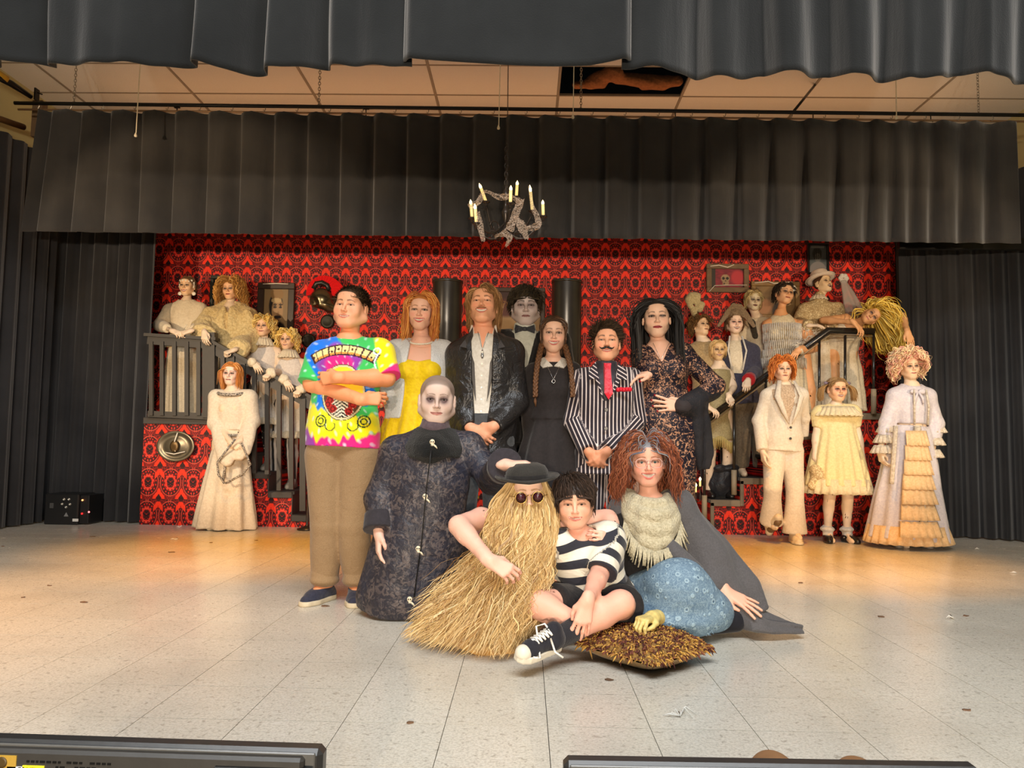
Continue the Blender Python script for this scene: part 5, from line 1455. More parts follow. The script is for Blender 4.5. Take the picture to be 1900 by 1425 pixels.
def pat(v, J, legs=False):
    S_ = [(J.pv, J.nk, .13)] + [(getattr(J, 's' + n), getattr(J, 'e' + n), .05) for n in 'lr'] + [(getattr(J, 'e' + n), getattr(J, 'w' + n), .045) for n in 'lr']
    if legs: S_ = [(getattr(J, 'h' + n), getattr(J, 'k' + n), .08) for n in 'lr'] + [(getattr(J, 'k' + n), getattr(J, 'a' + n), .06) for n in 'lr']
    best = None
    for a, b, r in S_:
        ab = b - a; L = np.linalg.norm(ab); t = (v - a) @ ab / L ** 2; tc = np.clip(t, 0, 1); d = np.linalg.norm(v - a - tc[:, None] * ab, axis=1) - r
        sd = np.cross(ab / L, (0, 1, 0)); sd = sd / np.linalg.norm(sd); u = (v - a) @ sd; w = np.stack([u, t * L, d * 0], 1)
        if best is None: best, bd = w, d
        else: m = d < bd; best[m] = w[m]; bd = np.minimum(bd, d)
    return best
def garment(par, name, prims, h, mat, J=None, rip=.004, rs=18, seed=0, st=(1, 1, .5), col=None, legs=False, **k):
    h = h * (1.0 if callable(col) else 1.28); v, F = solve(prims, h, wob=(lambda p: ripples(p, rip, rs, seed, st)) if rip else None)
    c = col(v) if callable(col) else None
    uv = pat(v, J, legs) if J is not None else None
    return mk(name, v, F, mat, par, col=c, uv=uv, **k)
def strip(par, name, pts, r, mat, n=6, flat=1.0, **k):
    b = MB(); b.tube(pts, r, n, flat=flat); return b.build(name, mat, par, smooth=True, **k)
def ruffle(par, name, c, rx, ry, w, amp, nf, mat, tilt=0, rows=4, r_out=None, phase=0, drop=1.0, R=None, **k):
    """pleated ring of cloth hanging from an ellipse at c"""
    n = nf * 6; V = []
    for i in range(rows):
        t = i / (rows - 1)
        for j in range(n):
            th = 2 * PI * j / n; a = amp * t * math.sin(nf * th + phase + .5 * math.sin(3 * th)); ro = (r_out or 0) * t + a
            V.append((math.cos(th) * (rx + ro), math.sin(th) * (ry + ro), -w * t * drop + .3 * a))
    V = np.array(V)
    if R is not None: V = V @ np.array(R).T
    V = V + np.array(c)
    F = [(i * n + j, i * n + (j + 1) % n, (i + 1) * n + (j + 1) % n, (i + 1) * n + j) for i in range(rows - 1) for j in range(n)]
    o = mk(name, V, F, mat, par, **k); md = o.modifiers.new('thickness', 'SOLIDIFY'); md.thickness = .004; return o
def hd(u, v, d, H=.22, **k): return Head(P(u, v, d), H, **k)
def st(u, v, d, H, nu=None, **k):
    """skeleton from the eye pixel"""
    return stand(nu if nu is not None else u, v - .115 * H / .225 * FPX / d, d, **k)
def put(J, **k):
    for n, q in k.items():
        dd = q[2] if len(q) > 2 else 0.0; setattr(J, n, P(q[0], q[1], J.d + dd))
LASH = 0
WHITEC = cloth('white_cotton', srgb(226, 220, 208), srgb(206, 198, 184)); CREAMC = cloth('cream_cotton', srgb(232, 216, 178), srgb(214, 196, 156))
IVORY = cloth('ivory_satin', srgb(228, 214, 186), srgb(206, 190, 160), rough=.5); BLACKC = cloth('black_cloth', srgb(34, 32, 33), srgb(26, 25, 26)); BLACKS = plain('black_leather_shoe', srgb(30, 28, 28), .3)
PEARL = plain('pearl', srgb(236, 226, 206), .25); GOLD = plain('gold', srgb(200, 160, 90), .25, .9); SILV = plain('silver', srgb(200, 200, 200), .25, .9)
REDN = (150, 10, 24)
WARM = (236, 178, 148)

# ------------------------------------------------------------------ 6 boy in tie-dye
d = 4.08
J = st(650, 571, d, .225, nu=650, S=1.66, sh=.185, foot=.10, ground_x=632)
put(J, sl=(596, 657, .02), sr=(704, 653, .02), el=(578, 712, -.04), er=(718, 702, -.04), wl=(672, 742, -.20), wr=(625, 700, -.19), nk=(648, 627), pv=(636, 818, 0), hl=(606, 845, 0), hr=(664, 845, 0), kl=(606, 975, -.02), kr=(656, 975, -.02), al=(603, 1084, .02), ar=(663, 1086, .02))
J.al[2] = J.ar[2] = .075 * J.k
H6 = hd(652, 572, d, .222, yaw=-9, roll=4, pitch=3, w=1.06, jaw=1.25, fat=.9, smile=.45, teeth=.35, eye=.75, skin=(236, 172, 134), lips=(200, 120, 100), brow=(86, 58, 34), browt=1.2, scalp=(62, 44, 28), hairline=.066, blush=.45, liner=.25)
p = person('boy with crossed arms in a rainbow tie-dye shirt and khaki trousers', J, H6, (240, 160, 112), 'm', g=1.12, arms=1.16, hh=.0033, hands=[dict(a='l', d=(.85, .25, .10), n=(.15, 1, -.2), pose='soft', side='r'), dict(a='r', d=(-.9, .3, -.05), n=(-.2, 1, 0), pose='soft', side='l')], footdir=((-.35, -1, 0), (.12, -1, 0)), loc=(J.x, d, 0))
hair(p, H6, HAIRM, 3000, .032, .0017, seg=6, colors=[(64, 46, 28), (84, 62, 38), (50, 36, 22)], vol=.3, lift=.006, drop=.3, flow=lambda p_, N, r: np.stack([.5 + .6 * r.normal(size=len(p_)) * .3, -.8 + np.zeros(len(p_)), .1 + np.zeros(len(p_))], 1), spike=.6, zmin=-.05)
def tiedye(v):
    """spiral of dye plus a printed medallion, painted on the cloth"""
    q = (v - P(650, 745, d)); x, z = q[:, 0] * 350, -q[:, 2] * 350          # picture-scale units about the navel
    cx, cz = x - 2, z + 30
    r = np.hypot(cx, cz * .92); a = np.arctan2(cz, cx); w = r + 9 * np.sin(3 * a + r * .05) + 5 * np.sin(11 * a) + 3 * np.sin(23 * a + r * .1)
    BL, GR, YE, PK, PU, WH = S3(10, 120, 235), S3(64, 196, 96), S3(252, 232, 20), S3(240, 40, 130), S3(150, 60, 170), S3(215, 235, 245)
    col = np.tile(BL, (len(v), 1))
    def put_(m, c, s=5.0): col[:] = lay(col, np.clip(m / s + .5, 0, 1), c)
    zz = z + 4 * np.sin(x * .16) + 3 * np.sin(x * .43 + 1)
    put_(x * .8 - zz * .55 - 48, GR); put_(x * 1.0 - zz * .25 - 72 + 0 * z, YE); 
    put_((x - 62) - np.abs(z + 46) * 1.2 + 6, PK)
    put_(-x * 1.0 - 66 + np.abs(z + 40) * -.4 + 8 + (z + 60) * .35, GR)
    put_(30 - np.hypot((x + 10) * .75, z + 74) + 4 * np.sin(9 * a), PU, 8); put_(17 - np.hypot((x + 12) * .7, z + 66), PK, 7)
    # lower bands
    put_(zz - 4 + .05 * x + (x - 30).clip(0) * -.25, S3(40, 130, 225)); put_(zz + x * .28 - 16, GR); put_(zz - 4 - (x + 70).clip(0) * .40 + (x + 30).clip(0) * .30, S3(236, 232, 40)); 
    put_(zz + x * .12 - 48 + 5 * np.sin(x * .22), YE)
    put_((x - 40) * .5 + (zz - 46) * .6 - 6 - np.abs(zz - 66) * 1.2, S3(150, 205, 30))
    put_(zz + (x * x) * .0015 - 78 - 7 * np.abs(np.sin(x * .17)) + 13 - (x + 55).clip(-40, 0) * -.9 + x * .06, PK); put_(zz + (-x - 40).clip(0) * .9 - 88 - x * .05, PU, 8)
    wl = np.sin(a * 26 + r * .08) * np.sin(r * .19 + 2 * np.sin(a * 3)); put_((wl - .90) * 26 + 2 * np.sin(x * .5 + z * .3), WH, 16)
    # printed medallion
    mx, mz = x + 4, z + 14; R_ = np.hypot(mx / 37, mz / 49)
    fr = v[:, 1] < d - .02
    def pr_(m, c): col[:] = lay(col, np.clip(m, 0, 1) * fr, c)
    pr_((R_ < 1.05) * 1., S3(40, 40, 34)); pr_((R_ < 1.02), S3(214, 205, 160)); pr_((R_ < .95) & (mz > 6), S3(92, 62, 44)); pr_((R_ < .95) & (mz <= 6), S3(250, 214, 50))
    st_ = (R_ < .93) & (mz > 8) & (np.abs(mx) < 20) & (np.sin((mz - np.abs(mx) * .7) * 1.0) > 0); pr_(st_, S3(232, 224, 200)); pr_((R_ < .93) & (mz > 8) & (np.abs(mx) < 18) & ~st_, S3(40, 34, 30))
    for (a_, b_) in ((18, 22), (12, 34), (22, 14), (-22, 14), (-16, 30), (-26, 22)):
        rr = np.hypot(mx - a_, mz - b_); pr_((rr < 7) & (R_ < .93), S3(178, 40, 34)); pr_((np.abs(rr - 4) < 1) & (R_ < .93), S3(96, 20, 18))
    for sx in (-1, 1):
        rr = np.hypot(mx - sx * 38, mz - 52); pr_((np.abs(rr - 10) < 1.1), S3(30, 60, 34)); pr_((np.abs(rr - 5) < 1.1), S3(40, 60, 40)); rr = np.hypot(mx - sx * 20, mz - 60); pr_((np.abs(rr - 9) < 1.0) & (mz > 56), S3(30, 70, 40))
    # illegible bubble lettering on an arch
    th = np.degrees(np.arctan2(mx, -(mz + -34))); rad = np.hypot(mx, mz - 34); k = (th + 52) / 6.2; ki = np.floor(k); kf = k - ki
    band = (np.abs(rad - 112) < 8) & (th > -31) & (th < 29)
    wob_ = np.abs(kf - .5) < .40 + .04 * np.sin(ki * 5); hole = (np.hypot((kf - .5) / .17, (rad - 112 - 2 * np.sin(ki * 3)) / 2.6) < 1) & (np.sin(ki * 7.3) > -.5)
    pr_((np.abs(rad - 112) < 10.5) & (th > -33) & (th < 31), S3(60, 30, 44)); pr_(band & wob_, S3(244, 224, 150)); pr_(band & hole, S3(70, 36, 30)); pr_(band & wob_ & (rad < 108), S3(226, 150, 70))
    # knotted drawstring-like print at the right of the lettering
    rr = np.hypot(x - 52, z + 92); pr_((np.abs(rr - 6) < 1.3), S3(225, 240, 250)); pr_((np.abs(x - 51 - 2 * np.sin(z * .2)) < 1.5) & (z > -88) & (z < -58), S3(225, 240, 250))
    return col
TD = vmat('tie_dye', .85, .2, sheen=.2, nscale=160, nb=.2, wb=.8)
pr = top(J, 'm', 1.14, .016, hem=-.06, flare=.012, f=.98, sc=.026, rend=.072, neck=.070, neckd=.052)
o = garment(p, 'tie_dye_shirt', pr, .0046, TD, rip=.006, rs=15, seed=4, col=tiedye)
o['label'] = 'rainbow tie-dye shirt with a printed medallion'
KHAKI = cloth('khaki', srgb(158, 130, 96), srgb(142, 115, 82), scale=200, wrinkle=.5)
garment(p, 'trousers', trousers(J, .020, f=.93, rend=.066, g=1.06, tmax=.02), .007, KHAKI, rip=.008, rs=13, seed=2, st=(1, 1, .45))
for n in 'lr':
    a = getattr(J, 'a' + n); b = MB()
    garment(p, 'trouser_cuff', [ell(a + (0, -.015, .035), (.075, .080, .035), None, .02), ell(a + (0, -.01, .075), (.070, .072, .026), None, .02)], .006, KHAKI, rip=.008, rs=30, seed=3)
NAVY = cloth('navy_canvas', srgb(52, 54, 72), srgb(40, 42, 58)); SOLE = plain('cream_sole', srgb(206, 192, 164), .6); LACE = plain('lace', srgb(60, 60, 70), .8)
shoe(p, J, 'l', NAVY, (-.35, -1, 0), sole=SOLE, laces=LACE, top=.072, h=.005); shoe(p, J, 'r', NAVY, (.12, -1, 0), sole=SOLE, laces=LACE, top=.072, h=.005)

# ------------------------------------------------------------------ 7 woman in yellow
d = 4.42
J = st(782, 579, d, .212, nu=781, sh=.165)
put(J, sl=(738, 654, .02), sr=(822, 654, .02), el=(727, 722, .02), er=(836, 725, .02), wl=(740, 800, -.02), wr=(850, 800, .05), nk=(783, 633))
H = hd(781, 579, d, .212, roll=2, yaw=2, w=.96, jaw=.88, smile=.9, teeth=.8, eye=.85, skin=(240, 188, 160), lips=(206, 96, 90), brow=(150, 96, 56), scalp=(196, 122, 58), hairline=.060, blush=.5, liner=.7, iris=(70, 60, 50))
p = person('smiling red-haired woman in a yellow dress and white cardigan', J, H, (236, 182, 156), 'f', bust=1.05, hh=.0033, hands=[dict(a='l', d=(0, 0, -1), n=(1, 0, 0)), dict(a='r', d=(0, 0, -1), n=(-1, 0, 0))])
RC = [(222, 140, 62), (196, 112, 48), (236, 168, 84), (178, 96, 40)]
hair(p, H, HAIR, 2800, .24, .0016, seg=18, part=-.01, colors=RC, vol=.25, wave=.010, lift=.016, drop=1, back=.5, seed=3, wmax=.098, keep=lambda q: q[:, 1] > -.06)
hair(p, H, HAIR, 260, .20, .0028, seg=26, part=.0, colors=RC, vol=.2, curl=.012, curlf=75, drop=.8, seed=4, keep=lambda q: (np.abs(q[:, 0]) > .05) & (q[:, 1] > .0), name='ringlets', kind=None) if False else hair(p, H, HAIR, 260, .20, .0028, seg=26, colors=RC, vol=.2, curl=.010, curlf=75, drop=.8, seed=4, keep=lambda q: (np.abs(q[:, 0]) > .05) & (q[:, 1] > .0), name='ringlets')
YEL = cloth('yellow_dress', srgb(242, 212, 14), srgb(228, 190, 4), rough=.6, wrinkle=.5)
pr = top(J, 'f', 1.0, .016, hem=.36, f=0, sh=False, neck=0, tmax=.80) + [ell(J.pv + (J.nk - J.pv) * .68 + (x * .062 * J.k, -.075 * J.k, 0), (.066 * J.k,) * 3, None, .03) for x in (-1, 1)]
z0 = J.pv[2] + (J.nk[2] - J.pv[2]) * .42
pr += [skirt(J, z0, .52, .135, .34, pleat=(11, .004, .03), mid=[(.25, .19)])]
pr += [ell(J.nk + (0, -.09, -.075), (.05, .06, .028), None, .012, 's')]
garment(p, 'yellow_dress', pr, .007, YEL, rip=.004, rs=22, seed=5, st=(1, 1, .4))
CARD = cloth('white_knit', srgb(226, 228, 228), srgb(206, 208, 210), scale=140, bmp=.6)
pr = top(J, 'f', 1.02, .030, hem=.20, flare=.01, f=1.9, sc=.018, rend=.045, neck=.075, neckd=.10, tmax=.97)
cx = J.nk[0]; pr.append(wedge(cx, J.nk[2] + .05, .050, J.pv[2], .105, d - .4, d + .0))
garment(p, 'white_cardigan', pr, .007, CARD, rip=.004, seed=6)
n_ = 15; q = [J.nk + (.058 * math.sin(a_), -.035 - .050 * math.cos(a_), .012 - .035 * math.cos(a_ * .5) ** 2) for a_ in np.linspace(-1.7, 1.7, n_)]
for i in range(1): 
    b = MB(); [b.sphere(x, .0055, 8, 6) for x in np.array([J.nk + (.062 * math.sin(a_), -.030 - .056 * math.cos(a_), .012 - .040 * math.cos(a_ * .5) ** 2) for a_ in np.linspace(-1.7, 1.7, 30)])]; b.build('pearl_necklace', PEARL, p, smooth=True, kind='stuff')
strip(p, 'earring', [H.L((.076, .0, -.045)), H.L((.078, -.005, -.07))], [.002, .008], SILV)

# ------------------------------------------------------------------ 9 butler
d = 4.78
J = st(975, 571, d, .235, nu=975, sh=.20)
H = hd(975, 570, d, .236, yaw=2, pitch=-2, w=1.03, jaw=1.2, smile=-.25, eye=.7, skin=(196, 178, 172), lips=(140, 92, 88), brow=(58, 42, 32), browt=1.5, scalp=(40, 32, 22), hairline=.038, blush=0, shadow=(110, 84, 84), sh=.65, contour=.35, nose=1.1)
p = person('tall pale man in butler suit with black bow tie and heavy fringe', J, H, (190, 172, 166), 'm', hh=.0033)
hair(p, H, HAIRM, 2800, .052, .0018, seg=8, colors=[(52, 42, 28), (66, 54, 36), (38, 30, 20)], vol=.3, lift=.014, drop=.4, facez=.034, hairline=.060, flow=lambda p_, N, r: np.stack([-.7 + .25 * r.normal(size=len(p_)), -.7 + .0 * p_[:, 0], .0 * p_[:, 0]], 1), zmin=-.05, seed=8)
garment(p, 'dress_shirt', top(J, 'm', 1.0, .010, hem=.2, f=0, neck=.0) + [cap(J.nk + (0, -.01, -.01), J.nk + (0, -.012, .045), .070, .066, .01), slab((0, 0, 1), J.nk[2] + .055)], .008, cloth('dress_shirt', srgb(206, 208, 196), srgb(190, 192, 180)), rip=.002)
pr = top(J, 'm', 1.05, .024, hem=-.1, f=1.95, neck=.085, neckd=.06); pr.append(wedge(J.nk[0], J.nk[2] + .05, .085, J.nk[2] - .30, .0, d - .4, d + .02))
garment(p, 'tailcoat', pr, .010, BLACKC, rip=.004)
b = MB(); c0 = J.nk + (0, -.082, .012)
for s in (-1, 1): b.add([c0 + (s * .008, -.004, .010), c0 + (s * .008, -.004, -.010), c0 + (s * .060, .004, -.026), c0 + (s * .064, .004, .0), c0 + (s * .058, .004, .028), c0 + (s * .008, .014, .010), c0 + (s * .008, .014, -.010), c0 + (s * .060, .018, -.026), c0 + (s * .064, .018, .0), c0 + (s * .058, .018, .028)], [(0, 1, 2, 3, 4), (9, 8, 7, 6, 5), (0, 4, 9, 5), (1, 0, 5, 6), (2, 1, 6, 7), (3, 2, 7, 8), (4, 3, 8, 9)])
b.box(c0 - (.012, .008, .013), c0 + (.012, .010, .013), .003); b.build('bow_tie', cloth('bow_tie', srgb(22, 24, 32), rough=.5), p)
garment(p, 'trousers', trousers(J), .016, BLACKC, rip=0); [shoe(p, J, n, BLACKS) for n in 'lr']

# ------------------------------------------------------------------ 8 man in leather jacket
d = 4.32
J = st(897, 566, d, .225, nu=898, sh=.19)
put(J, sl=(852, 657, .02), sr=(946, 654, .02), el=(848, 738, .03), er=(956, 745, .0), wl=(874, 795, -.14), wr=(915, 792, -.16), nk=(898, 616, .01))
H = hd(897, 569, d, .222, yaw=-3, pitch=14, w=.97, jaw=1.0, smile=1.0, teeth=.9, eye=.6, skin=(240, 176, 138), lips=(204, 116, 98), brow=(96, 62, 36), browt=1.3, scalp=(120, 86, 50), hairline=.070, blush=.35, stubble=(120, 80, 50), liner=.3)
p = person('grinning man with chin raised in a black leather jacket over white shirt', J, H, (236, 166, 130), 'm', hh=.0033, hands=[dict(a='l', d=(.75, -.2, -.62), n=(.3, .9, -.1), pose='soft'), dict(a='r', d=(-.8, .1, -.55), n=(-.3, .9, -.1), pose='soft')])
HC = [(150, 108, 64), (122, 84, 48), (176, 132, 84)]
hair(p, H, HAIR, 2600, .13, .0016, seg=12, part=.02, colors=HC, vol=.35, lift=.014, drop=.8, wave=.006, seed=9, wmax=.09, flow=lambda q, N, r: np.stack([np.sign(q[:, 0] + .025) * 1.0, .35 + 0 * q[:, 0], .15 + 0 * q[:, 0]], 1))
b = MB(); L_ = H.L; b.tube([L_((x, -.099 + .10 * x * x * 30, -.0465 - abs(x) * .12)) for x in np.linspace(-.028, .028, 9)], [.001] + [.0032] * 7 + [.001], 6); b.build('moustache', plain('thin_moustache', srgb(130, 84, 50), .8), p, smooth=True)
garment(p, 'white_shirt', top(J, 'm', .98, .010, hem=-.02, f=0, neck=.052, neckd=.03) + [wedge(J.nk[0], J.nk[2] + .05, .035, J.nk[2] - .11, .0, d - .4, d - .0)], .006, WHITEC, rip=.004, rs=30, seed=7)
b = MB()
for s in (-1, 1):
    c0 = J.nk + (s * .03, -.070, .0); b.add([c0 + (s * .005, -.008, -.058), c0 + (s * .040, .035, .035), c0 + (s * .050, .0, -.02), c0 + (s * .032, -.022, -.088), c0 + (s * .005, -.0, -.058), c0 + (s * .032, .045, .035), c0 + (s * .045, .012, -.02), c0 + (s * .03, -.010, -.088)], [(0, 1, 2, 3), (7, 6, 5, 4), (0, 3, 7, 4), (3, 2, 6, 7), (2, 1, 5, 6), (1, 0, 4, 5)])
b.build('shirt_collar', WHITEC, p, smooth=False)
b = MB(); [b.lathe((J.nk[0], d - .125 - .012 * min(1, i / 3), J.nk[2] - .13 - .065 * i), [(.005, .001), (.005, -.001)], 8, R=R) for i in range(6)]; b.build('shirt_buttons', PEARL, p, kind='stuff')
LEA, nt, bb = new_mat('black_leather', .32, srgb(38, 36, 36), spec=.6); x_, y_, z_, v_ = coords(nt); bump(nt, bb, noise(nt, v_, 14, 4, .6, 1.2) * 3 + noise(nt, v_, 160, 2) * .2, .5, .012)
pr = top(J, 'm', 1.04, .026, hem=-.16, flare=.02, f=1.96, sc=.026, rend=.052, neck=.085, neckd=.06)
pr.append(wedge(J.nk[0] + .0, J.nk[2] + .05, .070, J.nk[2] - .50, .030, d - .4, d + .0)); pr.append(wedge(J.nk[0], J.nk[2] - .5, .03, J.pv[2] - .14, .05, d - .4, d - .0))
garment(p, 'leather_jacket', pr, .007, LEA, rip=.009, rs=20, seed=8, st=(1, 1, .7))
b = MB()
for s in (-1, 1):
    q = [(s * .060, -.055, .020), (s * .098, -.112, -.06), (s * .125, -.128, -.10), (s * .085, -.140, -.11), (s * .040, -.140, -.36), (s * .030, -.138, -.40), (s * .042, -.124, -.2)]
    v = [J.nk + np.array(a) for a in q]; n = len(v); v2 = [a + (0, .010, 0) for a in v]; b.add(v + v2, [tuple(range(n)), tuple(range(2 * n - 1, n - 1, -1))] + [(i, i + n, (i + 1) % n + n, (i + 1) % n) for i in range(n)])
b.build('lapels', plain('lapel', srgb(58, 52, 48), .45), p)
strip(p, 'necklace_cord', [J.nk + (-.03, -.075, -.01), J.nk + (0, -.118, -.115), J.nk + (.03, -.075, -.01)], .0016, BLACKM, 5); strip(p, 'pendant', [J.nk + (0, -.122, -.115), J.nk + (0, -.124, -.15), J.nk + (0, -.124, -.165)], [.004, .010, .006], SILV, 6)
garment(p, 'trousers', trousers(J, .014), .012, cloth('grey_trousers', srgb(78, 80, 82), srgb(62, 64, 66)), rip=.004); [shoe(p, J, n, BLACKS) for n in 'lr']

# ------------------------------------------------------------------ 10 girl in black dress with braids
d = 4.45
J = st(1027, 620, d, .212, nu=1027, sh=.16)
put(J, sl=(993, 692, .02), sr=(1060, 690, .02), el=(982, 762, .03), er=(1066, 762, .06), wl=(985, 828, .0), wr=(1060, 828, .08), nk=(1026, 670))
H = hd(1027, 621, d, .210, roll=1, w=.97, jaw=.86, smile=.95, teeth=.9, eye=.85, skin=(243, 196, 168), lips=(206, 110, 102), brow=(100, 62, 42), scalp=(70, 46, 30), hairline=.063, blush=.35, liner=.6, iris=(90, 66, 40), sh=.35, shadow=(150, 104, 92))
p = person('smiling girl with two braids in a black dress with white collar', J, H, (240, 190, 162), 'f', bust=.85, hh=.0033)
BR = [(86, 58, 38), (66, 44, 28), (106, 74, 48)]
hair(p, H, HAIR, 2400, .125, .0015, seg=12, part=0, colors=BR, vol=.02, lift=.005, drop=.6, back=1.1, seed=10, wmax=.07, ymaxb=.09)
b = MB()
for s in (-1, 1):
    base = H.L((s * .070, .0, -.060)); e1 = P(1027 + s * 34, 738, d - .14); V_ = []
    for k in range(3):
        pts = []
        for i in range(44):
            t_ = i / 43; ph = t_ * 30 + k * 2 * PI / 3; c0 = base + (e1 - base) * t_ + np.array([s * .012 * math.sin(t_ * PI), -.085 * math.sin(t_ * PI * .6), 0]); pts.append(c0 + (.0095 * math.sin(ph), .006 * math.sin(2 * ph), 0))
        b.tube(pts, [.0105 - .004 * (i / 43) for i in range(44)], 6)
    b.tube([e1, e1 + (0, 0, -.02), e1 + (.004, 0, -.05)], [.006, .010, .003], 6)
V_ = np.concatenate(b.v); b.build('braids', HAIR, p, smooth=True, col=np.tile(S3(104, 70, 44), (len(V_), 1)) * (1 + .25 * np.sin(V_[:, 2:3] * 500)))
BD = cloth('black_dress', srgb(46, 40, 40), srgb(38, 34, 34), wrinkle=.3)
pr = top(J, 'f', 1.0, .014, hem=.36, f=1.95, sc=.010, neck=.058, neckd=.035) + [ell(J.pv + (J.nk - J.pv) * .68 + (x * .058 * J.k, -.070 * J.k, 0), (.055 * J.k,) * 3, None, .04) for x in (-1, 1)]
z0 = J.pv[2] + (J.nk[2] - J.pv[2]) * .40
pr += [skirt(J, z0, .50, .112, .27, pleat=(9, .002, .022), mid=[(.3, .17)])]
garment(p, 'black_dress', pr, .007, BD, rip=.003, seed=11, st=(1, 1, .4))
b = MB()
for s in (-1, 1):
    q = [(s * .004, -.088, -.036), (s * .060, -.078, -.046), (s * .082, -.040, -.020), (s * .080, .0, .012), (s * .050, -.01, .022), (s * .038, -.058, .0)]
    v = [J.nk + np.array(a) for a in q]; n = len(v); v2 = [a + (0, .010, -.004) for a in v]; b.add(v + v2, [tuple(range(n)), tuple(range(2 * n - 1, n - 1, -1))] + [(i, i + n, (i + 1) % n + n, (i + 1) % n) for i in range(n)])
b.build('white_collar', WHITEC, p)
strip(p, 'necklace', [J.nk + (-.035, -.095, -.04), J.nk + (.0, -.128, -.118), J.nk + (.035, -.095, -.04)], .0016, SILV, 5); strip(p, 'ring_pendant', [J.nk + (.010 * math.sin(a_), -.130, -.128 + .010 * math.cos(a_)) for a_ in np.linspace(0, 2 * PI, 12)], .0022, SILV, 5)
[shoe(p, J, n, BLACKS, h=.009) for n in 'lr']

# ------------------------------------------------------------------ 11 pinstripe man
d = 4.30
J = st(1126, 637, d, .215, nu=1124, sh=.17)
put(J, sl=(1082, 707, .02), sr=(1170, 705, .02), el=(1066, 780, .03), er=(1180, 778, .03), wl=(1092, 838, -.13), wr=(1126, 838, -.15), nk=(1124, 683))
H = hd(1125, 637, d, .214, yaw=-4, pitch=6, w=1.0, jaw=1.0, smile=.3, teeth=.35, eye=.7, skin=(242, 178, 140), lips=(206, 110, 96), brow=(52, 34, 26), browt=1.3, scalp=(48, 36, 26), hairline=.056, blush=.5, liner=.4)
p = person('boy with curled black moustache in a black and white pinstripe suit and red tie', J, H, (234, 160, 122), 'm', hh=.0033, g=.98, hands=[dict(a='l', d=(.55, -.1, -.8), n=(.5, .8, 0), pose='soft'), dict(a='r', d=(-.6, .1, -.75), n=(-.4, .85, 0), pose='soft')])
hair(p, H, HAIRM, 3000, .042, .0017, seg=7, colors=[(58, 44, 30), (74, 56, 38), (42, 32, 22)], vol=.35, lift=.012, drop=.2, seed=12, flow=lambda q, N, r: np.stack([.9 + .2 * r.normal(size=len(q)), .25 + 0 * q[:, 0], .3 + 0 * q[:, 0]], 1), spike=.5, zmin=-.05)
b = MB(); L_ = H.L
for s in (-1, 1): b.tube([L_((s * x, -.102 + .9 * x * x * 6, z)) for x, z in ((.001, -.045), (.010, -.0475), (.020, -.052), (.030, -.053), (.038, -.048), (.043, -.041))], [.0045, .0062, .0055, .004, .0028, .001], 7)
b.build('moustache', plain('black_moustache', srgb(16, 14, 14), .5), p, smooth=True)
PIN, nt, bb = new_mat('pinstripe', .7, srgb(30, 26, 32), spec=.3, sheen=.1); x_, y_, z_, v_ = coords(nt, 'attr'); s_ = ((x_ * 48).fract() - .5).abs()
nt.links.new(mix(nt, s_.lt(.14, .03), srgb(46, 38, 46), srgb(226, 210, 204)), bb.inputs['Base Color']); bump(nt, bb, noise(nt, coords(nt)[3], 9, 3, .55, .6), .5, .02)
garment(p, 'black_shirt', top(J, 'm', .98, .010, hem=.3, f=0, neck=.0) + [cap(J.nk + (0, -.01, -.02), J.nk + (0, -.012, .030), .062, .060, .01), slab((0, 0, 1), J.nk[2] + .036)], .007, cloth('dark_shirt', srgb(56, 52, 58), srgb(46, 42, 48), rough=.5), rip=.002)
pr = top(J, 'm', 1.0, .022, hem=-.16, flare=.015, f=1.96, sc=.020, rend=.048, neck=.085, neckd=.05); pr.append(wedge(J.nk[0] - .01, J.nk[2] + .05, .085, J.nk[2] - .19, .0, d - .4, d + .0))
garment(p, 'pinstripe_jacket', pr, .0075, PIN, J=J, rip=.005, rs=18, seed=13)
b = MB()
for s in (-1, 1):
    q = [(s * .062, -.050, .030), (s * .105, -.105, -.03), (s * .100, -.125, -.075), (s * .070, -.132, -.07), (s * .012 - .012, -.146, -.20), (s * .050, -.110, -.06)]
    v = [J.nk + np.array(a) for a in q]; n = len(v); v2 = [a + (0, .010, 0) for a in v]; b.add(v + v2, [tuple(range(n)), tuple(range(2 * n - 1, n - 1, -1))] + [(i, i + n, (i + 1) % n + n, (i + 1) % n) for i in range(n)])
v = np.concatenate(b.v); uv = np.stack([(v[:, 0] - J.nk[0]) * .6 + (v[:, 2]) * .8, v[:, 2], v[:, 0] * 0], 1); b.build('lapels', PIN, p, uv=uv)
REDS = cloth('red_satin', srgb(222, 16, 44), srgb(196, 8, 34), rough=.35, wrinkle=.6)
b = MB(); b.add([J.nk + q for q in [(-.020, -.082, .020), (.022, -.082, .020), (.016, -.100, -.018), (-.014, -.100, -.018), (.024, -.150, -.15), (-.022, -.150, -.15), (.0, -.155, -.185), (-.020, -.06, .020), (.022, -.06, .020), (.024, -.12, -.15), (-.022, -.12, -.15)]], [(0, 3, 2, 1), (3, 5, 6, 4, 2), (0, 7, 10, 5, 3), (1, 2, 4, 9, 8)]); b.build('red_tie', REDS, p)
b = MB(); r_ = random.Random(3); c0 = J.nk + (.085, -.136, -.128)
for i in range(5): b.sphere(c0 + (.016 * (i - 2), -.002, .004 * r_.uniform(-1, 1)), (.013, .008, .013), 8, 6)
b.build('pocket_square', REDS, p, smooth=True)
b = MB(); [b.lathe(J.nk + (-.012, -.152 + .012 * i, -.24 - .10 * i), [(.009, .004), (.011, 0)], 10, R=R) for i in range(2)]; b.build('coat_buttons', BLACKS, p)
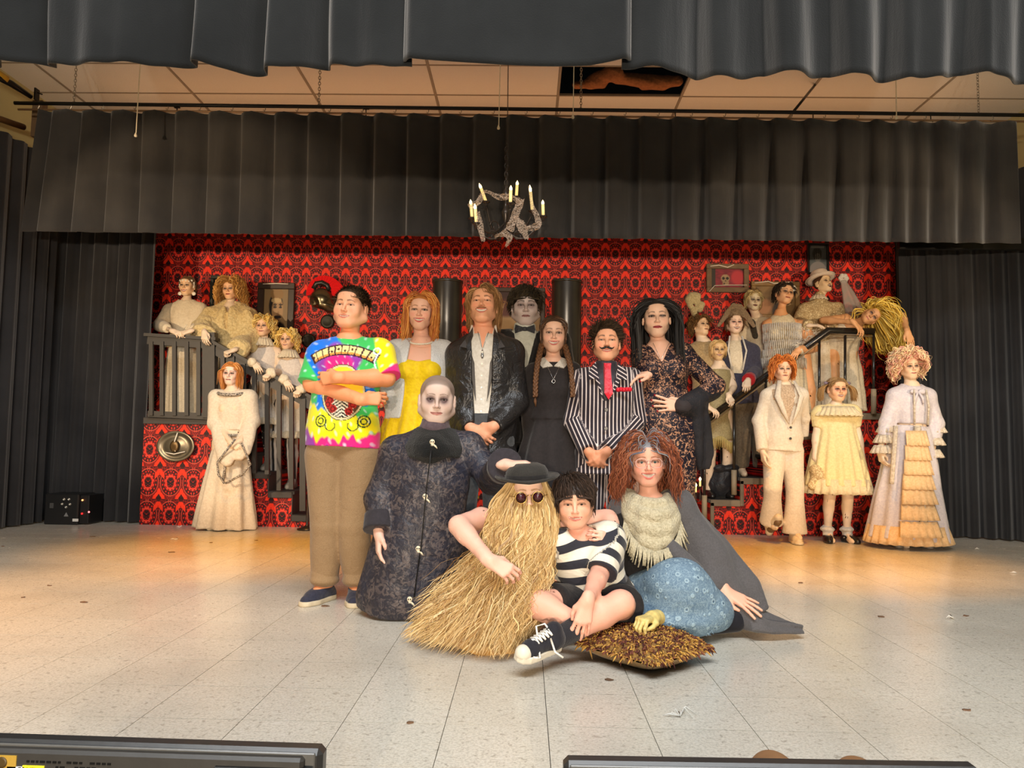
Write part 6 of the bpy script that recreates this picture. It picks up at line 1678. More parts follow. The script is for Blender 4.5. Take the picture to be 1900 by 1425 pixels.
garment(p, 'pinstripe_trousers', trousers(J, .016), .009, PIN, J=J, legs=True, rip=.004); [shoe(p, J, n, BLACKS, h=.009) for n in 'lr']

# ------------------------------------------------------------------ 12 woman in lace
d = 4.40
J = st(1219, 591, d, .218, nu=1222, sh=.17)
put(J, sl=(1190, 660, .02), sr=(1266, 656, .02), el=(1180, 715, .10), er=(1328, 716, .02), wl=(1192, 696, .0), wr=(1268, 755, -.13), nk=(1222, 640), pv=(1236, 790, 0))
J.wl = P(1206, 692, 4.30); J.el = P(1212, 735, 4.46)
H = hd(1218, 591, d, .220, yaw=-7, roll=-2, w=1.0, jaw=.92, smile=.0, eye=.85, skin=(242, 198, 168), lips=(150, 20, 36), brow=(60, 40, 34), scalp=(26, 22, 20), hairline=.066, blush=.25, liner=.9, sh=.25, shadow=(130, 90, 96))
p = person('woman with long black hair in a black lace gown, hand on her hip', J, H, (240, 188, 158), 'f', g=1.05, bust=1.1, hh=.0033, hands=[dict(a='l', d=(-.9, -.25, -.25), n=(-.25, .1, -1), pose='drape', nails=REDN, spread=.14, side='r'), dict(a='r', d=(-1, -.05, .12), n=(-.1, 1, -.1), pose='flat', nails=REDN, spread=.16)])
hair(p, H, HAIR, 3000, .52, .0020, seg=18, part=0, colors=[(24, 20, 20), (34, 29, 27), (18, 15, 15)], vol=.12, lift=.012, drop=1, back=.62, seed=14, wave=.004, lenvar=.15, wmax=.13)
def lace_mat(name, under, over, sc=1.0):
    m, nt, b = new_mat(name, .6, under, spec=.3); x, y, z, v = coords(nt)
    f = voronoi(nt, v, 16 * sc); f2 = voronoi(nt, v, 16 * sc, 'DISTANCE_TO_EDGE'); n1 = noise(nt, v, 42 * sc, 3, .6, 1.5); n2 = noise(nt, v, 11 * sc, 3, .6, 1.2)
    th = (f * 60).sin()
    fl = (f.lt(.26, .02)) * th.gt(.0, .3); vein = (n1 - .5).abs().lt(.08, .02); big = n2.gt(.49, .03)
    mesh = voronoi(nt, v, 260, 'DISTANCE_TO_EDGE').lt(.09, .03)
    k = fl.max(vein).max(big * n1.gt(.42, .05)).max(mesh * .35)
    nt.links.new(mix(nt, k, under, over), b.inputs['Base Color']); bump(nt, b, k, .25, .004); return m
LACEM = lace_mat('black_lace', srgb(206, 152, 118), srgb(26, 22, 34))
pr = top(J, 'f', 1.06, .012, hem=-.06, f=1.9, sc=.008, sc1=.010, neck=.070, neckd=.05) + [ell(J.pv + (J.nk - J.pv) * .68 + (x * .065 * J.k, -.078 * J.k, 0), (.066 * J.k,) * 3, None, .035) for x in (-1, 1)]
pr.append(wedge(J.nk[0], J.nk[2] + .06, .085, J.nk[2] - .115, .0, d - .4, d + .03))
b2 = J.pv; pr.append(loft(b2 + (0, 0, .12), np.array([b2[0] + .06, b2[1] + .02, .01]), [(0, .17, .125), (.12, .185, .14), (.5, .13, .11), (.75, .14, .13), (1, .30, .26)], (1, 0, 0), .03))
garment(p, 'lace_gown', pr, .007, LACEM, rip=.002, seed=15)
BCH, nt, bb = new_mat('black_chiffon', .8, srgb(32, 30, 34)); bb.inputs['Alpha'].default_value = .86; x_, y_, z_, v_ = coords(nt); bump(nt, bb, noise(nt, v_, 12, 3, .5, 1), .5, .02)
w_ = J.wr; o = garment(p, 'bell_sleeve', [loft(J.er * .35 + w_ * .65 + (0, 0, -.01), P(1296, 872, d - .02), [(0, .055, .04), (.3, .075, .045), (.75, .085, .04), (1, .05, .02)], (1, 0, .3), .02, pleat=(5, .004, .014)), cap(J.er + (-.02, 0, -.02), w_, .056, .05, .05)], .008, BCH, rip=.006, rs=22)
strip(p, 'necklace', [J.nk + (-.045, -.085, -.0), J.nk + (-.01, -.135, -.10), J.nk + (.045, -.085, .0)], .0014, SILV, 5)
[shoe(p, J, n, BLACKS, h=.012) for n in 'lr']

# ------------------------------------------------------------------ 13 kneeling figure in the long dark coat
d = 3.80
J = Sk(k=1.0, st=1.7, zf=0, d=d, x=P(806, 0, d)[0])
put(J, nk=(806, 806, .01), ch=(806, 830), pv=(790, 985, .05), sl=(736, 842, .02), sr=(872, 832, .02), el=(706, 925, -.02), er=(916, 890, -.06), wl=(703, 990, -.10), wr=(938, 862, -.50), hl=(760, 1000, .05), hr=(825, 1000, .05), kl=(745, 1105, -.08), kr=(812, 1105, -.08), al=(750, 1105, .36), ar=(815, 1105, .36))
J.kl[2] = J.kr[2] = .075; J.al[2] = J.ar[2] = .07
H = hd(811, 742, d, .238, yaw=7, pitch=-2, roll=2, w=1.05, jaw=1.15, fat=.5, smile=.15, eye=.7, skin=(212, 186, 172), lips=(180, 116, 106), brow=(120, 92, 80), browt=.7, scalp=(118, 100, 88), hairline=.060, blush=.15, shadow=(78, 52, 58), sh=.95, age=1, liner=.4)
p = person('kneeling pale figure with shaved head and dark eyes in a long black coat', J, H, (236, 190, 170), 'm', g=1.1, feet=False, hh=.0033, hands=[dict(a='l', d=(.05, -.25, -1), n=(.9, .3, 0), pose='relax', spread=.05), dict(a='r', d=(.97, -.10, .10), n=(.05, .05, -1), pose='drape', side='l')])
COAT, nt, bb = new_mat('jacquard_coat', .5, srgb(50, 46, 54), spec=.35); x_, y_, z_, v_ = coords(nt)
n1 = noise(nt, v_, 34, 4, .65, 1.2); n2 = noise(nt, v_, 5, 3); n3 = noise(nt, v_, 9, 4, .6, .5)
c = mix(nt, n1.gt(.52, .04) * n2.gt(.40, .12), srgb(46, 44, 52), srgb(96, 86, 84)); c = mix(nt, n2.gt(.55, .1) * .6, c, srgb(42, 46, 62)); nt.links.new(c, bb.inputs['Base Color']); nt.links.new((n1 * -.35 + .62).s, bb.inputs['Roughness']); bump(nt, bb, n1 * .5 + n3 * 4, .5, .012)
A_ = P(806, 800, d); B_ = P(745, 1133, d - .0); B_[2] = .004; B_[1] = d + .02
pr = [loft(B_, A_, [(0, .185, .17, -.03), (.06, .215, .19, -.02), (.3, .215, .19, 0), (.55, .205, .165, .02), (.75, .21, .15, .01), (.88, .19, .13, .0), (.96, .13, .10), (1.0, .08, .08)], (1, 0, 0), .03, pleat=(5, .006, .0)),
      loft((B_[0] + .10, d + .05, .002), (B_[0] + .14, d + .05, .5), [(0, .20, .2), (1, .17, .15)], (1, 0, 0), .05), cap(B_ + (.1, .05, .10), B_ + (.12, .42, .09), .15, .12, .08), slab((0, 0, -1), -.002)]
for n in 'lr': pr.append(cap(J.nk + (0, .01, -.04), getattr(J, 's' + n), .06, .075, .05))
pr += sleeve(J, 'l', 1.92, .032, .03, .068) + sleeve(J, 'r', 1.85, .032, .03, .066)
garment(p, 'long_coat', pr, .008, COAT, rip=.010, rs=14, seed=16, st=(1, 1, .6))
FURB = cloth('black_fur', srgb(20, 22, 22), srgb(12, 13, 14), scale=180, bmp=1.5, rough=.95)
ZC = P(800, 812, d - .12)
garment(p, 'fur_collar', [loft(J.nk + (0, -.02, -.125), J.nk + (0, .0, .025), [(0, .145, .150), (.35, .158, .155), (.7, .135, .125), (1, .10, .09)], (1, 0, 0), .03), ell(J.nk + (0, -.125, -.075), (.075, .04, .07), None, .03), ell(J.nk + (0, -.02, .07), (.075, .08, .06), None, .01, 's')], .006, FURB, rip=.004, rs=60, seed=3)
SCF = cloth('mauve_scarf', srgb(92, 76, 80), srgb(76, 62, 66), wrinkle=.8)
garment(p, 'scarf', [loft(J.nk + (0, -.015, -.02), J.nk + (.005, -.01, .075), [(0, .078, .095), (.5, .080, .095), (1, .068, .078)], (1, 0, .15), .01)], .005, SCF, rip=.008, rs=26, seed=9, st=(.3, .3, 3))
for n, c0 in (('l', J.wl), ('r', J.wr)):
    e = getattr(J, 'e' + n); ax = unit(c0 - e); garment(p, 'coat_cuff', [loft(c0 - ax * .10, c0 - ax * .015, [(0, .072, .072), (1, .078, .078)], (1, .2, .1), .01)], .006, cloth('cuff_' + n, srgb(52, 48, 54), srgb(44, 41, 46)), rip=.003)
b = MB(); b.tube([P(800, 836, d - .215), P(792, 900, d - .20), P(783, 1000, d - .21), P(768, 1110, d - .20)], .003, 5); b.build('front_seam', BLACKM, p, smooth=True)
BONE = plain('bone_charm', srgb(226, 214, 186), .5)
for (u, v) in ((802, 820), (789, 921), (776, 1018), (760, 1112)):
    yy = {820: d - .21, 921: d - .195, 1018: d - .205, 1112: d - .205}[v]; c0 = P(u, v, yy)
    b = MB(); b.sphere(c0, (.0125, .006, .0130), 10, 8); b.box(c0 + (-.006, -.005, -.019), c0 + (.006, .004, -.008), .002); b.tube([c0 + (.006, -.002, -.012), c0 + (.016, -.002, -.020), c0 + (.024, -.002, -.030)], [.004, .005, .002], 6); o = b.build('skull_button', BONE, p, smooth=True)
    b = MB(); [b.sphere(c0 + (s * .0045, -.006, .001), (.003, .002, .0035), 8, 6) for s in (-1, 1)]; b.build('eye_holes', BLACKM, o, smooth=True)

# ------------------------------------------------------------------ 14 long blond hair costume
d = 3.30
J = Sk(k=.95, st=1.65, zf=0, d=d, x=P(978, 0, d)[0])
put(J, nk=(975, 985, .03), ch=(970, 1000), pv=(950, 1150, .10), sl=(905, 985, .02), sr=(1040, 985, .06), el=(852, 978, -.10), er=(1138, 985, .10), wl=(912, 1042, -.26), wr=(1138, 1003, -.06), hl=(920, 1150, .05), hr=(990, 1150, .05), kl=(905, 1160, .0), kr=(975, 1160, .0), al=(940, 1170, .10), ar=(950, 1170, .12))
J.kl[2] = J.kr[2] = .12; J.al[2] = J.ar[2] = .07; J.pv[2] = .13; J.hl[2] = J.hr[2] = .12
J.sl = P(893, 962, 3.36); J.el = P(850, 975, 3.18); J.wl = P(909, 1041, 3.03); J.sr = P(1035, 965, 3.46); J.er = P(1128, 962, 3.50); J.wr = P(1141, 1000, 3.30)
H = hd(979, 917, d, .228, yaw=3, roll=-3, eye=.8, skin=(238, 196, 172), scalp=(206, 166, 96), brow=(150, 110, 60))
p = person('figure hidden under floor-length blond hair with bowler hat and round dark glasses', J, H, (240, 186, 164), 'f', g=.9, arms=1.06, feet=False, hands=[dict(a='l', d=(.85, -.15, -.42), n=(.25, .75, -.6), pose='soft', s=.92), dict(a='r', d=(-.80, -.50, .10), n=(-.45, .8, -.1), pose='soft', s=.80)])
def long_fall(nst, seg, seed, r0, r1, rad, name):
    r = np.random.default_rng(seed); th = r.uniform(-PI, PI, nst); th = np.sign(th) * np.abs(th) ** 1.0
    # root ring under the hat brim, then a spreading cone down to the floor
    top_ = H.c + np.stack([.074 * np.sin(th), -.085 * np.cos(th) + .01, .045 + r.uniform(-.02, .04, nst)], 1) * 1.03
    L0 = G(900, 1175); fx0, fy0 = L0[0], 3.27
    left = np.sin(th) < 0
    sx = np.where(left, r.uniform(.22, .39, nst), r.uniform(.08, .17, nst)); sy = r.uniform(.12, .30, nst)
    low = r.random(nst) ** .40; bx = fx0 + .04 + sx * np.sin(th) + .09 * (1 - low); by = fy0 + sy * -np.cos(th) * 1.0
    t = np.linspace(0, 1, seg)[None]
    Zt = top_[:, 2:3] * (1 - t) + t * (.012 + .26 * (1 - low[:, None]))
    # half width: tight at the face, over the shoulders, straight down, flaring on the floor
    wsh = np.where(left, .150, .125)[:, None] * (.75 + .35 * r.random((nst, 1)))
    k1 = np.clip(t / .30, 0, 1); k1 = k1 * k1 * (3 - 2 * k1); k2 = np.clip((t - .30) / .70, 0, 1) ** 1.7
    mid = H.c[0] - .005 + wsh * np.sin(th)[:, None] * 1.0
    X_ = top_[:, 0:1] * (1 - k1) + mid * k1; X_ = X_ * (1 - k2) + bx[:, None] * k2
    midy = H.c[1] + .02 - (.135 + .03 * r.random((nst, 1))) * np.cos(th)[:, None]
    Y_ = top_[:, 1:2] * (1 - k1) + midy * k1; Y_ = Y_ * (1 - k2) + by[:, None] * k2
    ffr = np.clip(1 - np.abs(th)[:, None] / .75, 0, 1) * np.clip(1 - np.abs(t - .13) / .13, 0, 1); Y_ = Y_ + .022 * ffr
    f1 = 19 + 5 * np.sin(th * 5)[:, None] + r.normal(size=(nst, 1)) * 1.1; ph = (3 * np.sin(th * 11) + 2 * np.sin(th * 23 + 1))[:, None] + r.normal(size=(nst, 1)) * .5; am = (r.uniform(.005, .011, nst)[:, None]) * np.clip(t * 2.2, 0, 1) * (1 + 1.2 * t)
    X_ = X_ + am * np.sin(t * f1 + ph) + .5 * am * np.sin(t * f1 * 2.3 + ph * 2); Y_ = Y_ + am * .6 * np.cos(t * f1 * .9 + ph); Z_ = Zt + am * .5 * np.sin(t * f1 * 1.1 + ph * 1.7); Z_ = np.maximum(Z_, .006 + r.random((nst, 1)) * .015)
    W = np.stack([X_, Y_, Z_], -1); V, F = strands(W, rad * r.uniform(.8, 1.8, nst), 2, taper=.5)
    cs = np.array([S3(c) for c in ((218, 186, 128), (198, 162, 104), (234, 208, 156), (168, 130, 80), (210, 176, 116))]); pc = cs[r.integers(0, 5, nst)] * r.uniform(.8, 1.15, (nst, 1))
    return mk(name, V, F, HAIRB, p, col=np.repeat(pc, seg * 2, 0), kind=None)
HAIRB = vmat('blond_hair', .5, .45, nb=0)
under = [loft((J.nk[0], 3.34, J.nk[2] + .10), (P(915, 0, 3.3)[0], 3.31, .0), [(0, .06, .06), (.25, .115, .10), (.6, .15, .13), (1, .24, .20)], (1, 0, 0), .03)]
garment(p, 'hair_underlayer', under, .012, HAIRB, rip=.02, rs=20, st=(1, 1, .3), col=flat_c((176, 134, 74), .2, 90))
long_fall(6000, 22, 5, 0, 0, .0013, 'long_hair'); long_fall(700, 34, 6, 0, 0, .0024, 'thick_curls')
FELT = cloth('bowler_felt', srgb(52, 50, 46), srgb(42, 40, 38), scale=200)
RH = rot(3, -4, -3); hc = H.c + RH @ np.array([0, -.006, .060])
b = MB(); b.lathe(hc, [(.092, 0), (.093, .015), (.090, .038), (.078, .060), (.05, .073), (.001, .077)], 32, R=RH, capb=False); hat = b.build('bowler_hat', FELT, p, smooth=True)
b = MB(); V_ = []; 
for (r_, z_) in [(.088, .004), (.115, -.002), (.135, .0), (.142, .008), (.137, .014), (.115, .006), (.090, .010)]:
    for j in range(40): th = 2 * PI * j / 40; V_.append((r_ * .98 * math.cos(th), r_ * 1.12 * math.sin(th), z_ + .012 * abs(math.cos(th)) * (r_ > .1)))
b.add(np.array(V_) @ RH.T + hc, [(i * 40 + j, i * 40 + (j + 1) % 40, (i + 1) * 40 + (j + 1) % 40, (i + 1) * 40 + j) for i in range(6) for j in range(40)]); b.build('brim', FELT, hat, smooth=True)
b = MB(); b.lathe(hc, [(.0935, .004), (.0945, .006), (.0945, .026), (.0930, .028)], 32, R=RH, capt=False, capb=False); b.build('hat_band', BLACKC, hat, smooth=True)
gl = empty('sunglasses', (0, 0, 0)); gl.parent = p
LENS = plain('plum_lens', srgb(66, 26, 34), .08, spec=.8)
FR = H.R @ R
gb = MB(); lens = MB()
for s in (-1, 1):
    c0 = H.L((s * .034, -.134, -.004)); gb.tube([c0 + FR @ np.array([.0225 * math.cos(a_), .0225 * math.sin(a_), 0]) for a_ in np.linspace(0, 2 * PI, 25)], .0016, 6); lens.lathe(c0, [(.022, .0015), (.001, .003)], 24, R=FR, capt=True)
gb.tube([H.L((-.012, -.134, .002)), H.L((0, -.137, .006)), H.L((.012, -.134, .002))], .0016, 5); gb.tube([H.L((-.056, -.133, 0)), H.L((-.078, -.07, .0))], .0014, 5); gb.tube([H.L((.056, -.133, 0)), H.L((.078, -.07, .0))], .0014, 5)
fr_ = gb.build('glasses_frame', GOLD, p, smooth=True); lens.build('lenses', LENS, fr_, smooth=True); bpy.data.objects.remove(gl)

# ------------------------------------------------------------------ 15 boy in striped shirt
d = 3.32
J = Sk(k=.86, st=1.45, zf=0, d=d, x=P(1070, 0, d)[0])
put(J, nk=(1080, 992, .02), pv=(1108, 1115, .10), sl=(1042, 1012, .0), sr=(1128, 1000, .02), el=(1040, 1060, .06), er=(1112, 1072, -.12), wl=(1062, 1080, .0), wr=(1084, 1126, -.30), hl=(1070, 1115, .05), hr=(1150, 1115, .05), kl=(992, 1112, -.10), kr=(1150, 1118, -.24), al=(1075, 1165, -.20), ar=(1018, 1192, -.36))
J.pv[2] = .14; J.hl[2] = J.hr[2] = .12; J.el = P(1038, 1056, 3.42); J.wl = P(1030, 1100, 3.36)
J.kl = P(990, 1118, 3.16); J.al = P(1082, 1160, 3.06); J.kr = P(1152, 1120, 3.10); J.ar = P(1022, 1192, 2.96); J.hr = P(1150, 1125, 3.36); J.hl = P(1075, 1125, 3.36); J.wr = P(1090, 1114, 2.97); J.er = P(1112, 1066, 3.22)
H = hd(1066, 932, d, .206, roll=-3, pitch=-3, yaw=-3, w=1.06, jaw=1.05, fat=.4, smile=.7, teeth=.35, eye=.85, skin=(242, 184, 154), lips=(206, 124, 108), brow=(66, 44, 34), browt=1.2, scalp=(46, 34, 26), hairline=.034, blush=.45, liner=.3)
p = person('dark-haired boy sitting cross-legged in black and white striped shirt and black shorts', J, H, (240, 180, 156), 'k', g=1.2, arms=1.1, legg=1.08, hh=.0033, feet=False, hands=[dict(a='r', d=(-.22, -.16, -.95), n=(-.1, 1, -.2), pose='drape', s=.92, spread=.12)])
hair(p, H, HAIRM, 3000, .062, .0018, seg=9, colors=[(50, 38, 30), (64, 48, 38), (38, 28, 22)], vol=.35, lift=.013, drop=.5, wmax=.085, facez=.030, hairline=.058, seed=17, zmin=-.05, flow=lambda q, N, r: np.stack([.55 + 1.2 * q[:, 0] * 10 + .2 * r.normal(size=len(q)), -.6 + 0 * q[:, 0], .0 * q[:, 0]], 1))
STRP, nt, bb = new_mat('striped_jersey', .85, srgb(235, 230, 215), sheen=.2); x_, y_, z_, v_ = coords(nt, 'attr')
nt.links.new(mix(nt, (y_ / .0725 + .30 + x_ * .4).fract().gt(.5, .02), srgb(232, 226, 208), srgb(36, 37, 48)), bb.inputs['Base Color']); bump(nt, bb, noise(nt, coords(nt)[3], 10, 3, .55, .8), .6, .02)
pr = top(J, 'k', 1.28, .022, hem=.13, flare=.02, f=.92, sc=.026, rend=.066, neck=.075, neckd=.05)
garment(p, 'striped_shirt', pr, .006, STRP, J=J, rip=.007, rs=17, seed=18)
pr = [loft(J.pv + (0, 0, -.11), J.pv + (0, 0, .12), [(0, .16, .13), (.5, .165, .13), (1, .135, .11)], (1, 0, 0), .03)]
for n, f in (('l', .62), ('r', .55)):
    h_, k_ = getattr(J, 'h' + n), getattr(J, 'k' + n); pr.append(loft(h_, k_, [(-.3, .09, .09), (0, .098, .095), (f, .094, .086)], (1, 0, 0), .04))
pr.append(slab((0, 0, -1), -.003)); garment(p, 'black_shorts', pr, .006, BLACKC, rip=.006)
ax = unit(J.ar - J.kr); s0 = J.kr + (J.ar - J.kr) * .62
garment(p, 'black_sock', [cap(s0, J.ar, .046, .036, .01), slab(-ax, -(ax @ (s0 + ax * .0)))], .004, cloth('black_sock', srgb(40, 40, 46), srgb(34, 34, 40), scale=250, bmp=1), rip=.001)
# canvas shoe lying on its side, sole towards the left
f_ = unit(np.array([-.75, -.55, -.08])); u_ = unit(np.array([.35, -.45, .82])); u_ = unit(u_ - f_ * (u_ @ f_)); s_ = np.cross(f_, u_)
c0 = P(1004, 1205, 2.90)
f_ = unit(np.array([-.66, -.70, -.05])); u_ = unit(np.array([-.10, -.45, .85])); u_ = unit(u_ - f_ * (u_ @ f_)); s_ = np.cross(f_, u_); Fr = np.stack([f_, s_, u_], 1)
Wq = lambda a, b_, c_: c0 + Fr @ np.array([a, b_, c_]) * .84
CANV = cloth('black_canvas', srgb(38, 38, 46), srgb(30, 30, 38)); RUB = plain('white_rubber', srgb(226, 218, 200), .5)
sh = garment(p, 'canvas_shoe', [cap(Wq(-.09, 0, .03), Wq(.07, 0, .02), .034, .031, .02), cap(Wq(.07, 0, .02), Wq(.120, 0, .010), .032, .025, .02), cap(Wq(-.07, 0, .03), Wq(-.065, 0, .075), .034, .033, .03), slab(-u_, -(u_ @ Wq(0, 0, -.004)))], .004, CANV, rip=0)
b = MB()
outl = [(.148, 0), (.140, .026), (.105, .042), (.05, .043), (0, .036), (-.06, .034), (-.105, .030), (-.125, 0), (-.105, -.030), (-.06, -.034), (0, -.036), (.05, -.043), (.105, -.042), (.140, -.026)]
n = len(outl); b.add([Wq(a * .98, b_, -.022) for a, b_ in outl] + [Wq(a, b_ * 1.06, -.016) for a, b_ in outl] + [Wq(a, b_ * 1.06, .004) for a, b_ in outl] + [Wq(a * .97, b_ * .9, .008) for a, b_ in outl], [tuple(range(n))] + [(r_ * n + i, r_ * n + (i + 1) % n, (r_ + 1) * n + (i + 1) % n, (r_ + 1) * n + i) for r_ in range(3) for i in range(n)]); b.build('rubber_sole', RUB, sh, smooth=False)
garment(p, 'toe_cap', [ell(Wq(.116, 0, .012), (.031, .031, .031), None, 0), slab(-u_, -(u_ @ Wq(0, 0, -.002)))], .004, RUB, rip=0).parent = p
b = MB()
for i in range(7):
    a_ = .075 - .020 * i; zz = .060 + .0050 * i
    b.tube([Wq(a_, -.026, zz - .012), Wq(a_ - .004, 0, zz + .002), Wq(a_ - .008, .026, zz - .012)], .0040, 5)
    b.tube([Wq(a_, .026, zz - .010), Wq(a_ - .010, 0, zz + .004), Wq(a_ - .022, -.026, zz - .008)], .0036, 5)
b.tube([Wq(-.035, 0, .082), Wq(-.03, .03, .10), Wq(.0, .05, .085), P(1002, 1222, 2.82), P(990, 1220, 2.80)], .0042, 5); b.tube([Wq(-.035, 0, .082), Wq(-.05, .03, .08), P(1030, 1210, 2.84), P(1045, 1220, 2.84)], .0042, 5)
b.build('white_laces', plain('white_lace', srgb(236, 232, 222), .8), sh, smooth=True, kind='stuff')

# ------------------------------------------------------------------ 16 seated woman with glasses
d = 3.62
J = Sk(k=.98, st=1.65, zf=0, d=d, x=P(1200, 0, d)[0])
put(J, nk=(1206, 925, .02), pv=(1205, 1100, .12), sl=(1158, 948, .03), sr=(1258, 940, .03), el=(1150, 1030, .08), er=(1312, 1030, .0), wl=(1160, 1080, .02), wr=(1346, 1098, -.12), hl=(1180, 1110, .1), hr=(1240, 1110, .1), kl=(1250, 1090, -.25), kr=(1330, 1120, -.15), al=(1340, 1150, .0), ar=(1260, 1150, .12))
J.pv[2] = .14; J.hl[2] = J.hr[2] = .13; J.kl = P(1268, 1095, 3.36); J.kr = P(1335, 1130, 3.5); J.al[2] = .07; J.ar[2] = .07; J.al = P(1350, 1150, 3.52); J.kr[2] = .12
H = hd(1200, 857, d, .218, yaw=-4, roll=-2, w=1.04, jaw=.98, fat=.3, smile=1.0, teeth=1.1, eye=1.15, skin=(238, 176, 150), lips=(206, 110, 98), brow=(130, 88, 66), scalp=(128, 128, 132), hairline=.062, blush=.7, liner=.5, iris=(80, 110, 110), nose=1.05)
p = person('laughing woman with grey-streaked frizzy hair, glasses and shawl sitting on the floor', J, H, (236, 178, 152), 'f', g=1.15, bust=1.1, hh=.0033, feet=False, hands=[dict(a='r', d=(.80, -.45, -.38), n=(.1, .5, -.85), pose='flat', spread=.20, side='l')])
r = np.random.default_rng(2)
hair(p, H, HAIRM, 2600, .24, .0019, seg=20, part=0, colors=[(120, 64, 42), (146, 80, 50), (96, 52, 36), (160, 96, 64)], vol=.3, curl=.006, curlf=110, wave=.014, lift=.022, drop=.9, back=.2, out=.02, seed=19, wmax=.17)
hair(p, H, HAIRM, 620, .11, .0018, seg=12, part=.0, colors=[(142, 142, 146), (118, 120, 130), (98, 108, 130), (150, 120, 100)], vol=.3, curl=.004, curlf=90, wave=.008, lift=.028, drop=.9, back=.0, seed=20, wmax=.10, keep=lambda q: (q[:, 2] > .055), name='grey_hair_top')
fb = MB()
for s in (-1, 1):
    fb.tube([H.L((s * .0345 + .026 * math.copysign(abs(math.cos(a_)) ** .7, math.cos(a_)), -.114 - .0 * abs(s), -.004 + .021 * math.copysign(abs(math.sin(a_)) ** .8, math.sin(a_)))) for a_ in np.linspace(0, 2 * PI, 25)], .0018, 6)
    fb.tube([H.L((s * .060, -.112, .004)), H.L((s * .078, -.04, .002)), H.L((s * .078, .0, .0))], .0018, 5)
fb.tube([H.L((-.009, -.115, .004)), H.L((0, -.118, .008)), H.L((.009, -.115, .004))], .0018, 5)
fb.build('eyeglasses', plain('clear_pink_frame', srgb(200, 160, 150), .2), p, smooth=True)
garment(p, 'black_top', top(J, 'f', 1.18, .018, hem=-.05, f=.8, sc=.012, neck=.06) + [ell(J.pv + (0, 0, .0), (.19, .16, .12), None, .04), slab((0, 0, -1), -.004)], .008, BLACKC, rip=.006)
DEN = new_mat('blue_lace_denim', .85, srgb(92, 122, 146)); nt = DEN[1]; bb = DEN[2]; x_, y_, z_, v_ = coords(nt)
vo = voronoi(nt, v_, 26); rng_ = (vo - .24).abs().lt(.07, .03); n1 = noise(nt, v_, 60, 3, .6, 1.2); n2 = noise(nt, v_, 3, 2)
c = mix(nt, n1, srgb(84, 112, 138), srgb(116, 142, 162)); c = mix(nt, (rng_ + (n1 - .5).abs().lt(.03, .02) * .7).min(1), c, srgb(150, 176, 192)); c = mix(nt, vo.lt(.10, .03), c, srgb(60, 84, 108)); nt.links.new(c, bb.inputs['Base Color']); bump(nt, bb, rng_ + noise(nt, v_, 7, 3, .5, .8) * 3, .4, .012)
pr = [cap(P(1200, 1110, 3.66), P(1262, 1098, 3.40), .135, .120, .06), cap(P(1262, 1098, 3.40), P(1310, 1128, 3.42), .12, .09, .08), cap(P(1200, 1125, 3.60), P(1330, 1140, 3.48), .11, .075, .08), ell(P(1245, 1145, 3.42), (.20, .16, .07), None, .06), cap(P(1190, 1135, 3.5), P(1290, 1160, 3.36), .06, .05, .05), slab((0, 0, -1), -.003)]
sk = garment(p, 'blue_lace_skirt', pr, .007, DEN[0], rip=.010, rs=14, seed=21)
sk['label'] = 'faded blue skirt with a lace pattern'
b = MB(); r_ = random.Random(5); tp = [(1170, 1140), (1200, 1160), (1245, 1166), (1290, 1170), (1310, 1168), (1328, 1150)]
for i in range(70):
    t_ = i / 69 * (len(tp) - 1); k_ = min(int(t_), len(tp) - 2); w_ = t_ - k_; u = tp[k_][0] * (1 - w_) + tp[k_ + 1][0] * w_; v = tp[k_][1] * (1 - w_) + tp[k_ + 1][1] * w_; q0 = P(u, v - 4, 3.40 - .06 * math.sin(t_ / 7 * PI)); q0[2] = max(q0[2], .03); b.tube([q0, q0 + (r_.uniform(-.01, .01) + .008, -.01, -.012), q0 + (r_.uniform(-.01, .012) + .012, -.015, -max(.015, min(.03, q0[2] - .004)))], [.004, .003, .001], 4)
b.build('skirt_fringe', DEN[0], p, smooth=True, kind='stuff')
garment(p, 'black_trousers', [cap(P(1300, 1155, 3.52), P(1362, 1150, 3.48), .062, .055, .03), slab((0, 0, -1), -.003)], .008, cloth('black_legging', srgb(22, 22, 30), srgb(18, 18, 26)), rip=.003)
GSH = cloth('grey_shawl', srgb(92, 90, 92), srgb(80, 78, 80), scale=160, wrinkle=.5)
pr = [cap(J.nk + (.05, .02, -.04), J.sr, .055, .075, .05), cap(J.sr, J.er, .075, .080, .05), cap(J.er, J.wr + (-.05, .04, .03), .080, .070, .05),
      loft(J.sr + (.01, .05, 0), P(1372, 1150, 3.56), [(0, .06, .06), (.4, .12, .07), (.8, .15, .07), (1, .12, .05)], (1, .1, .6), .05, pleat=(6, .004, .016)),
      cap(P(1230, 1000, 3.52), P(1290, 1060, 3.45), .035, .045, .05), slab((0, 0, -1), -.004)]
garment(p, 'grey_shawl', pr, .007, GSH, rip=.011, rs=16, seed=22, st=(1, 1, .6))
pr = [cap(P(1372, 1135, 3.50), P(1405, 1158, 3.44), .055, .03, .05), loft(P(1385, 1158, 3.44), P(1484, 1166, 3.50), [(0, .055, .025), (.4, .06, .022), (.75, .045, .016), (1, .022, .008)], (0, 1, .1), .03, pleat=(4, .004, .010)), cap(P(1395, 1130, 3.56), P(1440, 1155, 3.55), .03, .014, .04), slab((0, 0, -1), -.002)]
garment(p, 'shawl_tail', pr, .006, GSH, rip=.007, rs=26, seed=23)
garment(p, 'shawl_shoulder', [cap(J.nk + (-.05, .02, -.05), J.sl + (0, .01, 0), .05, .068, .05), cap(J.sl, J.el, .065, .06, .04), cap(J.el, P(1165, 1075, 3.7), .06, .05, .04)], .009, GSH, rip=.007)
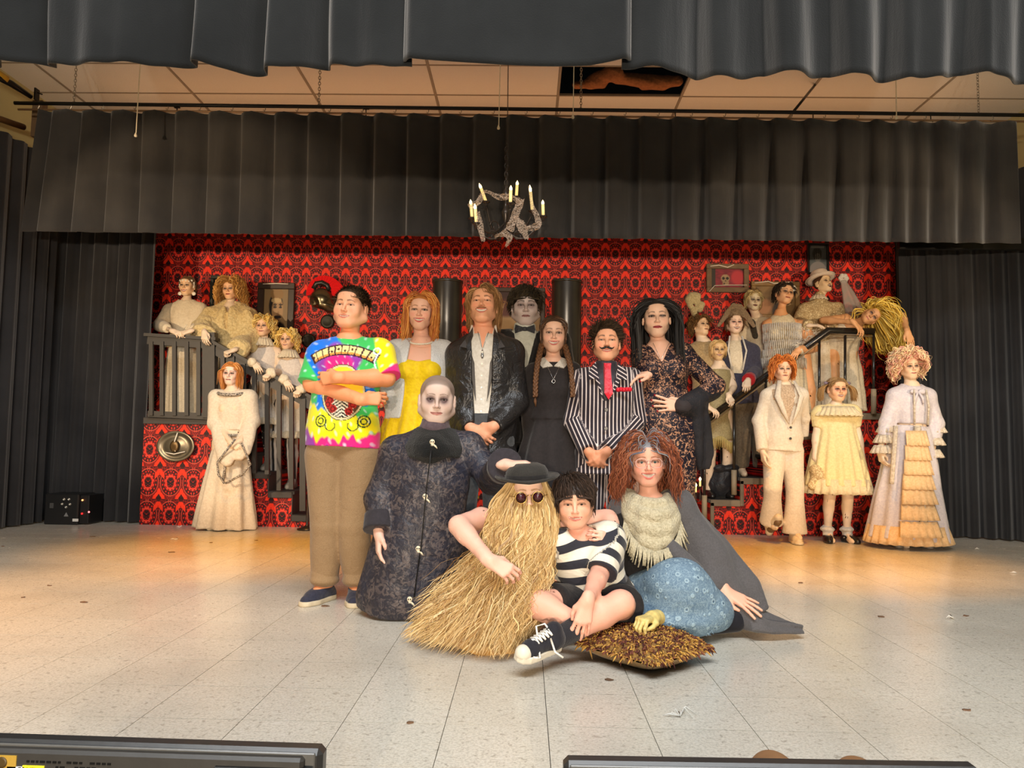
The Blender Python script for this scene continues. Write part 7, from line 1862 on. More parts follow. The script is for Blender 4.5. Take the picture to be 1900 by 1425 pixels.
KNT = cloth('cream_knit', srgb(212, 202, 172), srgb(178, 168, 138), scale=110, bmp=1.6, rough=.95)
KNT.node_tree.nodes['Principled BSDF']
pr = []
nkc = J.nk + (0, -.03, -.02)
for i, (w_, y_, z_, rr) in enumerate(((.085, -.075, .0, .028), (.105, -.10, -.05, .032), (.115, -.115, -.115, .034), (.10, -.12, -.175, .034))):
    pts = [nkc + (w_ * math.sin(a_), .03 + (y_ - .03) * max(-.3, math.cos(a_)), .03 + (z_ - .03) * max(0, math.cos(a_ * .9))) for a_ in np.linspace(-1.9, 1.9, 9)]
    for a_, b_ in zip(pts[:-1], pts[1:]): pr.append(cap(a_, b_, rr, rr, .012))
sc = garment(p, 'knit_scarf', pr, .006, KNT, rip=.004, rs=50, seed=24)
b = MB(); r_ = random.Random(8)
for i in range(64):
    a_ = -1.5 + 3.0 * i / 63; q0 = nkc + (.125 * math.sin(a_), -.03 - .115 * math.cos(a_), -.02 - .175 * math.cos(a_ * .9)); L_ = .075 + .02 * r_.random(); dx = .012 * r_.uniform(-1, 1) + .03 * math.sin(a_)
    b.tube([q0, q0 + (dx * .4, -.015, -L_ * .5), q0 + (dx, -.012, -L_)], [.0042, .004, .0034], 5)
b.build('scarf_fringe', KNT, sc, smooth=True, kind='stuff')
# ------------------------------------------------------------------ cushion with the rubber hand
c0 = P(1196, 1200, 3.08); c0[2] = 0; cp = thing('fringed_cushion', 'square cushion shaggy with brown and gold yarn loops on the floor in front', 'cushion', (c0[0], c0[1], 0))
CW = cloth('cushion_velvet', srgb(150, 116, 62), srgb(120, 90, 46), rough=.6)
ang = math.radians(43); Rc = np.array([[math.cos(ang), -math.sin(ang), 0], [math.sin(ang), math.cos(ang), 0], [0, 0, 1]])
cc = P(1196, 1200, 3.08); cc[2] = .0
hw = .178
def cush(x, y):
    e = np.clip(1 - (np.abs(x) / hw) ** 3.2, 0, 1) * np.clip(1 - (np.abs(y) / hw) ** 3.2, 0, 1); return .055 + .062 * e ** .6
n = 33; g_ = np.linspace(-hw, hw, n); Xg, Yg = np.meshgrid(g_, g_); pin = 1 + .05 * (np.abs(Xg) / hw) ** 2 * (np.abs(Yg) / hw) ** 2
up_ = cush(Xg, Yg); lo_ = .052 - (up_ - .052) * .80; lo_ = np.maximum(lo_, .003)
Vt = np.stack([Xg * pin, Yg * pin, up_], -1).reshape(-1, 3); Vb = np.stack([Xg * pin, Yg * pin, lo_], -1).reshape(-1, 3)
i = np.arange(n - 1)[:, None] * n; j = np.arange(n - 1)[None]; F1 = np.stack([i + j, i + j + 1, i + n + j + 1, i + n + j], -1).reshape(-1, 4)
mk('cushion_cover', np.concatenate([Vt, Vb]) @ Rc.T + cc, np.concatenate([F1, F1[:, ::-1] + n * n]), CW, cp)
r = np.random.default_rng(4); m = 3000; x = r.uniform(-hw, hw, m); y = r.uniform(-hw, hw, m); z = cush(x, y)
edge = r.random(m) < .22; sd = r.integers(0, 4, m); x = np.where(edge & (sd == 0), -hw, np.where(edge & (sd == 1), hw, x)); y = np.where(edge & (sd == 2), -hw, np.where(edge & (sd == 3), hw, y)); z = np.where(edge, .055, z)
N = np.stack([x * 1.6, y * 1.6, np.full(m, .6)], 1) + r.normal(size=(m, 3)) * .35; N /= np.linalg.norm(N, axis=1, keepdims=True)
L_ = r.uniform(.020, .034, m); t_ = np.linspace(0, 1, 5)[None, :, None]; b0 = np.stack([x, y, z], 1)[:, None]
Pth = b0 + N[:, None] * L_[:, None, None] * t_; Pth[..., 2] -= (t_[..., 0] ** 2) * .018; Pth[..., 2] = np.maximum(Pth[..., 2], .004)
V, F = strands((Pth.reshape(-1, 3) @ Rc.T + cc).reshape(m, 5, 3), r.uniform(.0030, .0044, m), 3, taper=.9)
cs = np.array([S3(c) for c in ((196, 154, 78), (112, 66, 54), (148, 104, 60), (84, 50, 46), (172, 134, 72))]); mk('yarn_pile', V, F, vmat('yarn', .9, .2, nb=0), cp, col=np.repeat(cs[r.integers(0, 5, m)], 15, 0), kind='stuff')
RUBH = vmat('rubber_hand', .45, .5, nscale=60, nb=.5)
w0 = P(1212, 1150, 3.10); t = thing('rubber_hand', 'yellowish severed rubber hand resting on the fringed cushion', 'prop', (w0[0], w0[1], .1))
pr, box, tp = hand(w0 + (.0, .0, .010), (-.62, -.70, .02), (.15, .15, -1), 'r', .92, 'grip', .12); pr.append(cap(w0 + (.0, .0, .010), w0 + (.03, .035, .004), .026, .030, .02)); pr.append(slab(unit((.6, .7, .1)), unit((.6, .7, .1)) @ (w0 + (.028, .033, .004))))
v, F = solve(pr, .003); dn = .5 + .5 * np.sin(v[:, 0] * 260) * np.sin(v[:, 1] * 210); mk('hand', v, F, RUBH, t, col=S3(226, 206, 130)[None] * (1 - .25 * dn[:, None]) + S3(120, 90, 40)[None] * .12 * dn[:, None])
# ------------------------------------------------------------------ the pale ensemble on the platforms and steps
PALE = (232, 206, 176); PSH = (104, 66, 54)
def ens(label, u, v, d, H=.205, zf=0.0, nu=None, j=None, sk=PALE, sex='f', sh=.16, hk=None, bust=.85, hands=(), legs=True, gx=None, g=1.0, arms=.95, **k):
    J = st(u, v, d, H, nu=nu, zf=zf, sh=sh, ground_x=gx)
    put(J, **(j or {}))
    a = dict(skin=sk, shadow=PSH, sh=.75, lips=(130, 44, 36), brow=(110, 70, 44), blush=.1, liner=.9, contour=.2, scalp=(190, 150, 90)); a.update(hk or {})
    Hd = hd(u, v, d, H, **a)
    p = person(label, J, Hd, sk, sex, g=g, bust=bust if sex == 'f' else 0, hands=[dict(s=J.k * .98, **q) if 's' not in q else q for q in hands], legs=legs, arms=arms, hh=.0042, hc=.0052, h=.022, **k)
    return p, J, Hd
GR = 'grip'
# 1 woman in beaded headdress at the railing
d = 7.88
p, J, H = ens('smiling woman in pale blouse with beaded headdress leaning on the upper railing', 348, 531.5, d, zf=1.03, j=dict(nk=(346, 557), sl=(316, 575, .0), sr=(372, 574, .0), el=(297, 603, -.05), er=(368, 606, -.05), wl=(320, 614, -.56), wr=(354, 614, -.56), pv=(340, 655)), hk=dict(smile=.9, teeth=.7, scalp=(120, 90, 60), skin=(240, 196, 150), sh=.5, lips=(170, 60, 50)), hands=[dict(a='l', d=(.8, -.3, -.3), n=(0, .6, -.6), pose=GR), dict(a='r', d=(-.8, -.3, -.3), n=(0, .6, -.6), pose=GR)])
hair(p, H, HAIR, 500, .06, .0035, seg=7, colors=[(120, 88, 56), (96, 70, 44)], drop=.6, back=1.0, wmax=.075, vol=0, seed=31)
PALEB = cloth('pale_chiffon', srgb(232, 216, 186), srgb(216, 198, 166), rough=.7, wrinkle=.7)
garment(p, 'blouse', top(J, 'f', 1.05, .022, hem=.1, flare=.02, f=1.62, sc=.020, rend=.048, neck=.085, neckd=.055), .011, PALEB, rip=.008, seed=31)
garment(p, 'long_skirt', [skirt(J, J.pv[2] + .06, J.zf + .02, .15, .17, mid=[(.3, .17)], pleat=(8, .003, .012))], .013, IVORY, rip=.004, seed=32)
b = MB(); [b.sphere(H.L((.073 * math.sin(a_), -.088 * math.cos(a_) - .004, .05 + .008 * math.cos(a_ * 6))), (.014, .010, .013), 8, 6) for a_ in np.linspace(-1.5, 1.5, 8)]; [b.sphere(H.L((s * .080, -.02, .035 - .022 * i)), (.012, .013, .013), 8, 6) for s in (-1, 1) for i in range(3)]; b.build('beaded_headdress', PEARL, p, smooth=True)
for s in (-1, 1): b = MB(); b.sphere(H.L((s * .080, -.01, -.085)), (.022, .010, .020), 12, 8); b.build('shell_earring', PEARL, p, smooth=True)
w = J.wr; o = thing('cigarette_holder', 'thin cigarette holder held by the woman with the beaded headdress', 'holder', w); strip(o, 'holder', [P(338, 614, d - .5), P(346, 603, d - .52)], .005, IVORY)

# 2 woman with big curls in a fur coat
d = 7.80
p, J, H = ens('woman with a big curly golden wig in a cream fur coat at the railing corner', 428, 538, d, zf=.87, j=dict(nk=(427, 566), sl=(396, 588), sr=(455, 586), el=(374, 612, -.15), er=(462, 636, -.1), wl=(379, 616, -.49), wr=(434, 650, -.49), pv=(425, 665)), hk=dict(roll=-4, smile=.2, skin=(238, 186, 140), sh=.55, lips=(150, 50, 44), scalp=(170, 120, 56)), hands=[dict(a='l', d=(.25, -.45, -.8), n=(.2, .7, -.5), pose='soft'), dict(a='r', d=(-.6, -.4, -.3), n=(0, .5, -.8), pose='fist')])
hair(p, H, HAIRM, 1500, .21, .0030, seg=18, colors=[(206, 152, 76), (182, 128, 60), (222, 172, 100), (150, 104, 52)], curl=.010, curlf=95, vol=.5, lift=.03, drop=.8, back=.1, wmax=.15, out=.03, seed=33)
FURC = cloth('cream_fur', srgb(230, 206, 150), srgb(196, 168, 112), scale=50, bmp=1.6, rough=.98, wscale=22, wrinkle=1)
garment(p, 'fur_coat', top(J, 'f', 1.15, .045, hem=.05, f=1.78, sc=.048, rend=.080, neck=.05, neckd=.05) + [wedge(J.nk[0] + .02, J.nk[2] + .09, .060, J.nk[2] - .33, .0, d - .5, d - .0)], .011, FURC, rip=.034, rs=30, seed=34)
garment(p, 'long_skirt', [skirt(J, J.pv[2] + .06, J.zf + .02, .15, .20, pleat=(8, .003, .012))], .014, IVORY, rip=.004)

# 3, 4 the twins
for i, (lb, u, v, zf, jj, seed, grey) in enumerate((
    ('upper of two girls with blond curled bobs and ruffled collars behind the sloping rail', 490, 606, .52, dict(nk=(490, 636), sl=(463, 652), sr=(515, 652), el=(455, 690, -.05), er=(520, 690, -.05), wl=(470, 672, -.47), wr=(503, 692, -.47), pv=(492, 735)), 35, 0),
    ('lower of two girls with blond curled bobs, both hands on the sloping rail', 534, 631, .34, dict(nk=(537, 658), sl=(512, 675), sr=(566, 675), el=(506, 712, -.05), er=(575, 712, -.1), wl=(527, 704, -.48), wr=(560, 722, -.48), pv=(540, 760)), 36, 1))):
    d = 7.78
    p, J, H = ens(lb, u, v, d, .200, zf=zf, j=jj, sex='k' if False else 'f', bust=.5, hk=dict(smile=.6, teeth=.0 if i == 0 else .4, skin=(236, 190, 152), sh=.55, lips=(170, 90, 76), scalp=(214, 176, 96), yaw=-2), hands=[dict(a='l', d=(.6, -.35, -.65), n=(.1, .6, -.7), pose='soft'), dict(a='r', d=(-.3, -.5, -.4), n=(0, .6, -.7), pose='fist')])
    hair(p, H, HAIR, 520, .12, .0068, seg=16, colors=[(244, 212, 128), (230, 190, 98), (250, 224, 150)], curl=.014, curlf=62, vol=.35, lift=.022, drop=.8, wmax=.125, seed=seed)
    TK = cloth('white_ribbed_top', srgb(232, 220, 206), srgb(214, 200, 186)); garment(p, 'sleeveless_top', top(J, 'f', 1.0, .014, hem=.25, f=0, sh=False, neck=.09, neckd=.11, tmax=.97), .011, TK, rip=.003)
    ruffle(p, 'ruffled_collar', J.nk + (0, -.01, .045), .062, .060, .085, .010, 22, IVORY, r_out=.045)
    o = garment(p, 'short_skirt', [skirt(J, J.pv[2] + .12, J.pv[2] - .26, .125, .19, pleat=(12, .003, .014))], .011, WHITEC, rip=.004)
    ruffle(p, 'hem_ruffle', (J.pv[0], J.pv[1], J.pv[2] - .22), .18, .14, .07, .015, 18, IVORY, r_out=.03)
    for n in 'lr': garment(p, 'wrist_frill', [ell(getattr(J, 'w' + n), (.045, .045, .045), None, .01)], .009, IVORY, rip=.012, rs=70)
    ST, nt, bb = new_mat('striped_tights_%d' % i, .8, (0, 0, 0)); x_, y_, z_, v_ = coords(nt)
    f = ((x_ * 24).fract().gt(.5, .06) if i else voronoi(nt, v_, 26).lt(.22, .03)); nt.links.new(mix(nt, f, srgb(26, 22, 22), srgb(206, 196, 184)), bb.inputs['Base Color'])
    garment(p, 'patterned_tights', leg_prims(J, 'l', 1, .006) + leg_prims(J, 'r', 1, .006), .012, ST, rip=0)
    [shoe(p, J, n, plain('grey_boot', srgb(130, 126, 118), .6), h=.010, top=.13, name='boot') for n in 'lr']

# 5 woman in long cream gown on the floor
d = 7.15
p, J, H = ens('pale red-haired woman in a long cream gown with trimmed hanging sleeves', 430, 694, d, .205, zf=0, j=dict(nk=(432, 720), sl=(402, 737), sr=(462, 737), el=(400, 785, .0), er=(468, 782, .0), wl=(430, 822, -.20), wr=(444, 820, -.18), pv=(428, 840)), hk=dict(skin=(236, 204, 184), roll=2, yaw=2, smile=.0, lips=(150, 96, 84), sh=.65, shadow=(150, 96, 80), scalp=(196, 128, 62), contour=.3), hands=[dict(a='l', d=(.7, -.2, -.4), n=(0, .9, -.2), pose='soft'), dict(a='r', d=(-.7, -.2, -.4), n=(0, .9, -.2), pose='soft')])
hair(p, H, HAIR, 1300, .19, .0028, seg=14, part=.01, colors=[(208, 130, 56), (186, 108, 44), (226, 156, 84)], vol=.15, lift=.010, drop=.9, back=.2, wmax=.090, seed=37)
GWN = cloth('cream_gown', srgb(226, 212, 190), srgb(210, 194, 170), rough=.75, wrinkle=.6)
pr = top(J, 'f', 1.0, .018, hem=.34, f=1.3, sc=.028, rend=.060, neck=.105, neckd=.06)
pr += [loft((J.pv[0], d, J.pv[2] + .12), (P(418, 980, d)[0], d, .012), [(0, .145, .115), (.3, .19, .15), (1, .285, .20)], (1, 0, 0), .03, pleat=(9, .002, .022))]
for n, s in (('l', -1), ('r', 1)):
    m = getattr(J, 'w' + n); a_ = getattr(J, 'e' + n) + (0, 0, .05); e = m + (s * .01, -.03, -.20 if n == 'l' else -.16); pr.append(loft(a_, e, [(0, .055, .05), (.5, .085, .05), (.85, .09, .04), (1, .03, .02)], (1, 0, .2), .02))
garment(p, 'cream_gown', pr, .010, GWN, rip=.006, rs=20, seed=38, st=(1, 1, .4))
TRM, nt, bb = new_mat('silver_brocade', .5, srgb(120, 110, 100)); x_, y_, z_, v_ = coords(nt); nt.links.new(mix(nt, noise(nt, v_, 110, 2).gt(.5, .08), srgb(70, 62, 58), srgb(190, 180, 164)), bb.inputs['Base Color'])
nk = J.nk; strip(p, 'neck_trim', [nk + (.125 * math.sin(a_), -.02 - .085 * math.cos(a_), -.045 - .025 * math.cos(a_)) for a_ in np.linspace(-1.7, 1.7, 14)], .016, TRM, 6)
z0 = J.pv[2] + .17; strip(p, 'belt', [(J.pv[0] + .135 * math.sin(a_), d - .118 * math.cos(a_), z0 - .01 * math.cos(a_)) for a_ in np.linspace(-1.8, 1.8, 14)], .014, TRM, 6); strip(p, 'belt_tail', [(J.pv[0] + .04, d - .125, z0), (J.pv[0] + .045, d - .20, z0 - .16), (J.pv[0] + .03, d - .23, z0 - .42)], .012, TRM, 6)
strip(p, 'sleeve_trim', [P(436, 815, d - .28), P(403, 858, d - .25), P(405, 880, d - .25), P(416, 897, d - .27)], .010, TRM, 5); strip(p, 'sleeve_trim', [P(448, 822, d - .27), P(465, 862, d - .25), P(450, 880, d - .25), P(418, 897, d - .27)], .010, TRM, 5)
[shoe(p, J, n, IVORY, h=.012) for n in 'lr']

# 17 boy with feather headdress
d = 7.75
p, J, H = ens('brown-haired youth looking up with a curled feather plume in his hair', 1299, 606, d, .205, zf=.33, sex='m', gx=1332, j=dict(nk=(1305, 633), sl=(1282, 655), sr=(1330, 655)), hk=dict(yaw=28, pitch=14, skin=(234, 196, 156), sh=.6, mouthopen=.2, scalp=(100, 72, 40), lips=(150, 90, 70)))
hair(p, H, HAIRM, 700, .075, .0042, seg=9, colors=[(128, 92, 52), (98, 68, 38)], vol=.5, lift=.02, drop=.5, wave=.02, curl=.008, curlf=60, seed=39, wmax=.1)
garment(p, 'tunic', top(J, 'm', 1.0, .018, hem=-.1, f=1.6), .014, cloth('tan_tunic', srgb(186, 160, 116), srgb(150, 126, 88)), rip=.008)
garment(p, 'breeches', trousers(J, .014), .018, BLACKC, rip=.004)
c0 = P(1291, 590, d); pts = [(1292, 592), (1288, 578), (1280, 566), (1277, 556), (1284, 549), (1294, 551), (1290, 560), (1298, 572), (1302, 564)]
pr = [cap(P(a_[0], a_[1], d), P(b_[0], b_[1], d), .030, .030, .03) for a_, b_ in zip(pts[:-1], pts[1:])]
garment(p, 'feather_plume', pr, .011, cloth('plume', srgb(206, 192, 150), srgb(170, 154, 110), scale=70, bmp=1.4), rip=.014, rs=50)

# 18 small girl in fringed dress
d = 7.60
p, J, H = ens('short girl in a grey-gold fringed flapper dress holding the lower handrail', 1331.6, 650, d, .195, zf=.33, gx=1334, j=dict(nk=(1335, 674), sl=(1312, 695), sr=(1354, 695), el=(1306, 730, -.02), er=(1362, 718, -.05), wl=(1314, 756, -.30), wr=(1352, 734, -.30), pv=(1330, 790)), sex='k', hk=dict(smile=.8, teeth=.5, skin=(226, 188, 136), sh=.6, scalp=(206, 170, 110)), hands=[dict(a='l', d=(.6, -.4, -.4), n=(0, .5, -.8), pose='soft', s=.85), dict(a='r', d=(.2, -.5, -.6), n=(0, .5, -.8), pose=GR, s=.85)])
hair(p, H, HAIR, 700, .13, .0035, seg=10, colors=[(222, 186, 126), (196, 158, 98)], vol=.1, lift=.010, drop=.7, back=.4, wmax=.085, seed=40)
strip(p, 'braid', [H.L((.075, .0, -.05)), P(1351, 690, d - .1), P(1352, 725, d - .12)], [.020, .024, .010], HAIR, 6) if False else None
FLP = cloth('gold_lame', srgb(186, 168, 120), srgb(140, 124, 84), scale=120, rough=.5)
garment(p, 'flapper_dress', top(J, 'k', 1.0, .016, hem=.0, f=0, sh=False, neck=.08, neckd=.09, tmax=.95) + [skirt(J, J.pv[2] + .05, J.pv[2] - .14, .14, .165)], .011, FLP, rip=.003)
b = MB(); r_ = random.Random(1)
for i in range(54):
    a_ = -PI + 2 * PI * i / 54; q0 = np.array([J.pv[0] + .165 * math.sin(a_), J.pv[1] - .125 * math.cos(a_), J.pv[2] - .13 + .03 * math.cos(a_ * 4)]); b.tube([q0, q0 + (0, 0, -.10 - .02 * r_.random())], [.008, .005], 4)
b.build('gold_fringe', plain('gold_fringe', srgb(208, 182, 108), .6), p, smooth=True, kind='stuff')
[shoe(p, J, n, BLACKS, h=.014) for n in 'lr']

# 19 soldier with bicorne
d = 7.70
p, J, H = ens('soldier in blue jacket with red cuffs and a tall grey bicorne hat', 1363, 599.5, d, .212, zf=.54, nu=1366, gx=1395, sh=.17, g=1.12, j=dict(nk=(1366, 630), sl=(1342, 656), sr=(1396, 652), el=(1336, 695), er=(1400, 688, .0), wl=(1344, 730), wr=(1388, 706, -.38), pv=(1375, 750)), hk=dict(smile=.9, teeth=.7, skin=(240, 206, 180), fat=.6, w=1.05, sh=.6, shadow=(180, 100, 90), scalp=(90, 60, 40), lips=(120, 40, 36)), hands=[dict(a='r', d=(-.25, -.55, -.6), n=(0, .6, -.7), pose=GR)])
BLU = cloth('blue_uniform', srgb(66, 66, 84), srgb(52, 50, 66)); RDC = cloth('red_cuff', srgb(176, 30, 34)); GRYF = cloth('grey_felt', srgb(146, 124, 98), srgb(112, 92, 70), scale=70)
garment(p, 'blue_jacket', top(J, 'f', 1.18, .026, hem=.0, f=1.6, sc=.028, rend=.050, neck=.07) + [wedge(J.nk[0] - .03, J.nk[2] + .09, .06, J.nk[2] - .34, .05, d - .5, d - .0)], .011, BLU, rip=.006, seed=41)
garment(p, 'white_facing', top(J, 'f', 1.15, .016, hem=.0, f=0, neck=.05), .012, IVORY, rip=.004)
for s in (-1, 1): strip(p, 'lapel_piping', [J.nk + (s * .06 - .03, -.10, .02), J.nk + (s * .09 - .03, -.145, -.13), J.nk + (s * .05 - .03, -.150, -.32)], .009, WHITEC, 6)
e, w = J.er, J.wr; ax = unit(w - e); garment(p, 'red_cuff', [loft(w - ax * .13, w - ax * .01, [(0, .060, .060), (1, .066, .066)], (1, .1, 0), .01)], .009, RDC, rip=.003)
garment(p, 'grey_trousers', trousers(J, .02, g=1.15), .016, cloth('drab', srgb(110, 96, 76), srgb(88, 76, 60)), rip=.006)
hair(p, H, HAIRM, 500, .09, .004, seg=8, colors=[(112, 78, 50), (84, 58, 38)], vol=.2, lift=.012, drop=.8, wmax=.09, seed=42)
hc = H.L((0, .0, .05)); R3 = H.R; b = MB(); pr = []
b.prism([(-.19, -.085), (-.17, -.10), (-.09, -.01), (0, .035), (.09, -.01), (.17, -.10), (.20, -.085), (.13, .04), (.06, .135), (-.03, .150), (-.10, .07)], -.055, -.040); b.prism([(-.17, -.09), (-.09, -.02), (0, .015), (.09, -.02), (.17, -.09), (.11, .03), (.05, .11), (-.02, .12), (-.08, .06)], .075, .09)
v = np.concatenate(b.v) @ R3.T + hc; b.v = [v]; hat = b.build('bicorne_hat', GRYF, p); md = hat.modifiers.new('bev', 'BEVEL'); md.width = .006; md.segments = 2
b = MB(); b.lathe((0, 0, 0), [(.085, -.03), (.088, .02), (.075, .075), (.045, .10), (.001, .11)], 20, capb=False); b.v = [np.concatenate(b.v) @ R3.T + hc]; b.build('crown', GRYF, hat, smooth=True)

# 20 pale figure at the back
d = 8.0
p, J, H = ens('pale green-faced figure peeping out between the bicorne and the flapper', 1398, 558.5, d, .205, zf=.76, gx=1440, nu=1404, j=dict(nk=(1406, 588), sl=(1388, 606), sr=(1428, 604)), hk=dict(roll=4, skin=(222, 208, 174), mouthopen=.5, sh=.8, scalp=(196, 176, 130), lips=(130, 60, 46)))
hair(p, H, HAIRM, 700, .085, .004, seg=9, colors=[(206, 184, 130), (176, 150, 100)], vol=.3, lift=.014, drop=.7, wmax=.088, seed=43)
garment(p, 'pale_dress', top(J, 'f', 1, .016, hem=.2, f=1.9) + [skirt(J, J.pv[2] + .1, J.zf + .03, .15, .22)], .015, PALEB, rip=.006)
garment(p, 'fur_stole', [cap(J.sl + (.02, -.06, .02), J.sl + (.05, -.09, -.11), .045, .035, .02)], .011, cloth('grey_fur', srgb(90, 82, 66), srgb(60, 54, 42), scale=80, bmp=1.5), rip=.012, rs=60)

# 21 big flapper in white
d = 7.72
p, J, H = ens('woman in a white fringed sleeveless dress and white headband leaning back on the handrail', 1455, 547, d, .222, zf=.97, nu=1448, gx=1490, sh=.17, g=1.06, arms=1.7, bust=1.35, sk=(230, 168, 116), j=dict(nk=(1448, 578), sl=(1426, 605), sr=(1486, 606, -.02), el=(1432, 650), er=(1512, 642, -.16), wl=(1440, 700), wr=(1482, 650, -.40), pv=(1455, 705)), hk=dict(yaw=8, pitch=10, roll=10, w=1.05, smile=.2, skin=(234, 182, 138), sh=.75, shadow=(110, 66, 48), scalp=(60, 48, 34), brow=(60, 40, 30), lips=(170, 90, 70)), hands=[dict(a='r', d=(-.55, -.5, -.45), n=(0, .6, -.7), pose='soft')])
garment(p, 'fringed_dress', top(J, 'f', 1.12, .020, hem=.0, f=0, sh=False, neck=.09, neckd=.10, tmax=.97) + [ell(J.pv + (J.nk - J.pv) * .66 + (x * .07, -.095, 0), (.085,) * 3, None, .04) for x in (-1, 1)] + [skirt(J, J.pv[2] + .1, J.zf + .1, .21, .26, pleat=(12, .002, .012))], .011, cloth('fringe_white', srgb(234, 218, 184), srgb(204, 186, 150)), rip=.005)
b = MB(); r_ = random.Random(2); 
for row in range(5):
    z = J.nk[2] - .14 - row * .085
    for i in range(30):
        a_ = -1.5 + 3.0 * i / 29; tt = (z - J.pv[2]) / (J.nk[2] - J.pv[2]); rx = .16 + (.03 if row < 2 else .02 * (row - 1)); cx_ = J.pv[0] + (J.nk[0] - J.pv[0]) * tt
        q0 = np.array([cx_ + rx * math.sin(a_), d - (.155 + (.05 if row in (0, 1, 2) else .035)) * math.cos(a_), z]); b.tube([q0, q0 + (0, -.004, -.05), q0 + (.006 * r_.uniform(-1, 1), -.002, -.105)], [.006, .006, .003], 4)
b.build('fringe_rows', WHITEC, p, smooth=True, kind='stuff')
hair(p, H, HAIRM, 700, .07, .0042, seg=8, colors=[(60, 48, 36), (44, 36, 28)], vol=.3, lift=.014, drop=.7, back=.6, wmax=.088, curl=.006, curlf=70, seed=44)
strip(p, 'headband', [H.L((.082 * math.sin(a_), -.097 * math.cos(a_) + .008, .058 - .02 * abs(math.sin(a_)))) for a_ in np.linspace(-1.8, 1.8, 14)], .010, WHITEC, 6)
b = MB(); c0 = H.L((.060, -.06, .06)); [b.sphere(c0 + (.018 * math.cos(a_), -.01, .018 * math.sin(a_)), (.014, .008, .014), 8, 6) for a_ in np.linspace(0, 5.3, 6)]; b.sphere(c0 + (0, -.016, 0), .009, 8, 6); b.build('headband_flower', WHITEC, p, smooth=True)
b = MB(); r_ = random.Random(3); q1 = P(1478, 608, d - .12); q2 = P(1520, 618, d - .15); q3 = P(1500, 632, d - .22); q4 = P(1474, 648, d - .3)
for k in range(190):
    t_ = r_.random() * 3; A2, B2 = ((q1, q2), (q2, q3), (q3, q4))[int(t_)]; q0 = A2 + (B2 - A2) * (t_ % 1) + np.array([r_.gauss(0, .012), r_.gauss(0, .012), r_.gauss(0, .012)]); v_2 = unit([r_.gauss(0, 1), r_.gauss(0, 1), r_.gauss(0, 1)]) * .045; b.tube([q0, q0 + v_2 * .5 + (0, 0, -.004), q0 + v_2 + (0, 0, -.018)], [.003, .004, .001], 3)
b.build('feather_boa', plain('boa', srgb(240, 228, 206), .95), p, smooth=True, kind='stuff')
strip(p, 'wrist_frill', [J.wr + (-.02, 0, .03), J.wr + (.01, -.02, 0), J.wr + (.03, 0, -.03)], .022, IVORY, 7)

# 22 figure in top hat shouting
d = 7.95
p, J, H = ens('shouting figure in lace blouse with a cream bowler-like top hat and veil', 1526, 528, d, .208, zf=1.17, nu=1520, gx=1520, sh=.18, j=dict(nk=(1518, 558), sl=(1494, 575), sr=(1552, 575), el=(1482, 600, -.05), er=(1562, 612, -.05), wl=(1502, 604, -.40), wr=(1535, 605, -.35), pv=(1522, 640)), hk=dict(yaw=24, pitch=20, mouthopen=1.4, skin=(236, 204, 160), sh=.6, lips=(110, 36, 34), scalp=(90, 60, 40)), hands=[dict(a='l', d=(.85, -.3, .0), n=(0, .4, -.9), pose='drape')])
LCE, nt, bb = new_mat('cream_lace', .8, (0, 0, 0)); x_, y_, z_, v_ = coords(nt); n1 = noise(nt, v_, 42, 3, .6, 1.2); nt.links.new(mix(nt, (n1 - .5).abs().lt(.07, .03), srgb(232, 212, 166), srgb(178, 150, 104)), bb.inputs['Base Color']); bump(nt, bb, n1, .6, .01)
garment(p, 'lace_blouse', top(J, 'f', 1.12, .028, hem=.05, flare=.03, f=1.9, sc=.034, rend=.045, neck=0) + [cap(J.nk + (0, -.01, -.02), J.nk + (.01, -.01, .045), .062, .055, .01)], .011, LCE, rip=.010, rs=26)
ruffle(p, 'neck_ruffle', J.nk + (.0, -.01, .055), .050, .050, .05, .010, 14, IVORY, r_out=.035)
garment(p, 'satin_skirt', [skirt(J, J.pv[2] + .15, J.zf + .02, .17, .32, pleat=(9, .006, .03))], .013, IVORY, rip=.008)
RH = H.R; hc = H.c + RH @ np.array([0, .005, .055])
b = MB(); b.lathe(hc, [(.150, .012), (.152, .018), (.120, .004), (.093, .004), (.094, .03), (.088, .085), (.075, .100), (.001, .104)], 32, R=RH, capb=False); v = np.concatenate(b.v); b.v = [v]; hat = b.build('cream_hat', cloth('cream_hat_felt', srgb(226, 208, 190), srgb(210, 190, 170), scale=150), p, smooth=True); md = hat.modifiers.new('t', 'SOLIDIFY'); md.thickness = .006
b = MB(); b.lathe(hc, [(.0960, .006), (.0965, .034)], 28, R=RH, capt=False, capb=False); b.build('hat_band', IVORY, hat, smooth=True)
b = MB(); c0 = P(1566, 516, d + .08); [b.sphere(c0 + (.03 * math.cos(a_), .01, .03 * math.sin(a_)), (.028, .016, .026), 8, 6) for a_ in np.linspace(0, 5.2, 6)]; b.build('veil_bow', WHITEC, p, smooth=True)
VEIL, nt, bb = new_mat('veil', .9, srgb(190, 180, 170)); bb.inputs['Alpha'].default_value = .55
garment(p, 'veil', [loft(P(1564, 520, d + .08), P(1590, 592, d + .06), [(0, .03, .02), (.5, .075, .035), (1, .11, .04)], (1, 0, .2), .01, pleat=(5, .002, .012))], .010, VEIL, rip=.008)

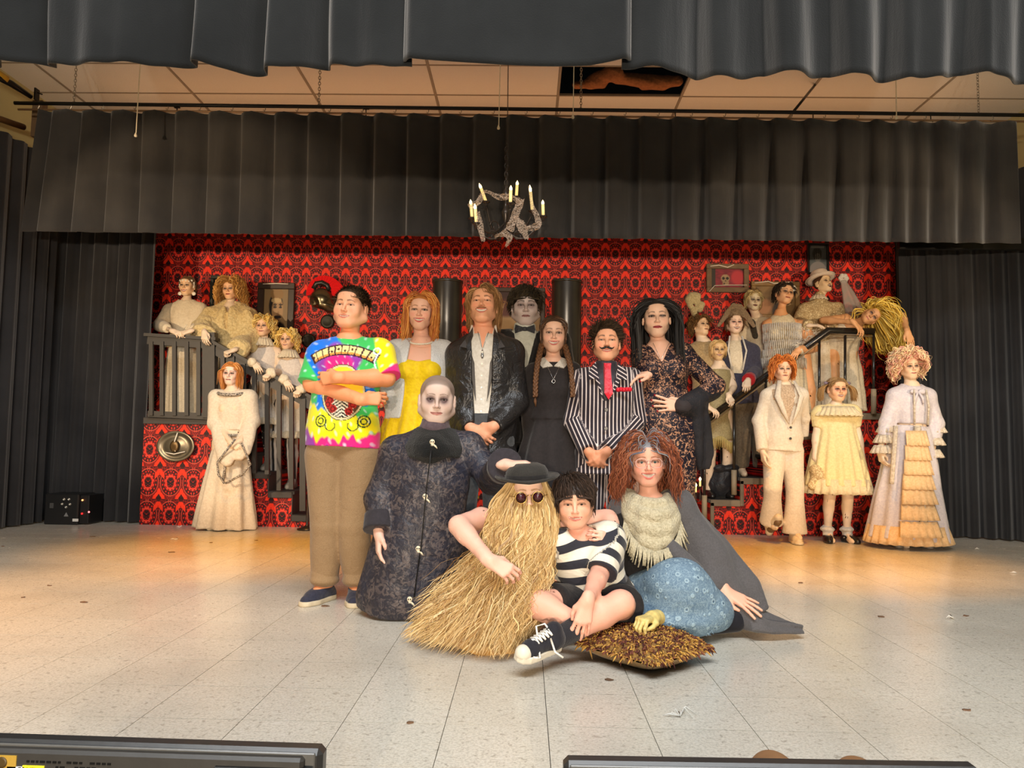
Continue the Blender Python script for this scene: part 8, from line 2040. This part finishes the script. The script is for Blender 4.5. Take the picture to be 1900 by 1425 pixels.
# 23 leaning figure with shaggy yellow wig
d = 7.72
J = Sk(k=.95, st=1.55, zf=1.17, d=d, x=P(1580, 0, d)[0])
put(J, nk=(1588, 598, -.1), pv=(1560, 690, .18), sl=(1570, 590, -.05), sr=(1612, 612, .05), el=(1526, 594, -.12), er=(1672, 590, .02), wl=(1584, 598, -.42), wr=(1680, 620, -.1), hl=(1548, 705, .15), hr=(1578, 705, .15), kl=(1548, 745, .05), kr=(1580, 745, .1), al=(1550, 770, .2), ar=(1580, 770, .2))
J.al[2] = J.ar[2] = 1.245; J.kl[2] = J.kr[2] = 1.55; J.hl[2] = J.hr[2] = 1.85; J.pv[2] = 1.86
J.er = P(1674, 586, 7.42); J.wr = P(1684, 616, 7.16); J.sr = P(1634, 600, 7.70)
H = hd(1617, 586, d - .26, .205, roll=60, pitch=-6, yaw=-8, skin=(216, 160, 110), shadow=(96, 60, 44), sh=.75, lips=(190, 110, 90), brow=(90, 60, 40), blush=0, scalp=(226, 190, 80), liner=.9, contour=.3)
p = person('person with a shaggy bright yellow wig slumped over the top of the handrail', J, H, (222, 164, 112), 'f', g=.95, bust=.8, legs=True, hands=[dict(a='l', d=(.55, -.25, -.75), n=(-.3, .6, -.4), pose='relax', s=.95), dict(a='r', d=(.12, -.35, -.9), n=(0, .9, -.2), pose='drape', s=.95)], hh=.0042, hc=.0052, h=.022)
hair(p, H, HAIRM, 1500, .22, .0036, seg=18, colors=[(238, 206, 96), (222, 184, 70), (246, 220, 124), (200, 160, 60)], vol=1.4, lift=.04, drop=.0, back=.3, wave=.030, curl=.007, curlf=50, out=.05, seed=45, wmax=.4, ymaxb=.4, flow=lambda q, N, r: (np.stack([q[:, 0] * 9, .1 + 0 * q[:, 0], .4 + 0 * q[:, 0]], 1)), avoid=lambda q: q + (H.R.T @ np.array([.0018, -.001, -.0080])))
garment(p, 'ivory_slip', top(J, 'f', 1.0, .018, hem=.1, f=0, sh=False, neck=.09, neckd=.08, tmax=.95) + [skirt(J, 1.95, 1.2, .15, .24, pleat=(8, .003, .02))], .012, IVORY, rip=.009, rs=24)

# 24 red-haired boy in white suit
d = 6.85
p, J, H = ens('red-haired boy in a white flared suit with a ruffled shirt, one hand in his pocket', 1452, 686, d, .205, zf=0, sex='m', nu=1455, sh=.165, gx=1452, j=dict(nk=(1455, 712), sl=(1424, 735), sr=(1485, 733), el=(1408, 780, .02), er=(1492, 775, .12), wl=(1415, 838, -.12), wr=(1490, 810, .2), pv=(1452, 822), hl=(1437, 838), hr=(1469, 838), kl=(1434, 905, -.1), kr=(1474, 905), al=(1430, 965, .02), ar=(1474, 985, .02)), hk=dict(skin=(238, 192, 156), yaw=-3, smile=-.1, mouthopen=.15, sh=.35, lips=(160, 90, 76), contour=.5, shadow=(140, 96, 80), scalp=(190, 100, 40), eye=1.1), hands=[dict(a='l', d=(.05, -.2, -1), n=(1, .2, 0), pose='relax')])
J.ar[2] = .075; J.al[2] = .16; hair(p, H, HAIRM, 1200, .105, .0034, seg=12, colors=[(206, 116, 48), (180, 92, 36), (226, 140, 66)], vol=.45, lift=.024, drop=.7, wmax=.125, wave=.012, curl=.005, curlf=60, seed=46)
SUIT = cloth('white_suit', srgb(228, 216, 196), srgb(212, 198, 176), wrinkle=.4)
garment(p, 'ruffled_shirt', top(J, 'm', .98, .012, hem=.1, f=0, neck=.055), .011, cloth('ruffle_shirt', srgb(216, 190, 160), srgb(170, 144, 116), scale=90, bmp=1.4), rip=.005, rs=50)
garment(p, 'suit_jacket', top(J, 'm', .96, .022, hem=-.13, flare=.02, f=1.96, sc=.014, rend=.050, neck=.085, neckd=.06) + [wedge(J.nk[0], J.nk[2] + .06, .085, J.nk[2] - .36, .0, d - .5, d + .0)], .0095, SUIT, rip=.006, seed=47)
for s in (-1, 1): strip(p, 'lapel', [J.nk + (s * .065, -.07, .02), J.nk + (s * .105, -.135, -.12), J.nk + (s * .06, -.155, -.25), J.nk + (s * .012, -.155, -.36)], [.02, .03, .022, .006], SUIT, 6, flat=.4)
garment(p, 'flared_trousers', trousers(J, .018, f=.98, flare=.045), .0095, SUIT, rip=.006, seed=48)
b = MB(); [b.lathe(J.nk + (.0, -.158 + .01 * i, -.39 - .095 * i), [(.009, .006), (.012, 0)], 10, R=R) for i in range(2)]; b.build('jacket_buttons', BLACKS, p)
WSH = plain('white_shoe', srgb(222, 206, 178), .4); shoe(p, J, 'r', WSH, (-.1, -1, 0), h=.008, sole=WSH)
a = J.al; shl = garment(p, 'raised_shoe', [cap(a + (0, .03, -.02), a + (.01, -.10, .03), .045, .042, .02), cap(a + (.01, -.10, .03), a + (.015, -.16, .07), .042, .034, .02), cap(a + (.0, .04, -.02), a + (.0, .045, -.075), .033, .034, .01)], .008, WSH, rip=0); garment(p, 'dark_sole', [cap(a + (0, -.0, -.045), a + (.015, -.155, .035), .034, .032, .01)], .009, plain('brown_leather_sole', srgb(120, 96, 70), .5), rip=0)

# 25 girl in cream dress
d = 6.95
p, J, H = ens('girl with bunches in a cream frilled dress and black strap shoes holding a bonnet', 1553, 723, d, .208, zf=0, sex='k', nu=1551, sh=.155, g=1.25, arms=1.15, j=dict(nk=(1551, 750), sl=(1523, 768), sr=(1580, 766), el=(1515, 810), er=(1592, 810), wl=(1512, 850, -.04), wr=(1600, 852, -.04)), hk=dict(skin=(240, 188, 146), smile=.5, teeth=.6, w=1.06, fat=.5, sh=.85, shadow=(150, 60, 50), lips=(140, 50, 46), scalp=(150, 116, 76)), hands=[dict(a='l', d=(.1, -.2, -1), n=(1, .2, 0), pose=GR), dict(a='r', d=(-.1, -.2, -1), n=(-1, .2, 0), pose='relax')])
hair(p, H, HAIR, 900, .075, .003, seg=7, colors=[(166, 130, 86), (140, 106, 66)], vol=0, lift=.004, drop=.25, back=.4, wmax=.075, seed=49)
for s, ex in ((-1, 1524), (1, 1578)):
    r = np.random.default_rng(50 + s); m = 220; q0 = H.L((s * .072, .0, .050)); t_ = np.linspace(0, 1, 9)[None, :, None]; dr = np.stack([s * (.055 + .030 * r.random(m)), r.uniform(-.04, .04, m), np.full(m, .01)], 1); fall = np.stack([s * r.uniform(.0, .03, m), r.uniform(-.02, .02, m), -r.uniform(.12, .17, m)], 1)
    W = q0 + dr[:, None] * np.sin(np.clip(t_ * 1.4, 0, 1) * PI / 2) + fall[:, None] * t_ ** 1.6; V, F = strands(W, .0035 * np.ones(m), 3); mk('hair_bunch', V, F, HAIR, p, col=np.repeat(S3(176, 136, 84)[None] * r.uniform(.8, 1.15, (m, 1)), 27, 0))
    b = MB(); [b.sphere(q0 + (s * .012 + .022 * e_, -.01, .012), (.020, .008, .013), 8, 6) for e_ in (-1, 1)]; b.build('ribbon_bow', plain('mauve_ribbon', srgb(120, 104, 120), .6), p, smooth=True)
DRS = cloth('cream_dress', srgb(240, 222, 166), srgb(224, 204, 146), wrinkle=.3)
garment(p, 'cream_dress', top(J, 'k', 1.28, .020, hem=.45, f=.62, sc=.040, rend=.052, neck=.06) + [skirt(J, J.pv[2] + .30, .50, .165, .285, pleat=(15, .003, .014), mid=[(.12, .175), (.5, .23)])], .009, DRS, rip=.003)
ruffle(p, 'collar_frill', J.nk + (0, -.01, -.025), .150, .125, .085, .012, 26, CREAMC, r_out=.060); ruffle(p, 'hem_frill', (J.pv[0], J.pv[1], .56), .275, .205, .13, .016, 24, CREAMC, r_out=.02)
bn = J.wl + (.02, -.06, -.13); ps = [cap(bn + (-.03, 0, .04), bn + (.03, 0, -.02), .045, .05, .03), cap(bn + (-.05, 0, -.05), bn + (-.07, .01, -.12), .03, .04, .03)]
o = thing('lace_bonnet', 'crumpled cream lace bonnet in the hand of the girl with bunches', 'bonnet', bn); blob(o, 'bonnet', ps, .008, LCE, wob=lambda q: ripples(q, .02, 40, 8))
SOCK = WHITEC
for n in 'lr':
    a = getattr(J, 'a' + n); garment(p, 'frilled_sock', [cap(a + (0, 0, .05), a + (0, -.01, -.01), .044, .042, .01), ell(a + (0, -.005, .05), (.060, .060, .026), None, .01)], .007, SOCK, rip=.006, rs=80)
    shoe(p, J, n, BLACKS, (-.25 if n == 'l' else .25, -1, 0), h=.007, top=.075); strip(p, 'shoe_strap', [a + (-.042, -.05, -.03), a + (0, -.065, .0), a + (.042, -.05, -.03)], .008, BLACKS, 6)

# 26 gown and pink wig
d = 6.72
p, J, H = ens('tall person in a pale ruffled period gown with a pink and cream curly wig', 1686, 681, d, .208, zf=0, nu=1690, sh=.17, gx=1690, j=dict(nk=(1692, 712), sl=(1661, 735), sr=(1722, 735), el=(1645, 785), er=(1738, 785), wl=(1632, 838, -.06), wr=(1728, 848, -.06)), hk=dict(skin=(240, 200, 162), roll=-4, smile=.0, sh=.6, lips=(170, 96, 84), scalp=(236, 190, 150)), hands=[dict(a='l', d=(.15, -.2, -1), n=(1, .2, 0), pose='soft'), dict(a='r', d=(-.1, -.2, -1), n=(-1, .2, 0), pose='soft')])
hair(p, H, HAIRM, 2000, .085, .0038, seg=13, colors=[(246, 214, 164), (240, 190, 150), (250, 226, 180), (236, 168, 150)], vol=.8, lift=.038, drop=.4, curl=.012, curlf=85, out=.02, wmax=.135, seed=51)
LAV = cloth('lavender_silk', srgb(222, 214, 214), srgb(202, 194, 202), rough=.45, wrinkle=.6); PCH = cloth('peach_frill', srgb(244, 208, 158), srgb(226, 186, 134), rough=.6); 
garment(p, 'period_gown', top(J, 'f', 1.02, .022, hem=.4, f=1.5, sc=.016, rend=.048, neck=.085, neckd=.06) + [loft((J.pv[0], d, J.pv[2] + .20), (P(1682, 990, d)[0], d - .02, .07), [(0, .15, .12), (.3, .22, .17), (1, .335, .26)], (1, 0, 0), .03, pleat=(11, .003, .018))], .0095, LAV, rip=.005)
LACEW = cloth('white_lace', srgb(232, 220, 200), srgb(196, 180, 156), scale=60, bmp=1.4)
for k_, (vv, w_, yy) in enumerate(((800, .085, .150), (826, .095, .17), (852, .105, .19), (878, .115, .205), (904, .125, .225), (932, .135, .24), (962, .150, .265))):
    q0 = P(1682 - k_ * 1.2, vv, d); b = MB(); n = 21; rows = 4; V = []
    for i in range(rows):
        for j in range(n):
            u = j / (n - 1) * 2 - 1; V.append((q0[0] + u * w_ * (1 + .06 * i), d - yy - .035 - .012 * i - .010 * (i / 3) * math.sin(u * 17 + k_) + .03 * u * u, q0[2] - .042 * i))
    o = mk('peach_flounce', V, [(i * n + j, i * n + j + 1, (i + 1) * n + j + 1, (i + 1) * n + j) for i in range(rows - 1) for j in range(n - 1)], PCH, p); md = o.modifiers.new('t', 'SOLIDIFY'); md.thickness = .006
strip(p, 'lace_edging', [P(1702 + .07 * (v_ - 790), v_, d - .165 - (v_ - 790) * .0007) for v_ in range(790, 975, 12)], .030, LACEW, 6, flat=.4); strip(p, 'lace_edging', [P(1662 - .07 * (v_ - 790), v_, d - .16 - (v_ - 790) * .0007) for v_ in range(790, 900, 12)], .020, LACEW, 6, flat=.4)
ruffle(p, 'hem_frill', (P(1682, 990, d)[0], d - .02, .19), .315, .245, .15, .016, 26, PCH, r_out=.035)
for n in 'lr':
    e, w = getattr(J, 'e' + n), getattr(J, 'w' + n)
    for f_, rr in ((.05, .075), (.42, .080), (.78, .085)): c0 = e + (w - e) * f_; ruffle(p, 'sleeve_frill', c0, rr * .62, rr * .62, .07, .010, 12, LACEW, r_out=.028)
b = MB(); c0 = J.nk + (-.01, -.125, -.075)
for s in (-1, 1): b.sphere(c0 + (s * .035, 0, 0), (.036, .012, .022), 10, 6); b.tube([c0, c0 + (s * .03, -.01, -.06), c0 + (s * .035, -.01, -.11)], [.008, .012, .006], 5)
b.build('satin_bow', LAV, p, smooth=True)
for s in (-1, 1): strip(p, 'bodice_lace', [J.nk + (s * .05, -.135, -.06), J.nk + (s * .06, -.155, -.2), J.nk + (s * .055, -.14, -.36)], .009, LACEW, 5)
[shoe(p, J, n, plain('grey_slipper', srgb(140, 132, 124), .5), (-.5 if n == 'l' else -.1, -1, 0), h=.009, low=1) for n in 'lr']
